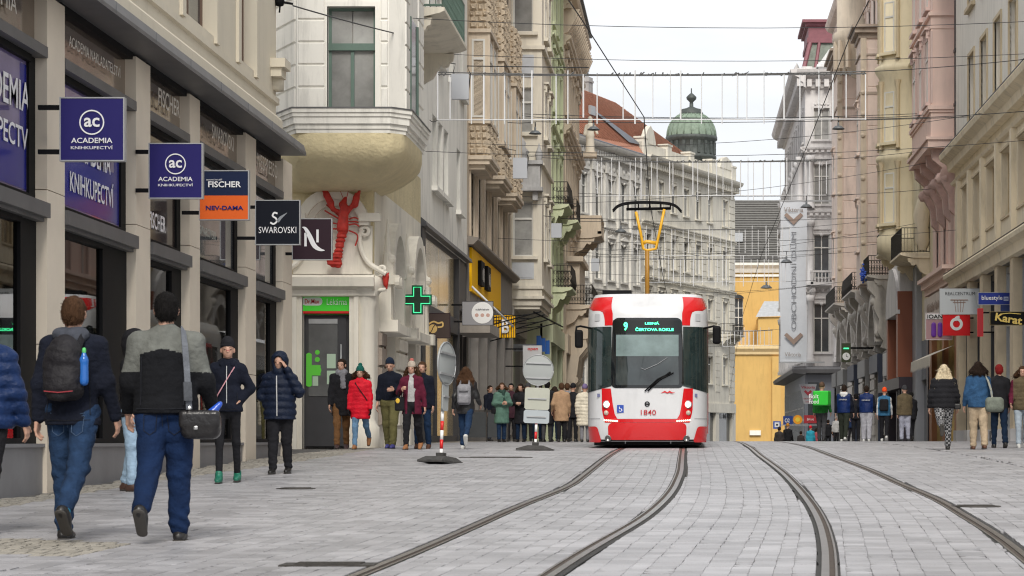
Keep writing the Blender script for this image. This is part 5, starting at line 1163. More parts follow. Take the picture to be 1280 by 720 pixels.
# ground floor with canopy
gsl = M_('grey shop stone', (.27, .29, .33), .7, var=.08, vs=1)
q = E.mb(); q.box(XE, 17.8, -.4, 0, -4, 4.6); q.build('shop_wall', gsl, b); q = SE.mb(); q.box(0.02, LE, -.4, 0, -5, 4.6); q.build('side_shop_wall', gsl, b)
cnp = M_('dark canopy', (.16, .16, .165), .6, var=.1)
q = E.mb(); q.prof(XE-.9, 17.8, [(0, 4.55), (.9, 4.65), (.95, 4.9), (.8, 5.05), (0, 5.15)]); q.build('canopy', cnp, b)
q = SE.mb(); q.prof(-.9, LE+.9, [(0, 4.55), (.9, 4.65), (.95, 4.9), (.8, 5.05), (0, 5.15)]); q.build('canopy', cnp, b)
for u in range(7): q = SE.mb(); q.box(1+u*4.6, 4.6+u*4.6, -.05, .04, -4, 3.6); o = q.build('shop_window', M_('pale lit shop glass', (.22, .24, .23), .1, var=.4, vs=1), b); w_ = SE.mb(); [w_.box(1+u*4.6+j*1.2-.05, 1+u*4.6+j*1.2+.05, .04, .08, -4, 3.6) for j in range(4)]; w_.box(1+u*4.6, 4.6+u*4.6, .04, .07, 2.2, 2.3); w_.build('window_bar', galv, o)
q = E.mb(); q.box(xe(1043), xe(1064), 0, .02, -3, ze(480)); o = q.build('shop_entrance', black_m, b); q = E.mb(); q.box(xe(1010), xe(1024), 0, .04, -3, ze(478)); q.build('shop_window', glass_d, b)
text('Sephora', E.at(xe(1055), .03, ze(489)), .9, .22, M_('dull red print', (.25, .05, .05), .5), b)
# banner
YB = 158.; k = YB/F; t = thing('long_banner', 'tall grey banner reading OBCHODNÍ DŮM with a brown heart, hanging at the corner', 'banner', tuple(P(991, 452, YB)))
xb0, xb1, zb0, zb1 = (975-860)*k, (1008-860)*k, (550-452)*k, (550-252)*k
mb = MB(); n = 40; vs = []; 
for i in range(n+1):
    for j in range(7): s = i/n; u = j/6; vs.append((xb0+(xb1-xb0)*u+.04*math.sin(s*9), YB+.05*math.sin(s*11+u*2)+.04*math.sin(u*6), zb0+(zb1-zb0)*s))
mb.add(vs, [(i*7+j, i*7+j+1, (i+1)*7+j+1, (i+1)*7+j) for i in range(n) for j in range(6)], smooth=True); mb.build('cloth', M_('grey banner cloth', (.60, .63, .67), .8, var=.06, vs=1, bump=.1, bs=3), t)
def bt(px, py): return Matrix.Translation(P(px, py, YB-.14))
bmat_ = M_('grey brown print', (.24, .19, .16), .7)
T_ = Matrix.Rotation(R(90), 4, 'Y') @ Matrix.Identity(4)
text('OBCHODNÍ DŮM', bt(991, 351) @ Matrix.Rotation(R(-90), 4, 'Y'), 122*k, 9*k, M_('slate print', (.20, .21, .23), .7), t)
text('Viktoria', bt(992, 262), 24*k, 6*k, bmat_, t); text('Viktoria', bt(991, 443), 20*k, 5*k, bmat_, t)
for yy in (274, 424):
    mb = MB(); 
    for s_ in (-1, 1): mb.prism([(s_*0, -7*k), (s_*12*k, 5*k), (s_*8.5*k, 8*k), (s_*0, 0)], -.012, -.006)
    link('heart_emblem', mb.mesh('heart_emblem', M_('brown heart print', (.30, .22, .18), .7)), t, M=bt(992, yy))
mb = MB(); mb.box(xb0-.05, 11, YB-.05, YB+.05, zb1, zb1+.1); mb.box(xb0-.05, xb1+1.2, YB-.05, YB+.05, zb0-.1, zb0); mb.build('banner_pole', galv, t)
# small hanging signs at the corner building
YS = 160.
def minis(name, label, x0, y0, x1, y1, col, txt=None, tcol=None, shape='rect', Y=YS):
    k = Y/F; t = thing(name, label, 'sign', tuple(P((x0+x1)/2, y1, Y))); m = M_(name+' face', col, .4); mb = MB(); a, c = P(x0, y0, Y), P(x1, y1, Y)
    if shape == 'rect': mb.box(a.x, c.x, Y, Y+.12, c.z, a.z)
    elif shape == 'disc': r = (c.x-a.x)/2; mb.prism([((a.x+c.x)/2+r*math.cos(q), (a.z+c.z)/2+r*math.sin(q)) for q in np.linspace(0, 2*PI, 24)[:-1]], Y, Y+.12)
    elif shape == 'trap': mb.prism([(a.x, a.z), (c.x, a.z), (c.x-.28*(c.x-a.x), c.z), (a.x+.28*(c.x-a.x), c.z)], Y, Y+.12)
    mb.build('sign_panel', m, t)
    for s, x, y, w, h in (txt or []): text(s, Matrix.Translation(P(x, y, Y)+Vector((0, -.01, 0))), w*k, h*k, tcol, t, bold=.01)
    mb = MB(); mb.box(c.x, 8.1, Y+.03, Y+.08, (a.z+c.z)/2-.03, (a.z+c.z)/2+.03); mb.build('bracket', galv, t); return t
minis('heart_shop_sign', 'grey tapered sign with a dark red heart below the canopy', 999, 480, 1021, 505, (.34, .34, .36), [('Viktoria', 1010, 484, 17, 3.5), ('OBCHODNÍ', 1010, 498, 11, 2.2), ('DŮM', 1010, 502, 6, 2.2)], M_('dark red print', (.35, .03, .05), .5), 'trap')
t = bpy.data.objects['heart_shop_sign']; mb = MB(); kk_ = YS/F
for s_ in (-1, 1): mb.prism([(0, -3.2*kk_), (s_*5*kk_, 2*kk_), (s_*3.2*kk_, 4*kk_), (0, 1*kk_)], -.03, -.01)
link('heart_emblem', mb.mesh('heart_emblem', M_('dark red print', (.35, .03, .05), .5)), t, M=Matrix.Translation(P(1010, 491.5, YS)))
minis('telecom_sign', 'small dark blue hanging sign with white bubble letters', 979, 520, 991, 531, (.02, .05, .22), [('O2', 984, 525.5, 6, 5)], white_m)
minis('sun_disc_sign', 'round orange hanging sign with a yellow centre', 991.5, 518.5, 1003, 530.5, (.85, .35, .02), None, None, 'disc')
t = bpy.data.objects['sun_disc_sign']; mb = MB(); mb.prism([(3*kk_*math.cos(q), 3*kk_*math.sin(q)) for q in np.linspace(0, 2*PI, 16)[:-1]], -.02, -.005); link('yellow_centre', mb.mesh('yellow_centre', M_('yellow print', (.85, .60, .05), .5)), t, M=Matrix.Translation(P(997.2, 524.5, YS)))
minis('red_hanging_sign', 'small red rectangular hanging sign beside the orange disc', 1005, 519, 1021, 529, (.42, .03, .04), [('KFC', 1013, 524, 9, 4)], M_('pale print', (.7, .6, .6), .5))
minis('blue_square_sign', 'small blue square sign with a white framed square in front of the church', 966.5, 526.5, 976, 536, (.02, .10, .42), None, None, Y=150)
t = bpy.data.objects['blue_square_sign']; mb = MB(); mb.box(-.15, .15, -.02, -.01, -.15, .15); link('white_square', mb.mesh('white_square', white_m), t, M=Matrix.Translation(P(971.3, 531, 150))); mb = MB(); mb.box(-.06, .06, -.03, -.021, -.05, .05); link('dark_square', mb.mesh('dark_square', black_m), t, M=Matrix.Translation(P(971.3, 531, 150)))
# ================================================================ RIGHT D: dusty pink palace with arches
Rw = side(10.2, -1)
b = thing('dusty_pink_palace', 'tall dusty pink building with banded bays, iron balconies and grey sculpted arches', 'building', (10.2, 140, gz(140)))
ops = []
for w in (9.6, 13.6, 17.6, 21.6): ops += windows(b, Rw, [121, 127.5, 131, 134.5, 138, 150, 154], w, 1.2, 2.5, 2, (.7,), wframe, None, 'archorn', plast_pgrey)
q = Rw.mb(); wall(q, 118.01, 160, 7.5, 27.5, ops); q.build('facade_wall', plast_pgrey, b); mass(b, Rw, 118.01, 160, -4, 27.5, 9, plast_pgrey); cornice(b, Rw, 118.01, 160, 26.3, 'l', plast_pgrey, .5, k=1.2); roof(b, Rw, 118.01, 160, 27.5, 9, 3, maroon)
for w in (12.8, 16.8, 20.8): cornice(b, Rw, 118.01, 160, w, 'm', plast_pgrey, .5, k=.8)
for k_, (ya, yb, top, dd) in enumerate(((123., 126., 20.6, 1.36), (141.5, 147., 22.4, 1.4))):
    q = Rw.mb(); q.box(ya, yb, 0, dd, 8.0, top); o = q.build('bay', plast_pgrey, b)
    q = Rw.mb()
    for z0, z1, e in ((top, top+.25, .1), (top+.25, top+.5, .3), (top+.5, top+.65, .45), (top-.9, top-.8, .08), (top-2.9, top-2.75, .06)): q.box(ya-e, yb+e, 0, dd+e, z0, z1-.002)
    q.build('bay_cornice', M_('weathered tan cornice', (.40, .33, .27), .85, var=.15, vs=3, stain=.4), o)
    fe = FR((0, ya, 0), (1, 0, 0), (0, -1, 0))
    z = 8.1
    while z < top-1.2: fr_piece(o, fe, 10.2-dd+.35, 10.15, z+.02, z+1.98, .03, plast_pgrey, 'wall_band'); z += 2.0
    for uu in (10.2-dd, ): q = fe.mb(); q.box(uu, uu+.3, -.0, .1, 8.0, top-.01); q.build('corner_pilaster', plast_tan, o)
    q = fe.mb(); 
    for uu in (10.2-dd+.12,):
        for z in np.arange(9, top-1, 1.1): q.lathe([(0, .22), (.1, .18), (.13, 0.09)], (uu, 0, z), 8, ax='y')
    q.build('carved_drop', plast_tan, o)
    windows(o, FR((10.2-dd, 0, 0), (0, 1, 0), (-1, 0, 0)), [(ya+yb)/2], 9.8, 1.3, 2.3, 2, (.7,), wframe, glass_d, 'flat', plast_pgrey, recess=-.02); windows(o, FR((10.2-dd, 0, 0), (0, 1, 0), (-1, 0, 0)), [(ya+yb)/2], 14.8, 1.3, 2.3, 2, (.7,), wframe, glass_d, 'flat', plast_pgrey, recess=-.02)
# big corbelled bay high above
q = Rw.mb(); q.lathe([(0, 20.8), (.5, 21.0), (1.1, 21.9), (1.5, 22.9), (1.6, 23.1), (1.6, 23.5), (1.4, 23.6), (1.4, 28), (0, 28.2)], (139, .2, 0), 14); q.build('round_turret', plast_tan, b)
for a in range(8):
    q = Rw.mb(); an = PI*(a+.5)/8; q.box(-.09, .09, -.14, .14, 21.4, 23.0, T=Matrix.Translation((139+1.45*math.cos(an), .2+1.45*math.sin(an), 0)) @ Matrix.Rotation(an-PI/2, 4, 'Z')); q.build('turret_bracket', plast_tan, b)
balcony(b, Rw, 119, 122.6, 8.2, 1.3, plast_gst, 'iron', iron, 2); balcony(b, Rw, 128, 136, 8.0, 1.5, plast_gst, 'belly', iron, 4); balcony(b, Rw, 140, 149, 8.0, 1.7, plast_gst, 'iron', iron, 3)
fb = thing('balcony_flowers', 'blue flowers hanging on the lower iron balcony at the right', 'flowers', (9.0, 121, 8.2)); mb = MB(); 
for i in range(90): x, y_, z_ = 8.85+random.gauss(0, .05), random.uniform(120.6, 121.8), 8.3+random.gauss(0, .13); mb.tube([(x, y_, z_), (x+random.uniform(-.06, .06), y_+.05, z_+.06)], .05, 4)
mb.build('blossoms', M_('blue petals', (.05, .12, .55), .7), fb)
# arches / grotesque lower storeys
for (u0, u1) in ((119.5, 124.5), (128, 133), (136.5, 141.5), (146, 151)):
    q = Rw.mb(); archring(q, (u0+u1)/2, 4.9, (u1-u0)/2-.5, (u1-u0)/2, 0, .9, n=14); archring(q, (u0+u1)/2, 4.9, (u1-u0)/2-.9, (u1-u0)/2-.5, 0, .5, n=14); o = q.build('arch', plast_gst, b)
    q = Rw.mb(); q.prism([((u0+u1)/2+((u1-u0)/2-.9)*math.cos(a), 4.9+((u1-u0)/2-.9)*math.sin(a)) for a in np.linspace(0, PI, 14)], -.05, .02); q.build('arch_window', glass_d, o)
    for s_ in (u0, u1):
        q = Rw.mb(); q.prof(s_-.35, s_+.35, [(0, 7.9), (1.3, 7.9), (1.25, 7.5), (.9, 7.1), (1.0, 6.6), (.7, 6.0), (.8, 5.4), (.5, 4.9), (.6, 4.6), (0, 4.4)]); q.lathe([(0, 1.15), (.22, 1.05), (.3, .8)], (s_, 0, 6.9), 10, ax='y'); q.lathe([(0, .95), (.2, .85), (.26, .6)], (s_, 0, 5.3), 10, ax='y'); q.build('carved_console', plast_gst, b)
q = Rw.mb(); wall(q, 118.01, 160, -3, 7.5, [(u0, u1, -3, 3.4) for (u0, u1) in ((119.5, 124.5), (128, 133), (136.5, 141.5), (146, 151), (153, 157))]); q.build('lower_wall', plast_gst, b)
fe = FR((0, 125.2, 0), (1, 0, 0), (0, -1, 0))
for (u0, u1) in ((118.1, 119.4), (124.6, 127.9), (133.1, 136.4), (141.6, 145.9), (151.1, 152.9)):
    q = Rw.mb(); q.box(u0, u1, 0, .45, -3, 4.4); o = q.build('pier', plast_gst, b); 
    z = .2
    fe = FR((0, u0, 0), (1, 0, 0), (0, -1, 0))
    while z < 4.2: fr_piece(b, Rw, u0+.05, u1-.05, z+.02, z+.56, .5, plast_gst, 'stone_block', d=.02); z += .6
for (u0, u1) in ((119.5, 124.5), (128, 133), (136.5, 141.5), (146, 151), (153, 157)):
    q = Rw.mb(); q.box(u0, u1, -.2, -.15, -3, 3.4); q.build('display_pane', glass_d, b); q = Rw.mb(); q.box(u0-.2, u1+.2, 0, .8, 3.4, 4.3); q.box(u0-.2, u0, 0, .75, -3, 3.4); q.build('shop_surround', M_('navy shop surround', (.03, .04, .07), .5) if u0 in (119.5, 136.5) else M_('grey shop surround', (.2, .2, .2), .6), b)
ck = thing('street_clock', 'dark green box clock with a white face hanging on the right', 'clock', tuple(P(1058, 452, 126))); k = 126/F
mb = MB(); a, c = P(1052, 429, 126), P(1063.5, 452.5, 126); mb.box(a.x, c.x, 126, 126.35, c.z, a.z); mb.build('clock_case', M_('dark olive case', (.04, .05, .02), .5), ck)
mb = MB(); mb.prism([(P(1057.8, 445.5, 126).x+4.8*k*math.cos(q), P(0, 445.5, 126).z+4.8*k*math.sin(q)) for q in np.linspace(0, 2*PI, 24)[:-1]], 125.97, 126); f_ = mb.build('clock_face', white_m, ck)
mb = MB(); p = P(1057.8, 445.5, 125.96); mb.tube([p, p+Vector((0, 0, .14))], .012, 4); mb.tube([p, p+Vector((.1, 0, -.03))], .012, 4); mb.build('hand', black_m, f_)
mb = MB(); p = P(1057.8, 435.5, 125.98); mb.box(p.x-.14, p.x+.14, 125.96, 126, p.z-.035, p.z+.035); mb.build('led_sign', gn, ck); mb = MB(); mb.box(c.x, 10.2, 126.1, 126.16, a.z-.3, a.z-.2); mb.build('bracket', black_m, ck)
# ================================================================ RIGHT C: straw yellow house
b = thing('straw_yellow_house', 'narrow straw yellow house with a rounded bay and small iron balcony', 'building', (10.2, 109, gz(109)))
ops = []
for w in (9.3, 13.5, 17.6): ops += windows(b, Rw, [102.3, 104.9, 115.4], w, 1.1, 2.7, 2, (.7,), wframe, None, 'triorn', plast_cy)
q = Rw.mb(); wall(q, 100.01, 118, 4.3, 26, ops); q.build('facade_wall', plast_cy, b); mass(b, Rw, 100.01, 118, -3, 26, 9, plast_cy); cornice(b, Rw, 100.01, 118, 25, 'l', plast_cy, .5); roof(b, Rw, 100.01, 118, 26, 9, 3, roof_red)
for w in (12.7, 16.8): cornice(b, Rw, 100.01, 118, w, 's', plast_cy)
q = Rw.mb(); q.lathe([(0, 8.0), (.9, 8.2), (1.5, 8.6), (1.5, 9.3), (1.4, 9.4), (1.4, 12.6), (1.55, 12.8), (1.55, 13.0), (1.4, 13.1), (1.4, 16.6), (1.6, 16.9), (1.6, 17.1), (1.4, 17.2), (1.4, 25), (0, 25.5)], (110.5, 0, 0), 20); o = q.build('round_bay', plast_cy, b)
for w in (9.9, 13.6, 17.7):
    for an in (PI/2-.75, PI/2, PI/2+.75):
        c_ = Vector((10.2-1.38*math.sin(an), 110.5+1.38*math.cos(an), 0)); n_ = Vector((-math.sin(an), math.cos(an), 0))
        windows(o, FR(tuple(c_), (-n_.y, n_.x, 0), tuple(n_)), [0], w, .6, 2.3, 1, (.7,), wframe, glass_d, 'sill', plast_cy, recess=-.01)
    q = Rw.mb(); 
    for an in (PI/2-1.1, PI/2-.38, PI/2+.38, PI/2+1.1): q.lathe([(.12, w-.3), (.09, w-.2), (.09, w+2.5), (.16, w+2.8)], (110.5+1.45*math.cos(an), 1.45*math.sin(an), 0), 8)
    q.build('bay_column', plast_ochre, o)
balcony(b, Rw, 101.2, 106.5, 7.9, 1.25, plast_och2, 'bars', iron, 2, h=1.05); balcony(b, Rw, 113.2, 117.6, 9.0, 1.0, plast_och2, 'bars', M_('dark green iron', (.03, .05, .045), .6), 2)
q = Rw.mb(); q.lathe([(.18, 8.0), (.36, 8.4), (.3, 9), (.4, 9.5), (.2, 10.2)], (101.4, .3, 0), 8); q.build('carved_figure', plast_och2, b)
q = Rw.mb(); q.box(100.01, 106.6, 0, .35, -.5, 7.6) if False else None; q.box(104.6, 106.4, -.3, .25, -1.5, 7.6); q.build('grey_pillar', M_('grey marble pillar', (.36, .37, .40), .5, var=.08, vs=1), b)
q = Rw.mb(); q.box(106.45, 112.45, 0, .8, 5.6, 7.9); q.prism([(109.4+3*math.cos(a), 5.6+2.2*math.sin(a)) for a in np.linspace(0, PI, 14)], .8, .95); q.build('curved_gable', plast_grey, b)
q = Rw.mb(); q.box(106.43, 107.2, .0, .9, 2.8, 6.6); q.box(111.8, 112.4, 0, .9, 2.8, 6.6); q.build('terracotta_post', M_('terracotta wood', (.28, .09, .045), .5), b)
q = Rw.mb(); q.box(107.2, 111.8, .2, .3, 2.8, 6.8); q.build('tall_pane', glass_c, b); q = Rw.mb(); q.box(100.01, 104.6, -.2, .02, 2.6, 4.3); q.box(100.01, 118, -.3, -.1, -1.5, 2.4); q.build('display_pane', glass_d, b)
dkp = M_('dark plum shop frame', (.04, .03, .04), .5)
q = Rw.mb(); q.box(106.41, 118.02, -.2, .85, 2.3, 2.8); q.box(112.4, 118, -.3, .6, 3.0, 4.3); q.box(112.4, 113, -.3, .4, -1.5, 3.0); q.box(117.4, 118, -.3, .4, -1.5, 3.0); q.box(100.01, 100.6, -.3, .2, -1.5, 4.3); q.box(106.42, 107, -.3, .7, -1.5, 2.3); q.box(109, 109.4, -.3, .6, -1.5, 2.3); q.build('shop_frame', dkp, b)
q = Rw.mb(); q.box(113, 117.4, .6, .68, 3.1, 4.2); q.build('shop_fascia', plast_grey, b)
# ================================================================ RIGHT B: salmon pink house
b = thing('salmon_pink_house', 'salmon pink house with a deep flat sided oriel above carved brackets', 'building', (10.2, 95, gz(95)))
ops = windows(b, Rw, [92.2, 95, 97.8], 6.7, 1.2, 2.5, 2, (.7,), wframe, None, 'flat', plast_pink)
q = Rw.mb(); wall(q, 90.01, 100, 5.9, 26, ops); q.build('facade_wall', plast_pink, b); mass(b, Rw, 90.01, 100, -3, 26, 9, plast_pink); roof(b, Rw, 90.01, 100, 26, 9, 3, roof_red); cornice(b, Rw, 90.01, 100, 25, 'l', plast_pink, .5)
q = Rw.mb(); q.box(90.4, 98, 0, 1.05, 11.3, 22); o = q.build('oriel', plast_pink, b); fo = FR((9.15, 0, 0), (0, 1, 0), (-1, 0, 0)); fe = FR((0, 90.4, 0), (1, 0, 0), (0, -1, 0))
q = Rw.mb(); 
for z0, z1, e in ((11.0, 11.3, .12), (11.3, 11.42, .2), (12.35, 12.45, .06), (12.45, 12.6, .12), (15.5, 15.6, .03), (15.98, 16.1, .1)): q.box(90.4-e, 98+e, 0, 1.05+e, z0, z1-.003)
q.build('oriel_cornice', plast_pink, o)
q = fe.mb(); q.box(9.15, 9.22, 0, .03, 12.7, 15.4); q.box(9.15, 9.22, 0, .03, 16.2, 21); q.build('corner_trim', M_('light pink trim', (.68, .52, .47), .8, var=.05), o)
for w in (12.8, 16.4): windows(o, fo, [91.6, 94.2, 96.8], w, 1.1, 2.4, 2, (.7,), wframe, None, 'flat', M_('light pink trim', (.68, .52, .47)), recess=-.02)
for u in (90.9, 93., 95.4, 97.6): q = Rw.mb(); q.prof(u-.2, u+.2, [(0, 11.0), (1.0, 11.0), (.95, 10.6), (.6, 10.3), (.7, 9.9), (.35, 9.3), (.3, 8.7), (0, 8.4)]); q.lathe([(0, .85), (.2, .75), (.26, .4)], (u, 0, 9.9), 8, ax='y'); q.build('carved_bracket', M_('dusty rose bracket', (.60, .43, .38), .85, var=.15), b)
q = Rw.mb(); q.box(90.3, 100, 0, .5, 6.2, 6.45); q.box(90.2, 100, 0, .65, 6.45, 6.6); q.box(90.5, 100, 0, .35, 5.95, 6.2); q.build('ledge', plast_pink, b)
cns = M_('pale worn board', (.66, .58, .52), .8, var=.1, vs=3)
q = Rw.mb(); q.box(90.05, 100, 0, .35, 4.6, 5.85); q.build('fascia_board', cns, b); text('Grandhotel Zlatá', FR((9.84, 0, 0), (0, 1, 0), (-1, 0, 0)).at(95, .005, 5.35), 7.6, .42, M_('brown ink', (.22, .12, .08), .7), b); text('Restaurace', FR((9.84, 0, 0), (0, 1, 0), (-1, 0, 0)).at(95, .005, 4.9), 5.2, .3, M_('brown ink', (.22, .12, .08), .7), b)
q = Rw.mb(); q.box(90.02, 91, -.3, .1, -1, 4.6); q.box(99, 100, -.3, .15, -1, 4.6); q.box(94.6, 95.2, -.3, .12, -1, 4.6); q.build('shop_pier', M_('orange brown pier', (.38, .17, .08), .6, var=.1), b)
goldm = M_('gilded shop panel', (.50, .36, .14), .6, var=.3, vs=2)
q = Rw.mb(); q.box(91, 99, -.25, -.1, -1, 3.4); q.box(91, 99, -.25, -.1, 3.41, 4.6); q.build('gilded_shop_front', goldm, b)
for u in np.arange(91.4, 98.9, .55): q = Rw.mb(); q.box(u, u+.07, -.1, -.03, -1, 4.6); q.build('gilded_slat', goldm, b)
aw = thing('scalloped_awning', 'pale scalloped awning above the gilded shop front', 'awning', (9.6, 94, 3)); mb = Rw.mb()
for i in range(16): u = 91+i*.5; mb.add([(u, .1, 3.6), (u+.5, .1, 3.6), (u+.5, 1.0, 3.2), (u, 1.0, 3.2), (u+.02, 1.02, 2.85), (u+.25, 1.02, 2.75), (u+.48, 1.02, 2.85)], [(0, 1, 2, 3), (3, 2, 6, 5, 4)])
mb.build('canvas', M_('pale canvas', (.62, .58, .50), .85, var=.06), aw)
dp = thing('drainpipe', 'dark grey vertical strip between the pink house and the beige house', 'drainpipe', (10.05, 89.9, 10)); mb = MB(); mb.box(9.98, 10.25, 89.6, 90.0, 10.9, 18)
for z in (12.5, 14.5, 16.5): mb.box(9.95, 10.28, 89.55, 90.0, z, z+.12)
mb.build('pipe', grey_m, dp)
# ================================================================ RIGHT A: beige house with ochre framed windows
RA = side(10.0, -1); ya = 30.
b = thing('beige_house', 'beige building at the right edge with ochre framed windows and long projecting ledges', 'building', (10, 80, gz(80)))
pil = [88., 84.6, 80.9, 77., 73.3, 69.6, 65.9, 62.2, 58.5, 54.8, 51.1, 47.4, 43.7, 40., 36.3, 32.6]
ops = []; fmO = wframe_o
upc = [84.6, 81.0, 77.4, 73.7, 70.0, 66.3, 62.6, 58.9, 55.2, 51.5, 47.8, 44, 40, 36]
for w, h in ((11.15, 2.45), (15.3, 2.3)): ops += windows(b, RA, upc, w, 1.75, h, 3, (), fmO, M_('ochre blind glass', (.55, .46, .32), .6, var=.15, vs=2, rand=.3), 'panel' if False else 'frame', plast_ochre)
q = RA.mb(); wall(q, ya, 90, 10.85, 19, ops); q.build('upper_wall', plast_white2, b); mass(b, RA, ya, 89.98, -3, 19, 9, plast_white2); roof(b, RA, ya, 90, 19.4, 9, 3, roof_red); cornice(b, RA, ya, 90, 18.3, 'l', plast_white2, .5)
q = RA.mb(); q.prof(ya, 90.05, [(0, 10.0), (.25, 10.05), (.3, 10.3), (.55, 10.45), (.6, 10.62), (.55, 10.7), (0, 10.85)]); q.build('upper_cornice', plast_och2, b)
q = RA.mb(); q.prof(ya, 90.06, [(.0, 10.702), (.57, 10.705), (.57, 10.73), (0, 10.88)]); q.build('flashing', zincr, b)
q = RA.mb(); q.prof(ya, 90.05, [(0, 5.55), (.2, 5.6), (.25, 5.9), (.42, 6.0), (.45, 6.12), (.4, 6.2), (0, 6.3)]); q.build('lower_cornice', plast_och2, b)
q = RA.mb(); q.prof(ya, 90.06, [(.0, 6.202), (.42, 6.205), (.42, 6.225), (0, 6.33)]); q.build('flashing', M_('stained ledge', (.17, .15, .13), .9, var=.3, vs=3), b)
q = RA.mb(); q.prof(ya, 90.02, [(0, 9.5), (.12, 9.52), (.18, 9.62), (0, 9.66)]); q.build('string_course', plast_och2, b)
ops = []
for a, c in zip(pil[1:], pil[:-1]): ops += windows(b, RA, [(a+c)/2], 7.05, c-a-1.0, 2.1, 4, (), fmO, M_('brown window glass', (.20, .15, .10), .25, var=.4, vs=1.5, rand=.4), None, None, recess=.2)
q = RA.mb(); wall(q, ya, 90, 6.3, 10.0, ops); q.build('mezzanine_wall', plast_och2, b)
for p_ in pil: q = RA.mb(); q.box(p_-.2, p_+.2, 0, .16, 6.32, 9.5); q.build('pilaster', plast_och2, b)
for a, c in zip(pil[1:], pil[:-1]):
    q = RA.mb(); q.box(a+.45, c-.45, 0, .05, 6.98, 7.05); q.box(a+.45, c-.45, 0, .07, 9.15, 9.22); q.build('window_sill', plast_ochre, b)
    q = RA.mb(); q.box(a+.4, c-.4, -.4, -.25, -.6, 5.5); q.build('shop_pane', glass_s if c > 60 else glass_d, b)
    q = RA.mb(); 
    for u in (a+.5, (a+c)/2-.05, c-.55): q.box(u, u+.1, -.25, -.15, -.5, 5.5)
    q.box(a+.4, c-.4, -.25, -.16, 3.6, 3.75); q.box(a+.4, c-.4, -.25, -.1, -.6, .3); q.box(a+.4, c-.4, -.25, -.17, 5.3, 5.5); q.build('shop_window_frame', galv if int(c) % 2 else grey_m, b)
for i, p_ in enumerate(pil):
    q = RA.mb(); q.box(p_-.4, p_+.4, -.4, .12, .35, 5.55); q.build('shop_pillar', M_('sandstone pillar', (.62, .52, .37), .8, var=.12, vs=1.5, bump=.15, stain=.25), b); q = RA.mb(); q.box(p_-.48, p_+.48, -.4, .22, -.9, .35); q.build('pillar_base', plast_grey, b)
# blade signs, right
GR = 'blade signs along the right hand shops'
pg = M_('pale grey glass sign', (.50, .53, .55), .3)
t, at = blade('blade_sign', 'pale grey sign with a columned capital drawing, above the red sign', 1175, 361, 1224, 392.5, 82, pg, galv, 10, group=GR); k = 82/F
text('REALCENTRUM', at(1200, 367, .01), 37*k, 4*k, grey_m, t)
for i in range(4): stroke(at(1199, 381, .01), [((-7.5+5*i)*k*.8, 6*k), ((-7.5+5*i)*k*.55, -9*k)], .8*k, M_('brown line print', (.3, .2, .16), .6), t, 'capital_drawing')
stroke(at(1199, 375, .01), [(-11*k, 0), (11*k, 0)], 1.2*k, M_('brown line print', (.3, .2, .16)), t, 'capital_drawing'); stroke(at(1199, 378, .01), [(-8*k, 0), (8*k, 0)], .8*k, M_('brown line print', (.3, .2, .16)), t, 'capital_drawing')
vr = M_('bright red sign', (.70, .005, .01), .4)
t, at = blade('blade_sign', 'bright red square sign with a white ring shaped like a speech mark', 1179, 394, 1212, 419, 84, vr, vr, 10, group=GR, arms=True); k = 84/F
ring(at(1195.5, 405, .01), 6.2*k, 3.6*k, white_m, t); stroke(at(1195.5, 405, .012), [(x*k, z*k) for x, z in curve([(-1.5, 4), (0, 8), (4, 9)])], [3*k]*9+[3*k]*7+[.3*k], white_m, t, 'speech_mark_tail')
t, at = blade('blade_sign', 'narrow plain red panel behind the red ring sign', 1222.5, 386, 1228.5, 420, 78, M_('dull red sign', (.45, .02, .03), .5), vr, 10, group=GR)
t, at = blade('blade_sign', 'pink framed poster sign with two purple shapes and dark letters IOAN', 1157.5, 391.5, 1190, 424.5, 92, M_('dusty pink poster', (.42, .25, .27), .6), white_m, 10, group=GR); k = 92/F
mb = MB(); a, c = P(1158, 392, 91.99), P(1189.5, 399, 91.99); mb.box(a.x, c.x, 91.98, 91.995, c.z, a.z); mb.build('white_header', white_m, t); text('IOAN', at(1168.5, 395.7, .04), 19*k, 5*k, black_m, t, bold=.02)
for x in (1167, 1175): V, Fc = grow([('c', (0, 0, -.22), (0, 0, .16), .1, .09)], .03); link('purple_bottle', npmesh('purple_bottle', [(V*[1, .3, 1], Fc)], M_('purple print', (.15, .03, .35), .5)), t, M=at(x, 411, .03))
bl = M_('royal blue sign', (.01, .03, .26), .4)
t, at = blade('blade_sign', 'long royal blue sign with white lowercase letters bluestyle', 1223, 366, 1264, 380.5, 75, bl, galv, 10, group=GR); k = 75/F; text('bluestyle', at(1240, 373, .01), 26*k, 7*k, white_m, t, bold=.01); mb = MB(); mb.box(-3*k, 3*k, -.002, 0, -2.6*k, 2.6*k); link('white_square', mb.mesh('white_square', M_('pale blue print', (.5, .55, .7), .5)), t, M=at(1257.5, 373.5, .01)); text('CK', at(1257.5, 373.5, .016), 4*k, 3.4*k, bl, t)
mb = MB(); a, c = P(1251, 380.6, 75), P(1264, 390, 75); mb.box(a.x, c.x, 75.02, 75.08, c.z, a.z); mb.build('lower_panel', M_('dim blue sign', (.02, .04, .16), .5), t)
t, at = blade('blade_sign', 'black sign with slanting golden lettering at the right edge', 1238, 390, 1283, 406, 70, black_m, M_('dull brass', (.2, .15, .06), .5), 10, group=GR); k = 70/F
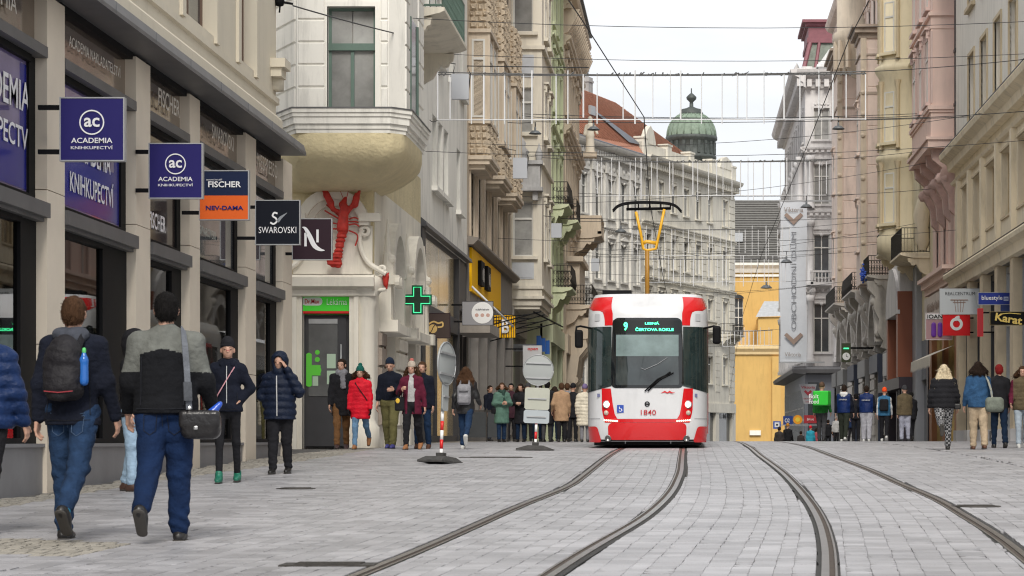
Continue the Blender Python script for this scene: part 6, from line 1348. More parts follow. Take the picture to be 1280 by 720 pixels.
o = text('Karat', Matrix.Translation(P(1261, 398.5, 69.98)) @ Matrix(((1, 0, .35, 0), (0, 1, 0, 0), (0, 0, 1, 0), (0, 0, 0, 1))), 34*k, 9.5*k, M_('golden letters', (.70, .52, .14), .4), t, bold=.03); stroke(at(1262, 392.6, .014), [(-12*k, 0), (0, 1.2*k), (14*k, 0)], .9*k, M_('golden letters', (.70, .52, .14)), t, 'flourish')
# ================================================================ TRAM
YT = 49.; s = F/YT; tx = -0.833; tz = gz(YT)
tram = thing('tram', 'red and white tram number 1840 coming towards the viewer with lit headlights', 'tram', (tx, YT, tz))
Tx = lambda px: (px-809)/s; Tz = lambda py: (550-py)/s-tz        # local coordinates of the tram front
HWD = 1.243
def Dp(x, z):
    q = min(abs(x)/HWD, 1); d = .85*(1-(1-q**3.6)**(1/2.4))
    if z > 1.25: d += .26*((z-1.25)/1.9)**1.2*1.2
    if z > 2.75: e = min((z-2.75)/.5, .995); d += .55*(1-math.sqrt(1-e*e))
    if z < .55: d += .10*((.55-z)/.55)**2
    return d
def Wd(z): return HWD-(.16*max(0, (z-2.75)/.5)**2)-(.03*max(0, (.5-z)/.5))
ztop = 3.19
def tp(x, z, off=0):
    q = max(-1, min(1, x/HWD)); n = Vector((0, -1, 0)); e = .01
    y0 = Dp(x, z); dx = (Dp(min(x+e, HWD), z)-Dp(max(x-e, -HWD), z))/(2*e); n = Vector((dx, -1, 0)).normalized()
    xx = x*Wd(z)/HWD; return Vector((xx-n.x*-off if False else xx+n.x*off*-1*-1, y0+n.y*off, z))
def patch(zs, xl, xr, off, nx=24):
    mb = MB(); vs = []
    for z in zs:
        a, c = xl(z), xr(z)
        for j in range(nx+1):
            x = a+(c-a)*j/nx; vs.append(tp(x, z, off))
    m = nx+1; mb.add(vs, [(i*m+j, i*m+j+1, (i+1)*m+j+1, (i+1)*m+j) for i in range(len(zs)-1) for j in range(nx)], smooth=True); return mb
tw = M_('tram white paint', (.64, .65, .67), .28, coat=.4, var=.05, vs=1.5, stain=.12); tr = M_('tram red paint', (.60, .008, .012), .22, coat=.6); tb = M_('tram black glass', (.008, .01, .012), .04, spec=.7); tg = M_('tram grey trim', (.25, .26, .28), .4)
def tl(mb, name, m, label=None, par=None): o = mb.build(name, m); o.parent = par or tram; return tag(o, label)
# shell
xs1 = [HWD*math.sin(a) for a in np.linspace(-PI/2, PI/2, 61)]; zs1 = list(np.linspace(.18, 2.75, 24))+[2.75+.44*math.sin(a) for a in np.linspace(.12, PI/2, 9)]
mb = MB(); vs = [tp(x, z) for z in zs1 for x in xs1]; m = len(xs1)
fs = [(i*m+j, i*m+j+1, (i+1)*m+j+1, (i+1)*m+j) for i in range(len(zs1)-1) for j in range(m-1)]; mb.add(vs, fs, smooth=True)
LT = 14.5
for sx in (0, m-1):
    vs = []
    for z in zs1: p = tp(xs1[sx], z); vs += [p, Vector((p.x, LT, z))]
    mb.add(vs, [(2*i, 2*i+1, 2*i+3, 2*i+2) for i in range(len(zs1)-1)])
top = [tp(x, zs1[-1]) for x in xs1]; mb.add(top+[Vector((p.x, LT, p.z)) for p in top], [(i, i+1, m+i+1, m+i) for i in range(m-1)])
mb.add([(-1.2, LT, .18), (1.2, LT, .18), (1.05, LT, 3.19), (-1.05, LT, 3.19)], [(0, 1, 2, 3)]); mb.add([(-1.2, .9, .18), (1.2, .9, .18), (1.2, LT, .18), (-1.2, LT, .18)], [(0, 1, 2, 3)])
tl(mb, 'body', tw)
mb = MB()
zr = zs1[-1]
mb2 = MB(); 
for y0, y1 in ((2.5, 4.6), (5.2, 6.8), (9.8, 13.6)): mb2.bbox(-.7, .7, y0, y1, zr, zr+.1, .04)
tl(mb2, 'roof_box', tg)
mb2 = MB(); mb2.box(-.95, -.35, 1.0, 1.5, zr, zr+.1); tl(mb2, 'roof_vent', black_m)
# second section with the bellows
mb = MB(); 
for i in range(14): mb.box(-1.15+.04*(i % 2), 1.15-.04*(i % 2), LT+i*.08, LT+(i+1)*.08, .25, 3.05-.03*(i % 2))
tl(mb, 'bellows', black_m); mb = MB(); mb.bbox(-1.24, 1.24, LT+1.12, LT+11, .18, 3.1, .12); tl(mb, 'rear_body', tw)
mb = MB(); mb.box(-1.1, 1.1, .45, LT+10.8, .06, .24); tl(mb, 'underframe', M_('tram underframe', (.012, .012, .012), .8))
for yy in (2.6, 4.4, 11.2, 13., 19., 21.):
    for sx in (-1, 1):
        mb = MB(); mb.lathe([(0, -.07), (.3, -.07), (.33, -.03), (.33, .07), (0, .07)], (sx*.72, yy, .33), 20, ax='x'); tl(mb, 'wheel', iron)
# side glazing and doors
for sx in (-1, 1):
    mb = MB(); mb.box(sx*1.243, sx*1.252, 1.2, 13.9, 1.25, 2.6); mb.box(sx*1.24, sx*1.252, LT+1.6, LT+10.4, 1.25, 2.6); tl(mb, 'side_glazing', tb)
    for y0 in (2.2, 7.2, 11.8): mb = MB(); mb.box(sx*1.25, sx*1.262, y0, y0+1.3, .3, 2.65); o = tl(mb, 'door', tr); mb = MB(); [mb.box(sx*1.262, sx*1.268, y0+.08+.62*q, y0+.6+.62*q, .5, 2.55) for q in (0, 1)]; tl(mb, 'door_glass', tb, par=o)
# windscreen band: black surround, glass, sidelights
lin = lambda pts: (lambda z: float(np.interp(z, [p[0] for p in pts], [p[1] for p in pts])))
def rr_zs(z0, z1, r, n=6): return [z0+r*(1-math.cos(a)) for a in np.linspace(0, PI/2, n)]+list(np.linspace(z0+r, z1-r, 14))[1:-1]+[z1-r*(1-math.sin(a)) for a in np.linspace(0, PI/2, n)]
def rr_in(z, z0, z1, r): return 0 if z0+r < z < z1-r else r-math.sqrt(max(0, r*r-(r-min(z-z0, z1-z))**2))
z0, z1 = Tz(485), Tz(396.5)
zz_ = rr_zs(z0, z1, .12); fw_ = lambda z: Tx(854.8)+(Tx(852.5)-Tx(854.8))*(z-z0)/(z1-z0)-rr_in(z, z0, z1, .12)
tl(patch(zz_, lambda z: -fw_(z)+.0, fw_, .010), 'windscreen_surround', tb)
for sx in (-1, 1):
    za, zb_ = Tz(490.5), Tz(407.5)
    zs_ = list(np.linspace(za, zb_, 18)); inner = lambda z: .73; outer = lambda z: HWD*.99999
    mb = MB(); vs = []; nx = 18
    for i, z in enumerate(zs_):
        for j in range(nx+1):
            ang = math.asin(.73/HWD)+(PI/2-math.asin(.73/HWD))*j/nx; x = HWD*math.sin(ang); zz2 = max(z, za+(.13*(1-(x-.73)/(HWD-.73)))) if z < za+.13 else z
            vs.append(tp(sx*x, zz2, .008))
    m = nx+1; mb.add(vs, [(i*m+j, i*m+j+1, (i+1)*m+j+1, (i+1)*m+j) for i in range(len(zs_)-1) for j in range(nx)], smooth=True)
    e = [tp(sx*HWD, z, 0) for z in zs_]; mb.add([Vector((sx*(abs(p.x)+.006), p.y-.01, p.z)) for p in e]+[Vector((sx*(abs(p.x)+.006), 1.3, p.z)) for p in e], [(i, i+1, len(e)+i+1, len(e)+i) for i in range(len(e)-1)])
    tl(mb, 'corner_glass', M_('corner glass', (.018, .03, .03), .05, spec=.8, var=.4, vs=2.5))
    # red corner pillar: outer top block, inner leg
    def redarch():
        mb = MB(); pts_o = []; cx_, cz_ = None, None
        x_in, x_out = Tx(888)-.32-.0, HWD*.9999
        zt0 = Tz(406); zt = Tz(368.5)
        zs_ = list(np.linspace(zt0, zt-.01, 16)); m_ = 12; vs = []
        for z in zs_:
            f = (z-zt0)/(zt-zt0)
            a = Tx(853.5)+.0-.0+(-.10*max(0, f-.55)/.45*0); a = Tx(852.5)+(.06)*math.sqrt(max(0, f-.45)/.55)
            # right edge: narrow leg below, widening above z = Tz(388)
            zl = Tz(388.5); 
            if z < zl: c = Tx(862.5)+ .05*(max(0, (z-zt0)/(zl-zt0)))**3
            else: q = min(1, (z-zl)/.16); c = Tx(863)+.07+(x_out-Tx(863)-.07)*math.sqrt(1-(1-q)**2)
            for j in range(m_+1): vs.append(tp(sx*(a+(c-a)*j/m_), z, .009))
        mb.add(vs, [(i*(m_+1)+j, i*(m_+1)+j+1, (i+1)*(m_+1)+j+1, (i+1)*(m_+1)+j) for i in range(len(zs_)-1) for j in range(m_)], smooth=True); return mb
    mb = redarch(); p0, p1, p2 = tp(sx*HWD, Tz(385), 0), tp(sx*HWD, 3.0, 0), tp(sx*HWD, 3.12, 0)
    mb.add([Vector((sx*(abs(p0.x)+.005), p0.y-.01, p0.z)), Vector((sx*(abs(p1.x)+.005), p1.y-.01, p1.z)), Vector((sx*(abs(p1.x)+.005), 1.8, p1.z)), Vector((sx*(abs(p0.x)+.005), 1.8, p0.z))], [(0, 1, 2, 3)])
    tl(mb, 'red_corner_pillar', tr)
    mb = patch(list(np.linspace(Tz(400), Tz(391), 3)), lambda z: sx*.98, lambda z: sx*1.08, .012, 4); tl(mb, 'vent_grille', M_('pale vent', (.45, .46, .48), .5))
    # lower red stripes and corners
    zA, zB, zC = Tz(485.5), Tz(527), Tz(520)
    zs_ = list(np.linspace(Tz(527.5), zA, 20))
    xi = lambda z: float(np.interp(z, [Tz(528), Tz(524), Tz(518), Tz(505), zA], [Tx(826), Tx(846), Tx(849.5), Tx(852), Tx(854.5)]))
    xo = lambda z: float(np.interp(z, [Tz(528), Tz(524), Tz(520), Tz(512), zA], [Tx(860), Tx(862.5), Tx(864), Tx(865.5), Tx(866)]))
    tl(patch(zs_, lambda z: sx*xi(z), lambda z: sx*xo(z), .009, 10), 'red_front_stripe', tr)
    zs_ = rr_zs(Tz(553), Tz(533), .05, 4); tl(patch(zs_, lambda z: sx*(Tx(867)+.05*(z-Tz(553))/(Tz(533)-Tz(553))*1.6+rr_in(z, Tz(553), Tz(533), .05)), lambda z: sx*HWD*.985, .010, 10), 'red_lower_corner', tr)
    # lamps
    hl = tp(sx*Tx(859.5), Tz(505.5), .012); mb = MB(); mb.lathe([(0, -.035), (.055, -.03), (.062, 0.0)], (0, 0, 0), 18, ax='y'); o = tl(mb, 'headlight', M_('lit headlight', (1, .93, .75), .2, emit=1.1)); o.location = hl
    mb = MB(); mb.lathe([(.062, -.012), (.082, -.012), (.085, .02)], (0, 0, 0), 18, ax='y'); o = tl(mb, 'headlight_ring', tg); o.location = hl
    hl = tp(sx*Tx(860), Tz(516), .012); mb = MB(); mb.lathe([(0, -.02), (.045, -.016), (.052, .01)], (0, 0, 0), 16, ax='y'); o = tl(mb, 'main_beam', M_('unlit lamp lens', (.5, .42, .35), .15)); o.location = hl
    hl = tp(sx*Tx(858.5), Tz(548), .014); mb = MB(); mb.lathe([(0, -.02), (.045, -.02), (.05, -.03), (.068, -.025), (.07, .02)], (0, 0, 0), 16, ax='y'); o = tl(mb, 'fog_lamp', M_('dark chrome', (.2, .2, .2), .2, metal=.8)); o.location = hl
    for i in range(7):
        x = sx*(Tx(846.5)+i*(Tx(862)-Tx(846.5))/6); p = tp(x, Tz(526.3-.18*i), .013); mb = MB(); mb.lathe([(0, -.012), (.017, -.008), (.019, .004)], (0, 0, 0), 8, ax='y'); o = tl(mb, 'running_light', M_('lit led', (1, .85, .65), .2, emit=1.)); o.location = p
    # mirrors
    mb = MB(); zt_ = Tz(409); xa = sx*1.16; mb.tube([(xa, .5, zt_), (sx*1.36, -.02, zt_+.02), (sx*1.44, -.1, zt_), (sx*1.45, -.1, zt_-.1)], .022, 6); o = tl(mb, 'mirror_arm', black_m)
    V, Fc = grow([('b', (0, 0, 0), (.085, .05, .185), .05)], .014); mm = link('mirror', npmesh('mirror', [(V, Fc)], black_m), tram); mm.location = (sx*1.42 if sx > 0 else -1.37-.02, -.1, Tz(424) if sx < 0 else Tz(419)); 
# opaque windscreen pane in a mottled dark colour
zz_ = rr_zs(z0+.06, z1-.36, .05); tl(patch(zz_, lambda z: -fw_(z)+.1, lambda z: fw_(z)-.1, .014), 'windscreen', M_('windscreen glass', (.03, .038, .04), .03, spec=.9, var=.5, vs=1.6))
zb0, zb1 = Tz(445), Tz(418); tl(patch(list(np.linspace(zb0, zb1, 4)), lambda z: Tx(770), lambda z: Tx(848), .016), 'sun_blind', M_('pale teal blind', (.17, .23, .23), .15, spec=.6, var=.25, vs=3))
# pale vertical reflections seen in the glass come from the street itself; wipers
mb = MB()
for dx in (0, .06):
    a, c, e_ = tp(Tx(806)+dx, Tz(489), .03), tp(Tx(822)+dx, Tz(474), .05), tp(Tx(838)+dx, Tz(466)+.0, .05); mb.tube([a, c, e_], .014, 5)
a = tp(Tx(812), Tz(484), .045); c = tp(Tx(838), Tz(465), .045); mb.tube([a, c], .02, 5); tl(mb, 'wiper', black_m)
mb = MB(); mb.tube([tp(Tx(801), Tz(460), .03), tp(Tx(806), Tz(462), .03), tp(Tx(822), Tz(455), .03), tp(Tx(834), Tz(447), .03)], .008, 4); tl(mb, 'driver_desk_line', tg)
mb = MB(); 
# destination display
led = M_('green led', (.05, .9, .35), .5, emit=1.3)
def ftext(st_, px, py, w, h, m, name='lettering', bold=0, off=.02, rake=None):
    p = tp(Tx(px), Tz(py), off); dz = tp(Tx(px), Tz(py)+.05, off)-tp(Tx(px), Tz(py)-.05, off); a = math.atan2(dz.y, dz.z); o = text(st_, Matrix.Identity(4), w/s, h/s, m, None, name, bold=bold)
    o.parent = tram; o.location = p; o.rotation_euler = (-a, 0, 0); return o
tl(patch([Tz(416), Tz(408), Tz(399.5)], lambda z: Tx(766), lambda z: Tx(851), .013), 'destination_box', M_('display black', (.004, .006, .006), .15))
ftext('9', 782, 407.5, 5.2, 11, led, bold=.04, off=.03); ftext('LESNÁ', 815, 403.5, 18, 3.8, led, bold=.03, off=.03); ftext('ČERTOVA ROKLE', 818, 411, 48, 5, led, bold=.03, off=.03)
# white nose: crease, bumper, number
zs_ = rr_zs(Tz(550), Tz(528.5), .10, 6); tl(patch(zs_, lambda z: -(Tx(858)-rr_in(z, Tz(550), Tz(528.5), .10)), lambda z: Tx(858)-rr_in(z, Tz(550), Tz(528.5), .10), .016), 'red_bumper', tr)
tl(patch([Tz(528.2), Tz(525), Tz(523.5)], lambda z: -Tx(862), lambda z: Tx(862), .0085), 'red_cross_band', tr)
tl(patch([Tz(523.8), Tz(523.5)], lambda z: -Tx(850), lambda z: Tx(850), .0105), 'seam', tg); tl(patch([Tz(551.8), Tz(551.2)], lambda z: -Tx(880), lambda z: Tx(880), .0085), 'seam', tg); 
for px in (781, 839): tl(patch([Tz(554.5), Tz(551)], lambda z: Tx(px)-.006, lambda z: Tx(px)+.006, .009, 2), 'seam', tg)
for sx in (-1, 1): tl(patch([Tz(523.6), Tz(523)], lambda z: sx*Tx(868), lambda z: sx*HWD*.99, .006), 'seam', tg)
ftext('1840', 810.5, 515.5, 19, 6.5, M_('red digits', (.45, .01, .015), .4), bold=.005)
p = tp(Tx(809), Tz(505), .012); ring(Matrix.Translation((0, 0, 0)), .045, .018, black_m, tram).location = p
mb = MB(); mb.box(-.05, .05, -.004, 0, -.015, .012); o = tl(mb, 'emblem_bar', black_m); o.location = p
p = tp(Tx(775.5), Tz(511), .012); mb = MB(); mb.box(-.068, .068, -.004, 0, -.078, .078); o = tl(mb, 'wheelchair_sign', M_('blue sticker', (.02, .07, .40), .4)); o.location = p
pic = [ring(Matrix.Identity(4), .032, .011, white_m, o, a0=-2.6, a1=.6, name='wheelchair_pictogram'), stroke(Matrix.Identity(4), [(-.02, .045), (-.018, .0), (.02, 0), (.035, -.045)], .013, white_m, o, 'wheelchair_pictogram', .006)]
pic[0].location = (0, 0, -.02)
p = Vector((0, 0, 0)); o = stroke(Matrix.Identity(4), [(x/s, z/s) for x, z in [(-9, -1), (-4, 1), (-1, -.6), (2, 1), (5, -.6), (9, 0)]], [.2/s, 2.2/s, 1.4/s, 2.4/s, 1.4/s, .1/s], tr, tram, 'red_swoosh'); o.location = tp(Tx(835), Tz(490.5), .012)
for sx, px in ((-1, 748.5), (1, 869.5)): q_ = tp(Tx(px), Tz(494), .014); mb = MB(); mb.box(-.03, .03, -.003, 0, -.035, .035); o = tl(mb, 'small_sticker', M_('blue grey sticker', (.12, .13, .25), .5)); o.location = q_
# pantograph
YP = 9.2; yl = M_('yellow tube', (.75, .40, .02), .4); k = (YT+YP)/F
pz = lambda py: (550-py)*k-tz; pxx = lambda px: (px-860)*k-tx
pan = MB(); c_ = 0.0+pxx(809)
pan.tube([(c_, YP, pz(313)), (c_, YP+.25, 3.15)], .055, 8); pan.build('mast', M_('bronze yellow mast', (.35, .17, .02), .5)).parent = tram
pan = MB(); L1_ = (pxx(803), YP, pz(306)); L2_ = (pxx(817), YP, pz(306)); pan.tube([(pxx(795), YP-.1, pz(265)), (pxx(801), YP, pz(292)), (pxx(804), YP, pz(311)), (pxx(809), YP, pz(313)), (pxx(820), YP, pz(311)), (pxx(824), YP, pz(292)), (pxx(830.5), YP-.1, pz(262))], .035, 8)
pan.tube([(pxx(804), YP, pz(304)), (pxx(808), YP, pz(302)), (pxx(812), YP, pz(302.5)), (pxx(820), YP, pz(304))], .045, 8); o = pan.build('pantograph_frame', yl); o.parent = tram
pan = MB(); cv = curve([(766, 264), (772, 258), (782, 254.5), (795, 253.2), (809, 253), (825, 253.5), (838, 255), (846, 258.5), (852, 265)], 4)
for dy in (-.18, .18): pan.tube([(pxx(x), YP+dy, pz(y)) for x, y in cv], .02, 6)
pan.tube([(pxx(783), YP, pz(261.5)), (pxx(838), YP, pz(260.5))], .035, 6)
for x in (785, 798, 812, 826, 838): pan.tube([(pxx(x), YP-.18, pz(255)), (pxx(x), YP, pz(261.5)), (pxx(x), YP+.18, pz(255))], .018, 5)
o = pan.build('collector_head', black_m); o.parent = tram
# ================================================================ overhead wires, lights
def wires(name, label, runs, r=.011, m=None, cat='overhead wire', group=None):
    p0 = Vector(runs[0][0]); t = thing(name, label, cat, tuple(p0), group); mb = MB()
    for run in runs: mb.tube(run, r, 4, smooth=False)
    mb.build('wire', m or wire_m, t); return t
def sag(a, c, sg, n=12): a = Vector(a); c = Vector(c); return [a.lerp(c, i/n)-Vector((0, 0, sg*4*(i/n)*(1-i/n))) for i in range(n+1)]
wires('contact_wire', 'tram contact wire running down to the raised pantograph', [[(-1.75, 24, 5.83), (-1.63, 30.9, 5.8), (-1.46, 33.2, 5.8), (-.79, 43.1, 5.8), (-.93, 58, 5.78), (-.9, 80, 5.8), (-.6, 130, 5.2), (1, 200, 3.6)]], .010)
wires('contact_wire', 'free contact wire above the empty right hand track', [[(2.6, 22, 5.85), (2.33, 34.8, 5.8), (2.35, 46, 5.8), (2.3, 75, 5.8), (2.4, 108, 5.4), (3.4, 200, 3.6)]], .008)
for i, (Y, zl, zr, sg, lab) in enumerate(((49.6, 8.8, 9.0, .3, 'nearest span wire, starting beside the oriel window'), (60, 9.7, 9.9, .25, 'span wire just above the nearest row of hanging light tubes'), (64, 7.7, 8.2, .3, 'span wire passing the lower edge of the first light frame'), (76, 9.4, 10.6, .5, 'span wire rising to the right hand oriel'), (88, 7.4, 7.8, .3, 'span wire crossing at the yellow fascia height'), (92, 9.0, 10.9, .4, 'span wire above the second light frame'), (104, 7.6, 9.5, .4, 'span wire between the second and third light frames'), (118, 9.6, 9.8, .5, 'span wire ahead of the third light frame'), (132, 7.8, 9, .4, 'low span wire crossing in front of the white palace'), (150, 9.5, 10, .5, 'span wire over the far end of the street'))):
    wires('span_wire', lab, [sag((-7.0 if i else -7.0, Y, zl), (10.1, Y+1, zr), sg)], (.0055+Y*.00003), group='span wires across the street')
bx = thing('wall_hook', 'black iron wall bracket holding a wire at the corner of the shop building', 'bracket', (-7.0, 41.0, 7.5)); mb = MB(); mb.tube([(-7.05, 41, 7.5), (-6.75, 41, 7.45)], .02, 6); mb.lathe([(0, .0), (.07, .02), (.09, .1), (.06, .16), (0, .18)], (-6.98, 41, 7.4), 8); mb.tube([(-6.98, 41, 7.3), (-6.95, 41, 7.7)], .015, 5); mb.build('hook', black_m, bx)
wires('stay_wire', 'short black wire from the shop corner bracket to the white oriel', [sag((-6.75, 41, 7.42), (-5.7, 49.8, 8.35), .02)], .013)
# hanging light-tube frames
wl = M_('white light tube', (.72, .73, .75), .5); wdk = M_('garland wire', (.12, .12, .12), .7)
FRM = [('nearest frame of hanging white light tubes, spanning most of the street', 65, 547, 1083, 93, 150, 27), ('second frame of hanging light tubes, in front of the dome', 95, 745, 1033, 202, 245, 30), ('third frame of light tubes, low in front of the church roof', 125, 790, 987, 287, 320, 26), ('fourth frame of light tubes, above the yellow church wall', 150, 800, 982, 324, 353, 26), ('fifth and lowest frame of light tubes, far down the street', 172, 903, 966, 414, 433, 12)]
for lab, Y, x0, x1, yt, yb, n in FRM:
    t = thing('light_frame', lab, 'street decoration', tuple(P((x0+x1)/2, yb, Y)), 'frames of hanging light tubes'); k = Y/F
    mb = MB(); a, c = P(x0, yt, Y), P(x1, yt-1, Y); mb.tube(sag(a, c, .04), .02, 5, smooth=False); mb.tube(sag(a+Vector((0, 0, .06)), c+Vector((0, 0, .06)), .08), .016, 4, smooth=False); mb.build('garland', wdk, t)
    if Y < 100:
        mb = MB()
        for i in range(60): p = a.lerp(c, random.random()); mb.tube([p+Vector((0, -.01, random.uniform(-.06, .0))), p+Vector((random.uniform(.02, .12), 0, random.uniform(.0, .06)))], random.uniform(.01, .022), 4, smooth=False)
        mb.build('garland_bulbs', wdk, t, kind='stuff')
    mb = MB(); a2, c2 = P(x0, yb, Y), P(x1, yb-1, Y); mb.tube([a2, c2], .017, 5); mb.build('bottom_rail', wl, t)
    for i in range(n):
        x = x0+(x1-x0)*(i+random.uniform(-.35, .35))/max(1, n-1)
        x = min(max(x, x0), x1); up = random.choice((0, 0, 0, 5)); dn = random.choice((-3, -1, 0, 5)); mb = MB(); mb.tube([P(x, yt-up, Y), P(x, yb+dn, Y)], .017 if i % 3 else .024, 5, smooth=False); mb.build('light_tube', wl, t)
    mb = MB(); mb.tube(sag((-7, Y, a.z+.3), a+Vector((0, 0, .05)), .05), .01, 4); mb.tube(sag(c+Vector((0, 0, .05)), (10.1, Y, c.z+.5), .05), .01, 4); mb.tube(sag((-7, Y, a2.z), a2, .05), .01, 4); mb.tube(sag(c2, (10.1, Y, c2.z+.3), .05), .01, 4); mb.build('support_wire', wire_m, t)
# lamps on wires
for px, py, Y, lab in ((669, 165, 84, 'dark saucer lamp on a wire at the left, above the palace statue'), (742, 160, 95, 'dark saucer lamp hanging in front of the red roof'), (1048, 159, 92, 'dark saucer lamp hanging in front of the dusty pink building'), (1008, 257, 128, 'saucer lamp hanging beside the top of the long banner'), (983, 326, 150, 'saucer lamp hanging in front of the middle of the long banner'), (958, 358, 170, 'saucer lamp hanging before the yellow church wall'), (776, 288, 110, 'small saucer lamp hanging left of the pantograph')):
    p = P(px, py, Y); k_ = 8/F*Y if Y < 100 else 7.5/F*Y; t = thing('hanging_lamp', lab, 'street lamp', tuple(p), 'lamps hung on span wires')
    mb = MB(); mb.lathe([(0, .25*k_), (k_*.5, .2*k_), (k_, -.25*k_), (k_*.98, -.32*k_), (k_*.3, -.38*k_), (0, -.4*k_)], tuple(p), 16); mb.lathe([(.16*k_, .2*k_), (.16*k_, .7*k_), (.06*k_, .8*k_), (0, .85*k_)], tuple(p), 8); mb.build('lamp_shade', M_('dull lamp grey', (.10, .11, .12), .5), t)
    mb = MB(); mb.tube([p+Vector((0, 0, .8*k_)), p+Vector((0, 0, 1.6*k_))], .02, 4); mb.tube(sag((-7, Y, p.z+2.2*k_), p+Vector((0, 0, 1.6*k_)), .1), .012, 4); mb.tube(sag(p+Vector((0, 0, 1.6*k_)), (10.1, Y, p.z+2.4*k_), .1), .012, 4); mb.build('hanger', wire_m, t)
for px0, py0, px1, py1, Y, lab in ((564, 92, 586, 124, 60, 'largest grey box hung on wires, in front of the white house'), (641, 197, 659, 223, 82, 'grey box hanging before the parapet balcony'), (689, 279, 702, 297, 96, 'small grey box hanging in front of the green house'), (739, 323, 749, 339, 112, 'smallest grey box hanging left of the tram roof')):
    a, c = P(px0, py0, Y), P(px1, py1, Y); t = thing('wire_box', lab, 'junction box', ((a.x+c.x)/2, Y, c.z), 'grey boxes hung on wires'); mb = MB(); mb.bbox(a.x, c.x, Y, Y+.12, c.z, a.z, .02); mb.build('box', M_('light grey box', (.46, .48, .52), .5), t)
    mb = MB(); e = (c.x-a.x)*.08; mb.tube([(a.x+e, Y+.06, a.z), (a.x+.1, Y+.06, a.z+.25), (-7, Y+.06, a.z+.45)], .012, 4); mb.tube([(c.x-e, Y+.06, c.z), (c.x+e, Y+.06, a.z), (c.x-.05, Y+.06, a.z+.2), (c.x+3, Y, a.z+.15)], .014, 4); mb.build('cable', wire_m, t)
# ================================================================ portable road signs
def roadsign(label, px, py, Y, disc_py, rpx, plates, ang, tilt):
    base = P(px, py, Y); base.z = gz(Y); k = Y/F; t = thing('road_sign', label, 'road sign', tuple(base), None, None, ang)
    mb = MB(); bw = (.32 if Y < 40 else .26)*1.0
    mb.add([(-bw-.1, -.2, 0), (bw+.1, -.2, 0), (bw+.1, .2, 0), (-bw-.1, .2, 0), (-bw+.12, -.16, .1), (bw-.12, -.16, .1), (bw-.12, .16, .1), (-bw+.12, .16, .1), (-bw-.1, -.2, .03), (bw+.1, -.2, .03), (bw+.1, .2, .03), (-bw-.1, .2, .03)], [(0,3,2,1),(4,5,6,7),(0,1,9,8),(1,2,10,9),(2,3,11,10),(3,0,8,11),(8,9,5,4),(9,10,6,5),(10,11,7,6),(11,8,4,7)]); o = mb.build('rubber_base', rubber); o.parent = t
    mb = MB(); mb.box(-.06, .06, -.06, .06, .1, .16); o = mb.build('socket', rubber); o.parent = t
    ht = (py-disc_py)*k+rpx*k; top = Vector((tilt*ht, 0, ht)); H_ = ht
    for i, (f0, f1, m_) in enumerate(((.10, .62, None), )): pass
    seg = 8; zs_ = [.1, .22, .36, .5, .64, .78, H_]
    for i, (a_, c_) in enumerate(zip(zs_, zs_[1:])): mb = MB(); mb.tube([(tilt*a_, 0, a_), (tilt*c_, 0, c_)], .026, 10); o = mb.build('post_band' if i < 5 else 'post', [white_m, red_m][i % 2] if i < 5 else galv); o.parent = t
    zc = (py-disc_py)*k; r = rpx*k; mb = MB(); mb.lathe([(0, -.045), (r-.01, -.045), (r, -.04), (r, -.03), (0, -.03)], (tilt*zc, 0, zc), 32, ax='y'); o = mb.build('sign_disc', M_('sign back grey', (.33, .35, .35), .45, metal=.3, var=.08)); o.parent = t
    mb = MB(); 
    for q in (-.5, .45): mb.box(tilt*zc-r*.8, tilt*zc+r*.8, -.075, -.045, zc+q*r-.015, zc+q*r+.015)
    mb.tube([(tilt*zc+(r-.006)*math.cos(a), -.05, zc+(r-.006)*math.sin(a)) for a in np.linspace(0, 2*PI, 33)], .008, 4); o = mb.build('back_rail', galv); o.parent = t
    for (p0, p1, hw, m_) in plates:
        za, zc_ = (py-p1)*k, (py-p0)*k; V = MB(); V.bbox(tilt*za-hw*k, tilt*za+hw*k, -.045, -.03, za, zc_, .03); o = V.build('sign_plate', m_); o.parent = t
        V = MB(); V.box(tilt*za-hw*k*.75, tilt*za+hw*k*.75, -.07, -.045, (za+zc_)/2-.012, (za+zc_)/2+.012); o = V.build('back_rail', galv); o.parent = t
    for q in (-.35, .4):
        mb = MB(); mb.lathe([(0, 0), (r*.26, .0), (r*.26, .003), (0, .003)], (tilt*zc+q*r, -.05, zc), 4, ax='y')
    return t
sbk = M_('pale sign back', (.42, .43, .37), .5, var=.06)
roadsign('leaning road sign turned edge-on with a striped post, at the left', 551, 578, 36, 452.5, 27.5, [(476, 512, 9, M_('sign back grey', (.33, .35, .35)))], R(72), .0).rotation_euler = (0, R(4.5), R(72))
roadsign('road sign seen from behind with a disc and two plates, beside the queue', 669, 561.5, 46, 461, 19.5, [(483, 510.5, 15.5, sbk), (511, 527.5, 16, M_('bluish sign back', (.38, .42, .45), .5))], R(0), .0).rotation_euler = (0, R(2.3), 0)
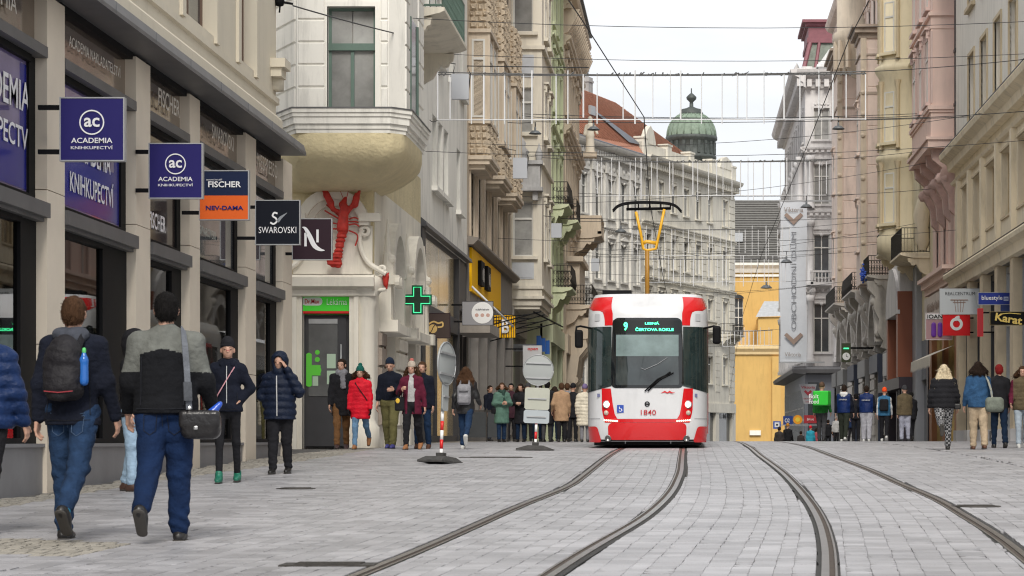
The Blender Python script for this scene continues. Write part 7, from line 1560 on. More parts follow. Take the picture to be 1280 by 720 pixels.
# café barrier and planter at the left, behind the grey backpack
t = thing('cafe_barrier', 'dark fabric café barrier panels in front of the narrow dark doorway', 'barrier', (-6.2, 69, gz(69))); mb = MB()
for x in (-6.35, -5.75): mb.box(x, x+.55, 68.9, 68.95, gz(69)+.12, gz(69)+.85)
mb.build('panel', M_('charcoal fabric', (.06, .065, .07), .9, var=.1), t); mb = MB(); [mb.box(x-.02, x+.02, 68.88, 68.97, gz(69), gz(69)+.95) for x in (-6.38, -5.78, -5.18)]; mb.box(-6.4, -5.16, 68.9, 68.95, gz(69)+.86, gz(69)+.9); mb.build('post', iron, t)
t = thing('sandwich_board', 'red low cart bed just over the crest of the street', 'cart', (5.0, 112, gz(112))); mb = MB(); a, c = P(983, 544.5, 112), P(1007, 552, 112); mb.bbox(a.x, c.x, 112, 112.6, gz(112)+.5, a.z, .03); t.name = 'red_cart'; mb.build('cart_bed', M_('cart red', (.45, .03, .03), .5), t); mb = MB(); [mb.lathe([(0, -.05), (.28, -.05), (.28, .05), (0, .05)], (x, 112.1, gz(112)+.28), 14, ax='y') for x in (a.x+.2, c.x-.2)]; mb.build('wheel', black_m, t)
# ================================================================ people
def cl(name, col, rough=.9, var=.22, vs=10, bump=.6, bs=30, **k): return M_(name, col, rough, spec=.2, var=var, vs=vs, bump=bump, bs=bs, **k)
skin = M_('skin', (.50, .29, .21), .55, var=.08, vs=20); lipm = M_('lips', (.36, .13, .11), .5); eyem = M_('dark eyes', (.02, .015, .012), .3); browm = M_('brows', (.05, .03, .02), .8)
black_c = cl('black cloth', (.014, .014, .017)); navy_c = cl('navy cloth', (0.0077, 0.0099, 0.0193)); navy_puf = cl('navy puffer cloth', (0.0066, 0.0121, 0.0303), .55); jeans = cl('blue denim', (0.0138, 0.0330, 0.0770), var=.35, vs=9); jeans_d = cl('dark denim', (0.0066, 0.0165, 0.0385), var=.3, vs=9); jeans_l = cl('light denim', (.13, .24, .38), var=.3, vs=9); lblue = cl('pale wash denim', (.32, .42, .52), var=.2, vs=9)
blue_tr = cl('navy blue work trousers', (0.0055, 0.0176, 0.0578), var=.2, vs=7); grey_c = cl('mid grey cloth', (.20, .20, .22)); lgrey_c = cl('light grey cloth', (.42, .42, .42)); red_c = cl('red quilted cloth', (.62, .008, .025), .6); burg = cl('burgundy cloth', (.10, .012, .03)); olive = cl('olive cloth', (.13, .12, .05)); olive_j = cl('olive brown jacket cloth', (.11, .085, .05)); rust = cl('brown corduroy', (.17, .085, .035)); beige_c = cl('beige cloth', (.42, .33, .23)); camel = cl('camel wool', (.36, .23, .14)); cream_c = cl('cream quilted cloth', (.60, .55, .45), .6); teal_c = cl('sage green quilted cloth', (.10, .19, .15), .65); denimj = cl('denim jacket cloth', (0.0275, 0.0770, 0.1650), var=.3); royal = cl('royal blue nylon', (0.0055, 0.0193, 0.0935), .5); grn_d = cl('dark green trousers cloth', (.025, .03, .022)); gtrk = cl('grey jogging cloth', (.38, .38, .42)); wht_c = cl('off white cloth', (.62, .62, .62)); pink_c = cl('pale pink cloth', (.55, .28, .32)); orange_c = cl('neon orange knit', (.85, .09, .02)); green_h = cl('bottle green knit', (.01, .10, .08)); oat = cl('oatmeal knit', (.42, .36, .30)); purple_c = cl('purple knit', (.16, .12, .24)); aqua = cl('aqua cloth', (.03, .30, .42)); dkgrey_c = cl('charcoal cloth', (.05, .05, .055)); 
blacksh = M_('black leather', (.012, .011, .011), .4, bump=.2, bs=40); brownsh = M_('brown leather boot', (.10, .04, .02), .6, bump=.2, bs=40); tansh = M_('tan suede boot', (.30, .13, .05), .8); whitesh = M_('white trainer', (.6, .6, .58), .6); greensh = M_('green trainer', (.01, .14, .09), .5, var=.3, vs=30); bluesh = M_('blue trainer', (.05, .05, .22), .6); solem = M_('rubber sole', (.06, .055, .05), .8); turq = M_('turquoise sock', (.01, .16, .28), .8)
hair_b = M_('dark brown hair', (.022, .013, .009), .75, spec=.15, bump=1.2, bs=70, strand=(1, 1, .08)); hair_m = M_('mid brown hair', (.07, .035, .018), .75, spec=.15, bump=1.2, bs=70, strand=(1, 1, .08)); hair_k = M_('black hair', (.008, .007, .007), .75, spec=.15, bump=1.2, bs=70, strand=(1, 1, .08)); hair_bl = M_('platinum blonde hair', (.62, .52, .36), .75, spec=.15, bump=1.2, bs=70, strand=(1, 1, .08), var=.2, vs=25); hair_r = M_('crimson dyed hair', (.22, .015, .015), .75, spec=.15, bump=1.2, bs=70, strand=(1, 1, .08)); hair_g = M_('grey hair', (.4, .4, .4), .75, spec=.15, bump=1.2, bs=70, strand=(1, 1, .08))
check = bpy.data.materials.new('black and white checked cloth'); check.use_nodes = True; n_ = check.node_tree.nodes; ck_ = n_.new('ShaderNodeTexChecker'); ck_.inputs['Scale'].default_value = 26; ck_.inputs['Color1'].default_value = (.012, .012, .014, 1); ck_.inputs['Color2'].default_value = (.26, .26, .27, 1); g_ = n_.new('ShaderNodeNewGeometry'); check.node_tree.links.new(g_.outputs['Position'], ck_.inputs['Vector']); check.node_tree.links.new(ck_.outputs[0], n_['Principled BSDF'].inputs['Base Color']); n_['Principled BSDF'].inputs['Roughness'].default_value = .9
def V3(a): return np.array(a, float)
def folds(amp, f=1., seed=0, ring=0, ringf=26, vert=0, zs=()):
    r = np.random.RandomState(abs(int(seed))+1); ws = [(r.normal(0, 1, 3)*np.array([8, 8, 13])*f, r.uniform(0, 6.3)) for _ in range(6)]
    def fn(X, Y, Z):
        d = 0
        for w, p in ws: d = d+1-2*np.abs(np.sin(w[0]*X+w[1]*Y+w[2]*Z+p+1.4*np.sin(6*X+5*Z+p)))**.7
        d = d*amp/2.4
        for z0, a_ in zs: d = d+a_*np.exp(-((Z-z0)/.09)**2)*np.sin(Z*75+5*np.sin(9*X+7*Y+seed))
        if ring: d = d-ring*np.abs(np.sin(Z*ringf+1.6*np.sin(2.2*X+seed)*.2))**.8+ring*.5
        return d
    return fn
def person(label, px, Y, H=1.72, rot=0, legs=((14, 6), (-14, 22)), arms=None, lean=2, head=0, tilt=0, girth=1., top=navy_c, hem=.86, puff=0, coat_flare=0, trou=jeans, tw_=1., shoe=blacksh, hair=hair_b, hairlen=0, hat=None, hatm=None, hood=None, scarf=None, hands=True, res=None, yoke=None, gloves=None, socks=None, face=None, open_front=None, wide_shoulder=1., feetY=None, zoff=0, sit=None, glasses=False, sleeve=None, shade=None, ft=0):
    sc_ = H/1.75; x0 = P(px, 0, Y).x; res = res or (.0105 if Y < 25 else .017 if Y < 40 else .02 if Y < 60 else .026)
    t = bpy.data.objects.new('person', None); COL.objects.link(t); tag(t, label, 'person'); face = face if face is not None else abs(((rot+180) % 360)-180) < 100
    J = {}; legs_ = []
    if 40 < Y < 60: legs = tuple((a*1.55, kb*1.2+3) for a, kb in legs)
    if Y > 60: rot += random.Random(px).uniform(-16, 16)
    hz = .93; hip = []; tr_ = R(lean)
    for sd, (a, kb) in zip((-1, 1), legs):
        a = R(a); kb = R(kb); h = V3((sd*.088, 0, hz)); kn = h+.43*V3((0, -math.sin(a), -math.cos(a))); an = kn+.42*V3((0, -math.sin(a-kb), -math.cos(a-kb))); legs_.append((sd, h, kn, an, a-kb))
    if sit: pass
    zmin = min(l[3][2] for l in legs_)-.085; dz = -zmin
    pel = V3((0, 0, hz)); up = V3((0, -math.sin(tr_), math.cos(tr_))); chest = pel+up*.36; sh = pel+up*.51; neck = pel+up*.56; hd = pel+up*.60+V3((0, -.015, .105))
    hr = R(head); 
    armsd = []
    arms = arms or ((10, 15), (-12, 20))
    for sd, A in zip((-1, 1), arms):
        s0 = sh+V3((sd*.160*girth**.5*wide_shoulder, 0, -.035))
        if isinstance(A, dict): el = V3(A['e']); ha = V3(A['h'])
        else:
            sa, eb = R(A[0]), R(A[1]); ab = R(A[2]) if len(A) > 2 else R(9); inw = R(A[3]) if len(A) > 3 else 0
            el = s0+.285*V3((sd*math.sin(ab), -math.sin(sa)*math.cos(ab), -math.cos(sa)*math.cos(ab)))
            q = sa+eb; fa = V3((sd*(math.sin(ab)*.6-math.sin(inw)), -math.sin(q), -math.cos(q))); fa /= np.linalg.norm(fa); ha = el+.255*fa
        armsd.append((sd, s0, el, ha))
    Z = V3((0, 0, dz)); sh_all = lambda v: tuple(V3(v)+Z)
    def C(a, b, ra, rb, fx=1, fy=1): return ('c', sh_all(a), sh_all(b), ra, rb, fx, fy)
    def E(c, r, m=None): return ('e', sh_all(c), r) if m is None else ('e', sh_all(c), r, m)
    def mk(name, parts, mats, parent=None, matfn=None):
        me = npmesh(name, [(V*sc_, Fc, *rest) for V, Fc, *rest in parts], mats); o = link(name, me); o.parent = parent or t; return o
    # ---- body: one mesh (torso, limbs, head, hands)
    parts = []
    V, Fc = grow([C(pel, chest, .105*girth, .12*girth, 1, .7), C(sh-V3((.12, 0, .03)), sh+V3((.12, 0, -.03)), .055, .055)]+[C(h, k_, .055, .036) for _, h, k_, a, _ in legs_]+[C(k_, a, .035, .028) for _, h, k_, a, _ in legs_]+[C(s0, el, .045, .035) for _, s0, el, ha in armsd]+[C(el, ha, .033, .024) for _, s0, el, ha in armsd]+[C(chest, neck+V3((0, 0, .03)), .07, .05)], .032, k=.03)
    parts.append((V, Fc))
    rh = ((math.cos(hr), math.sin(hr), 0), (-math.sin(hr), math.cos(hr), 0), (0, 0, 1)); RH = np.array(((math.cos(hr), -math.sin(hr), 0), (math.sin(hr), math.cos(hr), 0), (0, 0, 1)))
    tl_ = R(tilt); TH = np.array(((1, 0, 0), (0, math.cos(tl_), -math.sin(tl_)), (0, math.sin(tl_), math.cos(tl_)))); RH = RH @ TH
    hl = lambda x, y, z: tuple(RH @ V3((x, y, z))+hd)
    rm_ = [tuple(RH[i]) for i in range(3)]
    hp = [E(hl(0, .005, .03), (.075, .092, .092), rm_), E(hl(0, -.022, -.03), (.058, .068, .075), rm_), E(hl(0, -.05, -.075), (.03, .03, .022), rm_), C(hl(0, -.082, .005), hl(0, -.098, -.022), .011, .016), C(hl(0, .015, -.05), tuple(neck-V3((0, -.01, .02))), .053, .057)]
    hp += [E(hl(s_*.078, .01, -.005), (.014, .024, .034), rm_) for s_ in (-1, 1)]+[E(hl(s_*.03, -.078, .022), (.026, .012, .008), rm_) for s_ in (-1, 1)]+[E(hl(0, -.082, -.052), (.024, .012, .01), rm_)]
    V, Fc = grow(hp, .009 if Y < 60 else .014, k=.018)
    mc = sh_all(hl(0, -.09, -.052))
    parts.append((V, Fc, lambda c: np.where((np.abs(c[:, 0]-mc[0]) < .022) & (np.abs(c[:, 1]-mc[1]) < .02) & (np.abs(c[:, 2]-mc[2]) < .008), 1, 0)))
    for sd, s0, el, ha in armsd:
        d = ha-el; d /= np.linalg.norm(d); side_ = V3((sd, 0, 0)); w = np.cross(d, V3((1, 0, 0))); w /= np.linalg.norm(w)+1e-9   # w: forward-ish, across the palm
        u = np.cross(w, d)                                                                # thin direction
        pal = ha+d*.055; q = [C(ha-d*.03, ha+d*.02, .026, .027), C(ha+d*.02-w*.02, ha+d*.08-w*.024, .016, .014), C(ha+d*.02+w*.02, ha+d*.08+w*.024, .016, .014), C(ha+d*.02, ha+d*.085, .017, .015)]
        for i, (o_, ln) in enumerate(((-.030, .062), (-.010, .074), (.010, .07), (.029, .055))):
            b0 = ha+d*.085+w*o_; m0 = b0+d*ln*.55+u*(-sd)*.012; e0 = m0+d*ln*.38+u*(-sd)*.03; q += [C(b0, m0, .0095, .009), C(m0, e0, .009, .0078)]
        tb0 = ha+d*.03-w*.03*(1 if w[1] > 0 else -1); tdir = -w*(1 if w[1] > 0 else -1); q += [C(tb0, tb0+tdir*.025+d*.03, .012, .011), C(tb0+tdir*.025+d*.03, tb0+tdir*.03+d*.062, .0105, .009)]
        V, Fc = grow(q, .0065 if Y < 60 else .011, k=.008); parts.append((V, Fc, 2 if gloves else 0))
    body = mk('body', parts, [skin, lipm, gloves or skin])
    if face:
        mb = MB(); 
        for s_ in (-1, 1): c = V3(sh_all(hl(s_*.03, -.077, .006)))*sc_; mb.lathe([(0, -.006), (.012, -.002), (.008, .003)], tuple(c), 8, ax='y')
        o = mb.build('eyes', eyem); o.parent = body; mb = MB()
        for s_ in (-1, 1): mb.tube([V3(sh_all(hl(s_*.014, -.088, .026)))*sc_, V3(sh_all(hl(s_*.032, -.086, .033)))*sc_, V3(sh_all(hl(s_*.05, -.074, .027)))*sc_], .004, 4)
        o = mb.build('eyebrows', browm); o.parent = body
    # ---- hair / hat / hood
    if hair is not None and hood != 'up':
        def hcut(D, X, Y_, Z_):
            x, y, z = X-hd[0], Y_-hd[1], Z_-(hd[2]+dz); xl = RH[0][0]*x+RH[1][0]*y+RH[2][0]*z; yl = RH[0][1]*x+RH[1][1]*y+RH[2][1]*z; zl = RH[0][2]*x+RH[1][2]*y+RH[2][2]*z
            facem = np.minimum(np.minimum(-(yl+.048), .062-zl), .060-np.abs(xl)); D = np.maximum(D, facem)    # keep the face open
            if not hairlen: D = np.maximum(D, -(zl+.062+yl*.25))
            return D
        hq = [E(hl(0, .012, .034), (.082, .096, .097), rm_), E(hl(0, .045, -.01), (.072, .066, .08), rm_)]
        if hairlen:
            for q in range(7):
                xx = (q-3)*.03; L_ = hairlen*(.75+.25*math.cos(xx*14))*random.uniform(.88, 1.05); hq += [C(hl(xx*.9, .065-abs(xx)*.35, .02), hl(xx*1.7, .10-abs(xx)*.35, -L_*.6-.03), .032, .036), C(hl(xx*1.7, .10-abs(xx)*.35, -L_*.6-.03), hl(xx*1.9+random.uniform(-.015, .015), .105-abs(xx)*.2, -L_-.05), .034, .010)]
        V, Fc = grow(hq, .0095 if Y < 60 else .014, k=.016 if hairlen else .03, disp=folds(.005 if hairlen else .0035, 5, 3), cuts=hcut); hp_ = [(V, Fc)]
        if Y < 60:
            rg = np.random.RandomState(int(px)+500); n_h = 2600 if Y < 30 else 900; ix = rg.randint(0, len(V), n_h); b0 = V[ix]; hc = np.array(hd)+np.array([0, 0, dz+.02]); nr = b0-hc; nr /= np.linalg.norm(nr, axis=1)[:, None]+1e-9
            ln = (.014 if not hairlen else .06)*rg.uniform(.6, 1.4, n_h)[:, None]; dr = nr*.45+np.array([0, .1, -.75])+rg.normal(0, .28, (n_h, 3)); dr /= np.linalg.norm(dr, axis=1)[:, None]; sdv = np.cross(dr, nr); sdv /= np.linalg.norm(sdv, axis=1)[:, None]+1e-9; w_ = .0022 if Y < 30 else .004
            ok = b0[:, 1] > hd[1]-.03; q = np.stack([b0-sdv*w_, b0+sdv*w_, b0+dr*ln+sdv*w_*.2, b0+dr*ln-sdv*w_*.2], 1)[ok]; hp_.append((q.reshape(-1, 3), np.arange(len(q)*4).reshape(-1, 4)))
        mk('hair', hp_, hair)
    if hat:
        hq = [E(hl(0, .008, .055), (.092, .108, .10), rm_)]
        if hat in ('beanie', 'bobble'): hq = [E(hl(0, .012, .058), (.088, .102, .118), rm_)]
        def bcut(D, X, Y_, Z_):
            z = Z_-(hd[2]+dz); y = Y_-hd[1]; return np.maximum(D, -(z-.030+(y*.22)))
        V, Fc = grow(hq, .010 if Y < 60 else .015, k=.03, disp=lambda X, Y_, Z_: .0018*np.sin(np.arctan2(Y_-hd[1], X)*26), cuts=bcut); o = mk('hat', [(V, Fc)], hatm)
        V, Fc = grow([('c', sh_all(hl(0, .008, .045)), sh_all(hl(0, .008, .062)), .093, .091, .96, 1.1)], .012, cuts=lambda D, X, Y_, Z_: np.maximum(D, np.maximum((Z_-(hd[2]+dz))-.072, .028-(Z_-(hd[2]+dz))-(Y_-hd[1])*.15))); mk('hat_cuff', [(V, Fc)], hatm, o)
        if hat == 'bobble': V, Fc = grow([E(hl(0, .02, .178), (.038, .038, .035))], .010, disp=folds(.005, 8, 5)); mk('pompom', [(V, Fc)], M_('red brown wool', (.45, .12, .10), .9) if hatm is oat else hatm, o)
    if hood == 'up':
        V, Fc = grow([E(hl(0, .02, .03), (.125, .138, .145)), C(hl(0, .05, -.05), tuple(neck), .10, .11)], .014, k=.04, disp=folds(.004, 2, 8), cuts=lambda D, X, Y_, Z_: np.maximum(D, -np.sqrt(((X-hl(0, 0, 0)[0])/.078)**2+((Y_-hd[1]+.14)/.16)**2+((Z_-(hd[2]+dz)-(.0))/.098)**2)*.08+.08)); mk('hood', [(V, Fc)], shade or top)
    # ---- jacket
    fat = girth; p_ = puff
    jp = [C(pel+V3((0, 0, -.04)), pel+V3((0, -.005, .17)), (.155+p_*.02)*fat, (.142+p_*.025)*fat, 1.08, .80), C(pel+V3((0, -.005, .17)), chest+V3((0, 0, .02)), (.142+p_*.025)*fat, (.145+p_*.02)*fat, 1.12, .80), C(chest, neck, .10, .062+p_*.01)]
    for sd, s0, el, ha in armsd: jp += [C(neck+V3((sd*.03, 0, -.03)), s0+V3((0, 0, .0)), .060+p_*.012, .058+p_*.01, 1, 1), C(chest+V3((sd*.06, 0, .04)), s0+V3((-sd*.02, 0, -.02)), .10, .06, 1, .9)]
    if hem < .92: jp += [C(pel+V3((0, 0, .0)), V3((0, 0, hem-.05)), (.157+p_*.02)*fat, (.162+coat_flare+p_*.02)*fat, 1.08, .82)]
    for sd, s0, el, ha in armsd:
        r1, r2, r3 = (.060+p_*.012)*fat**.5, (.052+p_*.012)*fat**.5, .038+p_*.008
        d = (ha-el); jp += [C(s0, el, r1, r2), C(el, ha-d*.02, r2, r3)]
    dsp = folds(.0058 if not p_ else .0035, .9, int(px), ring=.018*min(p_, 1) if p_ else 0, ringf=34 if p_ < .9 else 30)
    if Y < 26: d0_ = folds(.0022, 3.2, 77); d1_ = dsp; dsp = lambda X, Y_, Z_: d1_(X, Y_, Z_)*.75+d0_(X, Y_, Z_)
    def jcut(D, X, Y_, Z_):
        D = np.maximum(D, (hem+dz)-Z_)
        if open_front is not None: D = np.maximum(D, np.minimum(-(Y_+.045), open_front*(.5+.5*np.clip((1.5+dz-Z_)*2, 0, 1))-np.abs(X-.01)))
        return D
    V, Fc = grow(jp, res, k=.045, disp=dsp, cuts=jcut)
    mats = [top]; mf = 0
    if yoke is not None:
        mats.append(yoke); shz = sh[2]+dz
        def mf(c):
            zt_ = shz-.075-.05*np.clip(np.abs(c[:, 0])/.2, 0, 1); upper = (c[:, 2] > zt_+.05) & (np.abs(c[:, 0]) < .2)
            arm = (np.abs(c[:, 0]) > .17) & (c[:, 2] > shz-.20) & (c[:, 1] > -.03) & (c[:, 1] < .2)
            return np.where(upper | arm, 1, 0)
    if sleeve is not None:
        mats.append(sleeve); mf = lambda c: np.where(np.abs(c[:, 0]) > .185*fat**.5, 1, 0)
    jk = mk('jacket', [(V, Fc, mf)] , mats); JV = V*sc_
    if open_front is not None:
        V, Fc = grow([C(pel+V3((0, -.01, .02)), chest+V3((0, -.01, 0)), .13*fat, .145*fat, 1, .72), C(chest, neck+V3((0, 0, .02)), .08, .07)], res, k=.04, disp=folds(.004, 1.2, 4)); mk('sweater', [(V, Fc)], lgrey_c)
    if hood == 'down':
        V, Fc = grow([C(neck+V3((-.075, .07, -.01)), neck+V3((.075, .07, -.01)), .045, .045), C(neck+V3((0, .085, -.03)), neck+V3((0, .10, -.11)), .06, .04, 1.4, .8), C(neck+V3((-.08, .05, .0)), neck+V3((-.06, -.05, -.03)), .035, .03), C(neck+V3((.08, .05, .0)), neck+V3((.06, -.05, -.03)), .035, .03)], .012 if Y < 30 else .018, k=.04, disp=folds(.006, 2.5, 6)); mk('hood', [(V, Fc)], shade or top)
    else:
        V, Fc = grow([C(neck+V3((-.03, .0, -.025)), neck+V3((.03, .0, -.025)), .068, .068, 1.0, 1.0), C(neck+V3((0, .005, -.02)), neck+V3((0, .005, .012)), .068, .066)], .014 if Y < 60 else .02, k=.03, cuts=lambda D, X, Y_, Z_: np.maximum(D, Z_-(neck[2]+dz+.028))); mk('collar', [(V, Fc)], shade or top)
    if scarf is not None: V, Fc = grow([C(neck+V3((-.04, -.01, .005)), neck+V3((.04, -.01, .005)), .075, .075), C(neck+V3((.02, -.09, -.01)), neck+V3((.03, -.115, -.26)), .04, .045, 1, .5)], .014, k=.03, disp=folds(.006, 3, 2)); mk('scarf', [(V, Fc)], scarf)
    # ---- trousers
    tp_ = [E(pel+V3((0, 0, -.01)), (.15*fat, .112*fat, .12))]
    for sd, h, k_, a, _ in legs_: tp_ += [C(h+V3((sd*.0, 0, 0)), k_, .092*fat*min(tw_, 1.1), .064*tw_), C(k_, a+(k_-a)*.04+V3((0, 0, .0)), .062*tw_, .05*tw_)]
    V, Fc = grow(tp_, res, k=.028, disp=folds(.0065 if tw_ > .85 else .002, 1.1, int(px)+5, zs=((.14, .007), (.5, .004), (.88, .004)) if tw_ > .85 else ()), cuts=lambda D, X, Y_, Z_: np.maximum(D, Z_-(hz+.08+dz))); tro = mk('trousers', [(V, Fc)], trou); TV = V*sc_
    # ---- shoes
    for i, (sd, h, k_, a, ang) in enumerate(legs_):
        lift = (a[2]+dz)-.085; pit = ang if lift > .02 else 0; pit = max(-1.25, min(.35, pit*1.0)) if lift > .02 else 0
        f = V3((0, -math.cos(pit), math.sin(pit))); up_ = V3((0, math.sin(pit), math.cos(pit)))
        if pit < 0: f = V3((0, -math.cos(pit), math.sin(pit)))
        hl_ = a-up_*.055-f*.035; toe = a-up_*.06+f*.155
        o = None; V, Fc = grow([C(a+up_*.03, a-up_*.02, .046, .048), C(hl_, a-up_*.045+f*.06, .042, .042, .95, 1), C(a-up_*.045+f*.05, toe-up_*.0, .043, .03, 1.12, 1)], .010 if Y < 25 else .014, k=.02); o = mk('shoe', [(V, Fc)], shoe if not isinstance(shoe, tuple) else shoe[i])
        V, Fc = grow([C(hl_-up_*.022, toe-up_*.015, .040, .036, 1.08, 1)], .010 if Y < 25 else .014, cuts=None); c0_ = hl_-up_*.03; 
        fl_ = V3((0, *(up_[1:]))); dd = (V-np.array(sh_all(c0_))) @ fl_; V = V-dd[:, None]*fl_[None]*.72; mk('sole', [(V, Fc)], whitesh if shoe is whitesh else solem, o)
        if socks is not None: V, Fc = grow([C(a+(k_-a)*.03, a-up_*.02, .052, .05)], .012); mk('sock', [(V, Fc)], socks)
    z = gz(Y)+zoff; t.location = (x0, Y, z); t.rotation_euler = (0, 0, R(rot)); WL[t.name] = Vector((0, 0, 0)); t['_loc'] = 1
    info = dict(o=t, dz=dz, sc=sc_, sh=sh, neck=neck, hd=hd, pel=pel, chest=chest, arms=armsd, X=x0, Y=Y, z=z, rot=R(rot), JV=JV, TV=TV, jk=jk, tr=tro, hz=hz); return info
def carried(name, label, cat, inf, prims, m, h=.014, k=.02, disp=None, parts=()):
    """a thing carried by a figure, modelled in the figure's own frame"""
    t = bpy.data.objects.new(name, None); COL.objects.link(t); tag(t, label, cat); t.location = (inf['X'], inf['Y'], inf['z']); t.rotation_euler = (0, 0, inf['rot'])
    Z = V3((0, 0, inf['dz'])); sc_ = inf['sc']
    def tr(p):
        if p[0] == 'c': return ('c', tuple(V3(p[1])+Z), tuple(V3(p[2])+Z), *p[3:])
        return (p[0], tuple(V3(p[1])+Z), *p[2:])
    V, Fc = grow([tr(p) for p in prims], h, k=k, disp=disp); o = link(name+'_body' if False else 'bag_body', npmesh('bag_body', [(V*sc_, Fc)], m)); o.parent = t
    for nm, kind, dat, mm in parts:
        if kind == 'sdf': V, Fc = grow([tr(p) for p in dat], h, k=.015); c = link(nm, npmesh(nm, [(V*sc_, Fc)], mm)); c.parent = t
        else:
            mb = MB(); 
            for path, wd, th in dat:        # flat strap following a path: ribbon with thickness
                pts = [Vector((V3(p)+Z)*sc_) for p in path]; vs = []; n = len(pts)
                for i, p in enumerate(pts):
                    tt_ = (pts[min(i+1, n-1)]-pts[max(i-1, 0)]).normalized(); out = Vector((p.x*.6, p.y, 0)); out = out.normalized() if out.length > .01 else Vector((0, 1, 0)); sdv = tt_.cross(out).normalized(); out = sdv.cross(tt_).normalized()
                    for a_, b_ in ((-1, -1), (1, -1), (1, 1), (-1, 1)): vs.append(p+sdv*wd/2*a_+out*th/2*b_)
                mb.add(vs, [(4*i+j, 4*i+(j+1) % 4, 4*i+4+(j+1) % 4, 4*i+4+j) for i in range(n-1) for j in range(4)]+[(3, 2, 1, 0), (4*n-4, 4*n-3, 4*n-2, 4*n-1)])
            c = mb.build(nm, mm); c.parent = t
    return t
def seams(inf, key, runs, m, r=.0022, name='seam', sgn=1):
    """stitched lines lying on the back (sgn 1) or front (-1) of a garment"""
    V = inf['JV' if key == 'jk' else 'TV']; mb = MB(); z0 = inf['dz']; sc_ = inf['sc']
    for run in runs:
        pts = []
        for (x0, z_0), (x1, z_1) in zip(run, run[1:]):
            n = max(2, int(math.hypot(x1-x0, z_1-z_0)/.02))
            for i in range(n+1):
                x, z = (x0+(x1-x0)*i/n)*sc_, (z_0+(z_1-z_0)*i/n+z0)*sc_; w = (np.abs(V[:, 0]-x) < .016) & (np.abs(V[:, 2]-z) < .016)
                if w.any(): pts.append((x, sgn*(V[w, 1]*sgn).max()+sgn*.0015, z))
        if len(pts) > 2:
            p = np.array(pts); p[1:-1, 1] = (p[:-2, 1]+p[1:-1, 1]+p[2:, 1])/3; mb.tube([tuple(q) for q in p], r, 4, smooth=False)
    if mb.v: o = mb.build(name, m); o.parent = inf[key]
thr = M_('dark stitching', (.004, .005, .010), .9); thr_l = M_('worn seam thread', (.06, .10, .17), .9)
# --- near figures
a = person('man seen from behind in navy hooded jacket and jeans, carrying a black backpack', 91, 17.9, 1.80, 176, legs=((-20, 26), (7, 4)), arms=((5, 16, 13), (-7, 14, 12)), lean=2, girth=1.02, coat_flare=.02, top=navy_c, hem=.83, hood='down', shade=cl('slate hood lining', (0.0550, 0.0605, 0.0770)), trou=jeans, tw_=1.12, shoe=blacksh, socks=turq, hair=hair_m, wide_shoulder=1.08)
hz_ = .93
def jeans_seams(inf, m, z=hz_):
    seams(inf, 'tr', [[(s_*.035, z-.04), (s_*.125, z-.035), (s_*.122, z-.15), (s_*.08, z-.18), (s_*.04, z-.15), (s_*.035, z-.04)] for s_ in (-1, 1)]+[[(0, z+.02), (0, z-.12)], [(-.13, z-.015), (0, z-.04), (.13, z-.015)]], m, name='pocket_seam')
jeans_seams(a, thr_l); seams(a, 'jk', [[(-.16, .865), (0, .86), (.16, .865)], [(.13, 1.38), (.15, 1.2), (.16, .9)], [(-.13, 1.38), (-.15, 1.2), (-.16, .9)]], thr, .003)
carried('backpack', 'black backpack with a red thread logo and a blue bottle in its side pocket', 'backpack', a, [('e', (0, .19, 1.24), (.15, .10, .235)), ('b', (0, .20, 1.17), (.14, .075, .16), .07), ('e', (0, .27, 1.12), (.12, .05, .12)), ('e', (0, .25, 1.31), (.11, .05, .09))], cl('black nylon', (.016, .015, .018), .6), .012, disp=folds(.004, 2, 9), parts=(
    ('shoulder_strap', 'strap', [([(s_*.09, .16, 1.38), (s_*.10, .08, 1.47), (s_*.105, -.03, 1.475), (s_*.11, -.12, 1.40), (s_*.12, -.135, 1.2)], .05, .012) for s_ in (-1, 1)], black_c),
    ('piping', 'strap', [([(-.105, .318, 1.07), (0, .322, 1.06), (.105, .318, 1.07)], .008, .006)], M_('dark red piping', (.25, .02, .03), .7)),
    ('grab_loop', 'strap', [([(-.03, .2, 1.42), (-.02, .21, 1.46), (.02, .21, 1.46), (.03, .2, 1.42)], .02, .01)], M_('red loop', (.55, .02, .02), .7)),
    ('round_logo', 'sdf', [('e', (0, .308, 1.30), (.016, .006, .016))], M_('pale badge', (.45, .45, .48), .5)),
    ('bottle', 'sdf', [('c', (-.155, .22, 1.14), (-.155, .22, 1.29), .034, .032), ('c', (-.155, .22, 1.29), (-.155, .22, 1.35), .03, .014)], M_('blue water bottle', (.02, .12, .42), .15)),
    ('bottle_cap', 'sdf', [('c', (-.155, .22, 1.345), (-.155, .22, 1.37), .017, .017)], M_('green cap', (.1, .5, .15), .4))))
a2 = person('stocky man seen from behind in black jacket with grey shoulder yoke and navy trousers', 207, 17.7, 1.82, 182, legs=((5, 3), (-18, 30)), arms=((6, 26, 15), (2, 30, 13)), girth=1.24, top=cl('black shell jacket', (0.0072, 0.0077, 0.0099)), hem=.90, trou=blue_tr, tw_=1.25, shoe=blacksh, hair=hair_k, yoke=cl('grey yoke cloth', (0.1320, 0.1375, 0.1265)), wide_shoulder=1.1, head=8, shade=cl('grey yoke cloth', (0.1320, 0.1375, 0.1265)))
jeans_seams(a2, thr); seams(a2, 'jk', [[(-.18, .935), (0, .93), (.18, .935)], [(-.15, 1.3), (-.15, .96)], [(.15, 1.3), (.15, .96)]], thr, .0035)
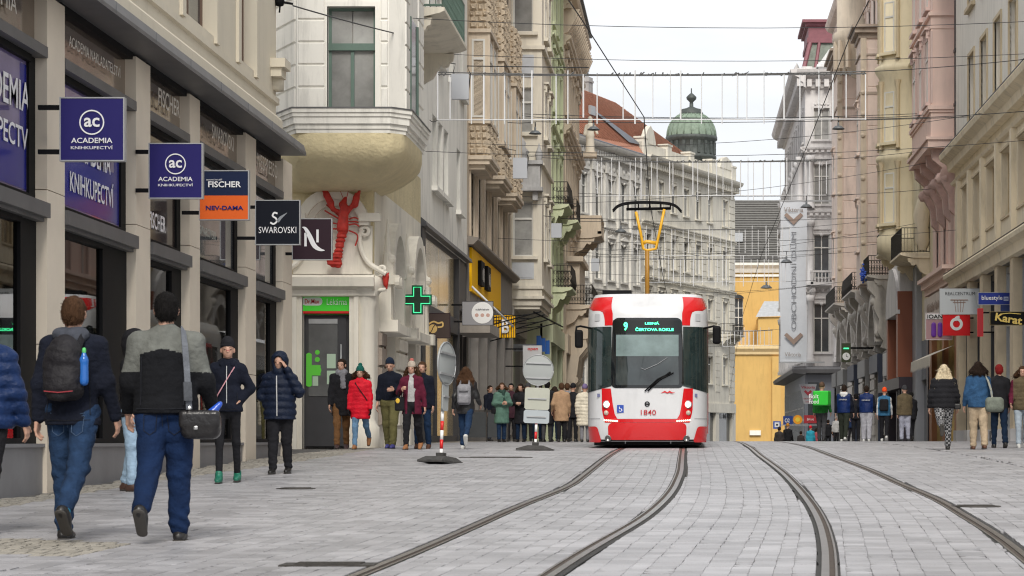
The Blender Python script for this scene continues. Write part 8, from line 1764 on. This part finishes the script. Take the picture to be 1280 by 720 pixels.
carried('shoulder_bag', 'shiny black leather shoulder bag on a wide grey strap at the stocky man\'s hip', 'bag', a2, [('b', (-.27, .13, .82), (.14, .08, .10), .06), ('b', (-.27, .185, .86), (.145, .035, .065), .03)], M_('shiny black leather', (.012, .011, .012), .28, bump=.3, bs=30), .012, parts=(
    ('strap', 'strap', [([(-.20, .20, .93), (-.195, .215, 1.05), (-.185, .205, 1.2), (-.165, .17, 1.38), (-.14, .09, 1.49), (-.11, 0, 1.505), (-.1, -.1, 1.42)], .045, .008)], cl('grey webbing', (.13, .14, .16))),
    ('strap_pad', 'strap', [([(-.197, .228, .99), (-.195, .228, 1.05), (-.19, .222, 1.12)], .06, .02)], cl('dark grey pad', (.07, .075, .085))),
    ('buckle', 'sdf', [('e', (-.25, .222, .80), (.022, .008, .018)), ('e', (-.20, .20, .94), (.02, .012, .02))], M_('nickel', (.5, .5, .5), .3, metal=1)),
    ('blue_bottle', 'sdf', [('c', (-.34, .12, .90), (-.40, .10, .97), .035, .02)], M_('blue plastic bottle', (.02, .08, .45), .2))))
person('person cut off by the left edge in a blue puffer jacket and black trousers', -19, 18.6, 1.70, 170, legs=((-8, 4), (10, 12)), arms=((2, 14, 16), (4, 22, 16)), girth=1.15, top=cl('bright navy puffer cloth', (0.0083, 0.0248, 0.0880), .5), hem=.84, puff=1, trou=black_c, hair=hair_g, shoe=blacksh)
person('person half hidden between the two nearest men, dark hooded coat, pale jeans and brown shoes', 166, 26.2, 1.72, 75, legs=((4, 3), (-6, 6)), arms=((0, 12), (0, 12)), top=black_c, hem=.82, hood='up', trou=cl('bleached denim', (.30, .42, .55), var=.2), shoe=M_('dark brown shoe', (.07, .035, .025), .6), hair=None)
g_ = person('young woman in black jacket, leggings and beanie walking with hands in pockets', 285, 28.5, 1.70, 4, legs=((14, 4), (-12, 8)), arms=({'e': (-.27, .03, 1.17), 'h': (-.17, -.02, 1.03)}, {'e': (.27, .03, 1.17), 'h': (.17, -.02, 1.03)}), girth=.92, top=navy_c, hem=.88, trou=black_c, tw_=.78, shoe=greensh, hat='beanie', hatm=black_c, hair=None, hands=False, hood='down', head=8)
seams(g_, 'jk', [[(s_*.12, 1.12), (s_*.13, 1.0)] for s_ in (-1, 1)]+[[(-.13, .91), (.13, .91)]], thr, .003, sgn=-1)
carried('shoulder_strap_bag', 'pink corded bag strap slung across the black jacket of the young woman', 'bag', g_, [('b', (-.19, .02, .93), (.035, .07, .06), .03)], black_c, .012, parts=(('strap', 'strap', [([(.10, 0, 1.475), (.085, -.10, 1.42), (.0, -.145, 1.27), (-.10, -.135, 1.10), (-.17, -.05, .98)], .012, .01)], pink_c), ('zip', 'strap', [([(.0, -.132, 1.44), (.0, -.147, 1.3), (.0, -.135, 1.1), (.0, -.128, .93)], .008, .008)], M_('zip silver', (.5, .5, .5), .4))))
b_ = person('boy in navy quilted puffer with the hood up, holding a phone to his ear', 350, 31.4, 1.56, -4, legs=((8, 3), (-6, 8)), arms=({'e': (-.27, .02, 1.15), 'h': (-.17, -.02, 1.0)}, {'e': (.30, -.06, 1.20), 'h': (.13, -.13, 1.545)}), girth=1.12, top=navy_puf, hem=.80, puff=1, hood='up', trou=black_c, tw_=1.1, shoe=blacksh, hair=None)
carried('mobile_phone', 'dark phone held at the boy\'s ear inside the hood', 'phone', b_, [('b', (.105, -.10, 1.60), (.012, .03, .06), .01)], black_m, .008, parts=(('jacket_zip', 'strap', [([(-.01, -.165, 1.44), (-.005, -.185, 1.25), (.0, -.19, 1.05), (.0, -.185, .85)], .012, .008)], M_('zip silver', (.5, .5, .5), .4)),))
# --- the group in front of the pharmacy
person('man in long black coat with grey scarf, brown trousers and dark boots', 427, 47.8, 1.80, 8, legs=((10, 3), (-8, 6)), arms=((4, 10), (2, 14)), top=black_c, hem=.66, coat_flare=.01, scarf=grey_c, trou=rust, tw_=1.02, shoe=M_('oxblood boot', (.045, .02, .02), .5), hair=hair_b, head=-22)
r_ = person('woman in bright red coat, green bobble hat, pale jeans and tan boots', 450.5, 47.4, 1.63, -3, legs=((10, 4), (-14, 24)), arms=((0, 10), (3, 12)), girth=1.05, top=red_c, hem=.66, puff=.5, coat_flare=.012, trou=jeans_l, tw_=.92, shoe=tansh, hat='bobble', hatm=green_h, hair=hair_m, hairlen=.08, gloves=black_c)
carried('crossbody_strap', 'thin dark strap across the red coat', 'bag strap', r_, [('b', (-.21, .0, .90), (.03, .06, .05), .025)], black_c, .012, parts=(('strap', 'strap', [([(-.11, -.02, 1.49), (-.09, -.12, 1.42), (.02, -.172, 1.27), (.13, -.15, 1.12), (.19, -.06, .98)], .016, .01)], black_c),))
o_ = person('man in black sweatshirt, dark knitted hat, olive trousers and blue trainers', 488, 48.4, 1.80, -6, legs=((-6, 4), (10, 5)), arms=((4, 12), {'e': (.27, -.02, 1.18), 'h': (.13, -.24, 1.17)}), girth=1.12, top=navy_c, hem=.95, trou=olive, tw_=1.2, shoe=bluesh, hat='beanie', hatm=cl('navy knit', (.012, .02, .04)), hair=None, tilt=14)
w_ = person('woman in open burgundy coat over a grey jumper with an oatmeal bobble hat', 515, 47.0, 1.70, -8, legs=((8, 3), (-10, 14)), arms=({'e': (-.27, -.02, 1.16), 'h': (-.15, -.22, 1.22)}, (-4, 8, 14)), girth=1.05, top=burg, hem=.72, coat_flare=.02, open_front=.075, trou=black_c, tw_=1.05, shoe=tansh, hat='bobble', hatm=oat, hair=hair_m, hairlen=.22)
carried('tote_bag', 'black tote with a yellow round print held in front of the burgundy coat', 'bag', w_, [('b', (-.22, -.14, .93), (.10, .035, .14), .03)], black_c, .014, parts=(('handle', 'strap', [([(-.26, -.15, 1.05), (-.22, -.18, 1.18), (-.16, -.2, 1.2), (-.17, -.16, 1.05)], .02, .01)], black_c), ('yellow_print', 'sdf', [('e', (-.25, -.172, .99), (.05, .008, .06))], M_('yellow print on cloth', (.75, .48, .05), .7))))
person('man mostly hidden behind the burgundy coat, dark jacket and blue jeans', 528, 48.2, 1.74, -5, legs=((6, 3), (-6, 6)), arms=((0, 10), (-2, 12)), top=navy_c, hem=.80, trou=jeans, shoe=brownsh, hair=hair_m)
k_ = person('woman walking away in black leather jacket and jeans with long brown hair', 582, 47.8, 1.64, 176, legs=((-16, 22), (10, 4)), arms=((10, 40, 14), (-8, 20, 14)), girth=1.02, top=M_('black leather jacket', (.014, .014, .016), .4, bump=.3, bs=30), hem=.76, coat_flare=.01, trou=jeans, tw_=.95, shoe=whitesh, hair=hair_m, hairlen=.26)
carried('backpack', 'light grey backpack on the woman with long brown hair', 'backpack', k_, [('b', (0, .20, 1.17), (.145, .075, .22), .07), ('b', (0, .27, 1.07), (.115, .035, .09), .035), ('b', (.0, .26, 1.28), (.1, .03, .05), .03)], cl('grey backpack cloth', (.24, .24, .26)), .015, parts=(('shoulder_strap', 'strap', [([(s_*.09, .16, 1.36), (s_*.10, .08, 1.46), (s_*.105, -.03, 1.475), (s_*.11, -.12, 1.40)], .045, .012) for s_ in (-1, 1)], grey_c), ('zip', 'strap', [([(-.1, .295, 1.24), (0, .3, 1.23), (.1, .295, 1.24)], .01, .008)], dkgrey_c)))
# --- the queue near the tram
q_ = person('woman in long sage green quilted coat with hands together and blue jeans', 627, 66, 1.62, 8, legs=((3, 2), (-3, 2)), arms=({'e': (-.26, -.04, 1.14), 'h': (-.06, -.24, 1.14)}, {'e': (.26, -.04, 1.14), 'h': (.08, -.24, 1.17)}), girth=1.12, top=teal_c, hem=.55, puff=.5, coat_flare=.015, trou=jeans, shoe=blacksh, hair=hair_m, hairlen=.05, scarf=cl('dark green scarf', (.03, .06, .05)), head=-18)
carried('handbag', 'small black handbag hanging at the side of the sage green coat', 'bag', q_, [('b', (-.24, -.02, .93), (.08, .05, .09), .03)], black_c, .018)
person('person in dark clothes squeezed behind the green and black coats of the queue', 639, 69, 1.66, -5, legs=((2, 2), (-2, 2)), top=cl('plum cloth', (.05, .02, .03)), hem=.7, trou=black_c, hair=hair_k)
person('woman in long black coat holding food, jeans below, dark wavy hair', 651, 66.5, 1.60, 4, legs=((3, 2), (-3, 2)), arms=({'e': (-.26, -.04, 1.14), 'h': (-.05, -.24, 1.16)}, {'e': (.26, -.04, 1.14), 'h': (.06, -.24, 1.16)}), top=black_c, hem=.55, coat_flare=.03, trou=jeans_d, shoe=blacksh, hair=hair_b, hairlen=.16)
person('person in maroon jacket mostly hidden behind the plates of the road sign', 672, 68, 1.62, 172, legs=((2, 2), (-2, 2)), top=cl('maroon jacket cloth', (.06, .015, .02)), hem=.8, trou=jeans_d, hair=hair_b)
person('tall person in long black coat right of the plates of the road sign', 684, 67, 1.68, 168, legs=((2, 2), (-4, 3)), top=black_c, hem=.5, coat_flare=.01, trou=dkgrey_c, shoe=blacksh, hair=hair_k)
person('man seen from behind in a camel coat and black trousers', 702, 66, 1.62, 178, legs=((3, 2), (-4, 3)), arms=((2, 10), {'e': (.26, .05, 1.12), 'h': (.28, -.08, .92)}), girth=1.15, top=camel, hem=.62, coat_flare=.01, trou=black_c, tw_=1.05, hair=hair_m)
person('person in black with a black hat between the camel and the cream coats', 716, 68, 1.62, 175, legs=((3, 2), (-5, 14)), top=black_c, hem=.72, trou=black_c, hair=None, hat='beanie', hatm=black_c)
person('woman seen from behind in a cream quilted coat and purple knitted hat', 731, 66, 1.56, 172, legs=((3, 2), (-3, 2)), girth=1.25, top=cream_c, hem=.50, puff=1, coat_flare=.01, trou=grey_c, shoe=blacksh, hair=None, hat='beanie', hatm=purple_c)
person('person in bottle green jacket just left of the plates of the road sign', 660, 71, 1.68, 20, legs=((2, 2), (-2, 2)), top=cl('bottle green jacket cloth', (.02, .05, .04)), hem=.8, trou=black_c, hair=None, hat='beanie', hatm=dkgrey_c)
person('person in rust brown coat squeezed in just left of the camel coat', 693, 70.5, 1.60, 160, legs=((2, 2), (-3, 3)), top=cl('rust coat cloth', (.12, .05, .03)), hem=.7, trou=jeans_d, hair=hair_b, hairlen=.1)
person('person in grey coat deep in the queue between the camel and cream coats', 709, 71.5, 1.72, 170, legs=((2, 2), (-3, 3)), top=grey_c, hem=.7, trou=black_c, hair=hair_m)
person('person in navy coat at the far left end of the queue', 612, 72, 1.66, 30, legs=((5, 2), (-6, 4)), top=navy_c, hem=.7, trou=jeans_d, hair=hair_b)
# --- right side
n_ = person('blonde woman seen from behind in a black puffer and checked trousers', 1180, 46.8, 1.66, 178, legs=((8, 3), (-22, 34)), arms=((4, 22, 15), (0, 16, 15)), girth=1.22, top=black_c, hem=.87, puff=.9, trou=check, tw_=1.1, shoe=blacksh, hair=hair_bl, hairlen=.36)
carried('handbag', 'small black handbag at the hip of the blonde woman', 'bag', n_, [('b', (-.27, .05, .90), (.07, .05, .06), .025)], blacksh, .014)
j_ = person('person seen from behind in a blue denim jacket and beige trousers', 1223, 47.2, 1.72, 184, legs=((-6, 4), (6, 4)), arms=((6, 14, 12), (4, 16, 12)), girth=1.16, top=denimj, hem=.84, trou=beige_c, tw_=1.2, shoe=brownsh, hair=hair_b, hairlen=.1, shade=wht_c)
carried('duffel_bag', 'large grey green duffel bag slung at the hip of the denim jacket', 'bag', j_, [('b', (-.30, .12, .90), (.19, .11, .15), .09)], cl('grey green bag cloth', (.17, .19, .16)), .016, parts=(('strap', 'strap', [([(-.25, .17, 1.0), (-.22, .17, 1.2), (-.17, .13, 1.38), (-.12, .0, 1.50), (-.1, -.1, 1.42)], .05, .01)], cl('pale webbing', (.36, .37, .33))),))
person('person with crimson hair walking away in a black coat, dark jeans', 1249, 49.5, 1.72, 182, legs=((-8, 6), (8, 4)), arms=((4, 12), (0, 14)), top=black_c, hem=.74, trou=jeans_d, hair=hair_r, shoe=blacksh)
s_p = person('woman facing the camera at the right edge in a burgundy, pink and olive jacket', 1278, 49.5, 1.68, -4, legs=((8, 3), (-8, 10)), arms=((8, 40, 12), (4, 14, 12)), girth=1.12, top=olive_j, hem=.82, puff=.5, trou=cl('pale wash jeans cloth', (.36, .42, .48), var=.15), shoe=whitesh, hair=hair_m, hairlen=.1, yoke=burg, sleeve=pink_c)
d_ = person('courier seen from behind carrying a bright green delivery box, furthest left of the walkers', 1027, 74, 1.78, 178, legs=((-6, 4), (8, 6)), girth=1.05, top=cl('green courier jacket', (.03, .20, .04)), hem=.85, trou=dkgrey_c, tw_=1.05, hair=None, hat='beanie', hatm=cl('brown hat cloth', (.10, .06, .04)))
dl = carried('delivery_box', 'bright green cubic delivery box worn on the courier\'s back', 'delivery bag', d_, [('b', (-.10, .34, 1.30), (.235, .20, .22), .03)], M_('bright green box', (.03, .52, .04), .45), .018)
text('Bolt', Matrix.Translation((0, 0, 0)), .30, .13, white_m, None).parent = dl; o = dl.children[-1]; o.location = (.10, .565, 1.38); o.rotation_euler = (0, 0, PI)
o2 = text('Food', Matrix.Translation((0, 0, 0)), .30, .13, white_m, None); o2.parent = dl; o2.location = (.10, .565, 1.22); o2.rotation_euler = (0, 0, PI)
def back_print(inf, s, z=1.30, w=.26, h=.06):
    o = text(s, Matrix.Translation((0, 0, 0)), w, h, lgrey_c, None, 'back_print'); o.parent = inf['o']; o.location = (0, .165*1.0, (z+inf['dz'])*inf['sc']); o.rotation_euler = (0, 0, PI)
e1 = person('man in royal blue jacket with a white hood and dark green trousers, beside the courier', 1055, 73.5, 1.72, 178, legs=((-10, 14), (8, 4)), arms=((3, 12, 14), (0, 14, 14)), girth=1.18, top=royal, hem=.88, hood='down', shade=wht_c, trou=grn_d, tw_=1.15, shoe=whitesh, hair=hair_b, sleeve=navy_c); back_print(e1, 'STRABAG')
e2 = person('man in royal blue jacket and light grey joggers walking away', 1083, 73, 1.68, 180, legs=((-3, 4), (5, 4)), arms=((4, 16, 14), (2, 20, 14)), girth=1.22, top=royal, hem=.90, trou=gtrk, tw_=1.3, shoe=whitesh, hair=hair_b, sleeve=navy_c); back_print(e2, 'STRABAG')
person('person in black clothes between the two royal blue jackets', 1070, 76, 1.50, 185, legs=((-4, 4), (5, 4)), top=black_c, hem=.8, trou=black_c, hair=hair_k)
e3 = person('child in a neon orange hat with white sleeves and black trousers', 1105.5, 73, 1.60, 180, legs=((-14, 18), (6, 4)), girth=1.0, top=cl('sea blue cloth', (.04, .14, .26)), hem=.84, trou=black_c, hair=None, hat='beanie', hatm=orange_c, sleeve=wht_c, shoe=whitesh)
carried('backpack', 'black backpack worn by the child in the neon orange hat', 'backpack', e3, [('b', (0, .19, 1.2), (.15, .07, .2), .06)], black_c, .022)
person('person in olive jacket, grey beanie and pale trousers beside the shop pillar', 1131, 72.5, 1.65, 182, legs=((-4, 3), (6, 5)), girth=1.2, top=olive_j, hem=.82, puff=.5, trou=cl('pale lilac trousers cloth', (.36, .37, .45), var=.3, vs=6), tw_=1.15, shoe=dkgrey_c, hair=None, hat='beanie', hatm=dkgrey_c)
person('dark figure almost hidden behind the olive jacket', 1139, 75, 1.55, 182, top=black_c, hem=.78, trou=black_c, hair=hair_k)
# --- heads showing beyond the crest
for (px, Y, H, top_, hair_, hat_, hm, lab, zo) in ((974, 112, 1.62, cl('dark tweed', (.04, .035, .035)), hair_b, None, None, 'dark haired person beyond the crest in front of the church', -.15), (984.5, 113, 1.64, black_c, None, 'beanie', cl('mustard knit', (.5, .22, .03)), 'person in a mustard hat beyond the crest', .0), (1013, 104, 1.35, aqua, None, 'beanie', red_c, 'child in aqua jacket and red hat beyond the crest', -.13), (1020, 106, 1.40, cl('dusty red cloth', (.35, .08, .1)), hair_b, None, None, 'child in a dusty red jacket beside the aqua one', -.2), (1035, 96, 1.25, black_c, hair_b, None, None, 'small dark figure below the delivery box', -.05), (1045, 90, 1.1, lgrey_c, None, 'beanie', lgrey_c, 'toddler in light grey near the courier', 0), (1064, 84, 1.15, cl('dark blue cloth', (.015, .03, .08)), hair_k, None, None, 'small child in dark blue between the walkers', 0), (1001, 110, 1.30, cl('dark tweed', (.04, .035, .035)), hair_b, None, None, 'bent dark figure behind the red cart', -.1)):
    person(lab, px, Y, H, 150, legs=((5, 3), (-5, 4)), top=top_, hem=.8, trou=black_c, hair=hair_, hat=hat_, hatm=hm, res=.035, zoff=zo)
# pieces of one kind that were modelled together become one object each
SPL = set('bay_cornice support_wire banner_pole carved_drop scroll console oriel_cornice leg lettering_ shop_piers shop_pier terracotta_post grey_panel shop_frame shop_post bracket slat notice sill buckle window_surround carved_pier post shop_surround chimney_pot dark_panel door_surround window_bars shop_window_frame side_window_frame wheel panel side_glazing band_moulding mansard_rib gable_ornament rough_wall window_frame'.split())
for o in list(bpy.data.objects):
    if o.type != 'MESH' or o.data.name.split('.')[0] not in SPL or o.children or o.data.users > 1: continue
    me = o.data; par = list(range(len(me.vertices)))
    def fd(a):
        while par[a] != a: par[a] = par[par[a]]; a = par[a]
        return a
    for p in me.polygons:
        v = list(p.vertices)
        for q in v[1:]: par[fd(q)] = fd(v[0])
    gr = {}
    for p in me.polygons: gr.setdefault(fd(p.vertices[0]), []).append(p)
    if not 1 < len(gr) < 40: continue
    nm = o.data.name.split('.')[0]; co = [tuple(v.co) for v in me.vertices]
    for i, ps in enumerate(gr.values()):
        ids = sorted({v for p in ps for v in p.vertices}); mp_ = {v: j for j, v in enumerate(ids)}
        m2 = bpy.data.meshes.new(nm); m2.from_pydata([co[v] for v in ids], [], [[mp_[v] for v in p.vertices] for p in ps])
        for m_ in me.materials: m2.materials.append(m_)
        if i == 0: o.data = m2
        else: c = o.copy(); c.data = m2; c.name = nm; COL.objects.link(c)
print('objects', len(bpy.data.objects))
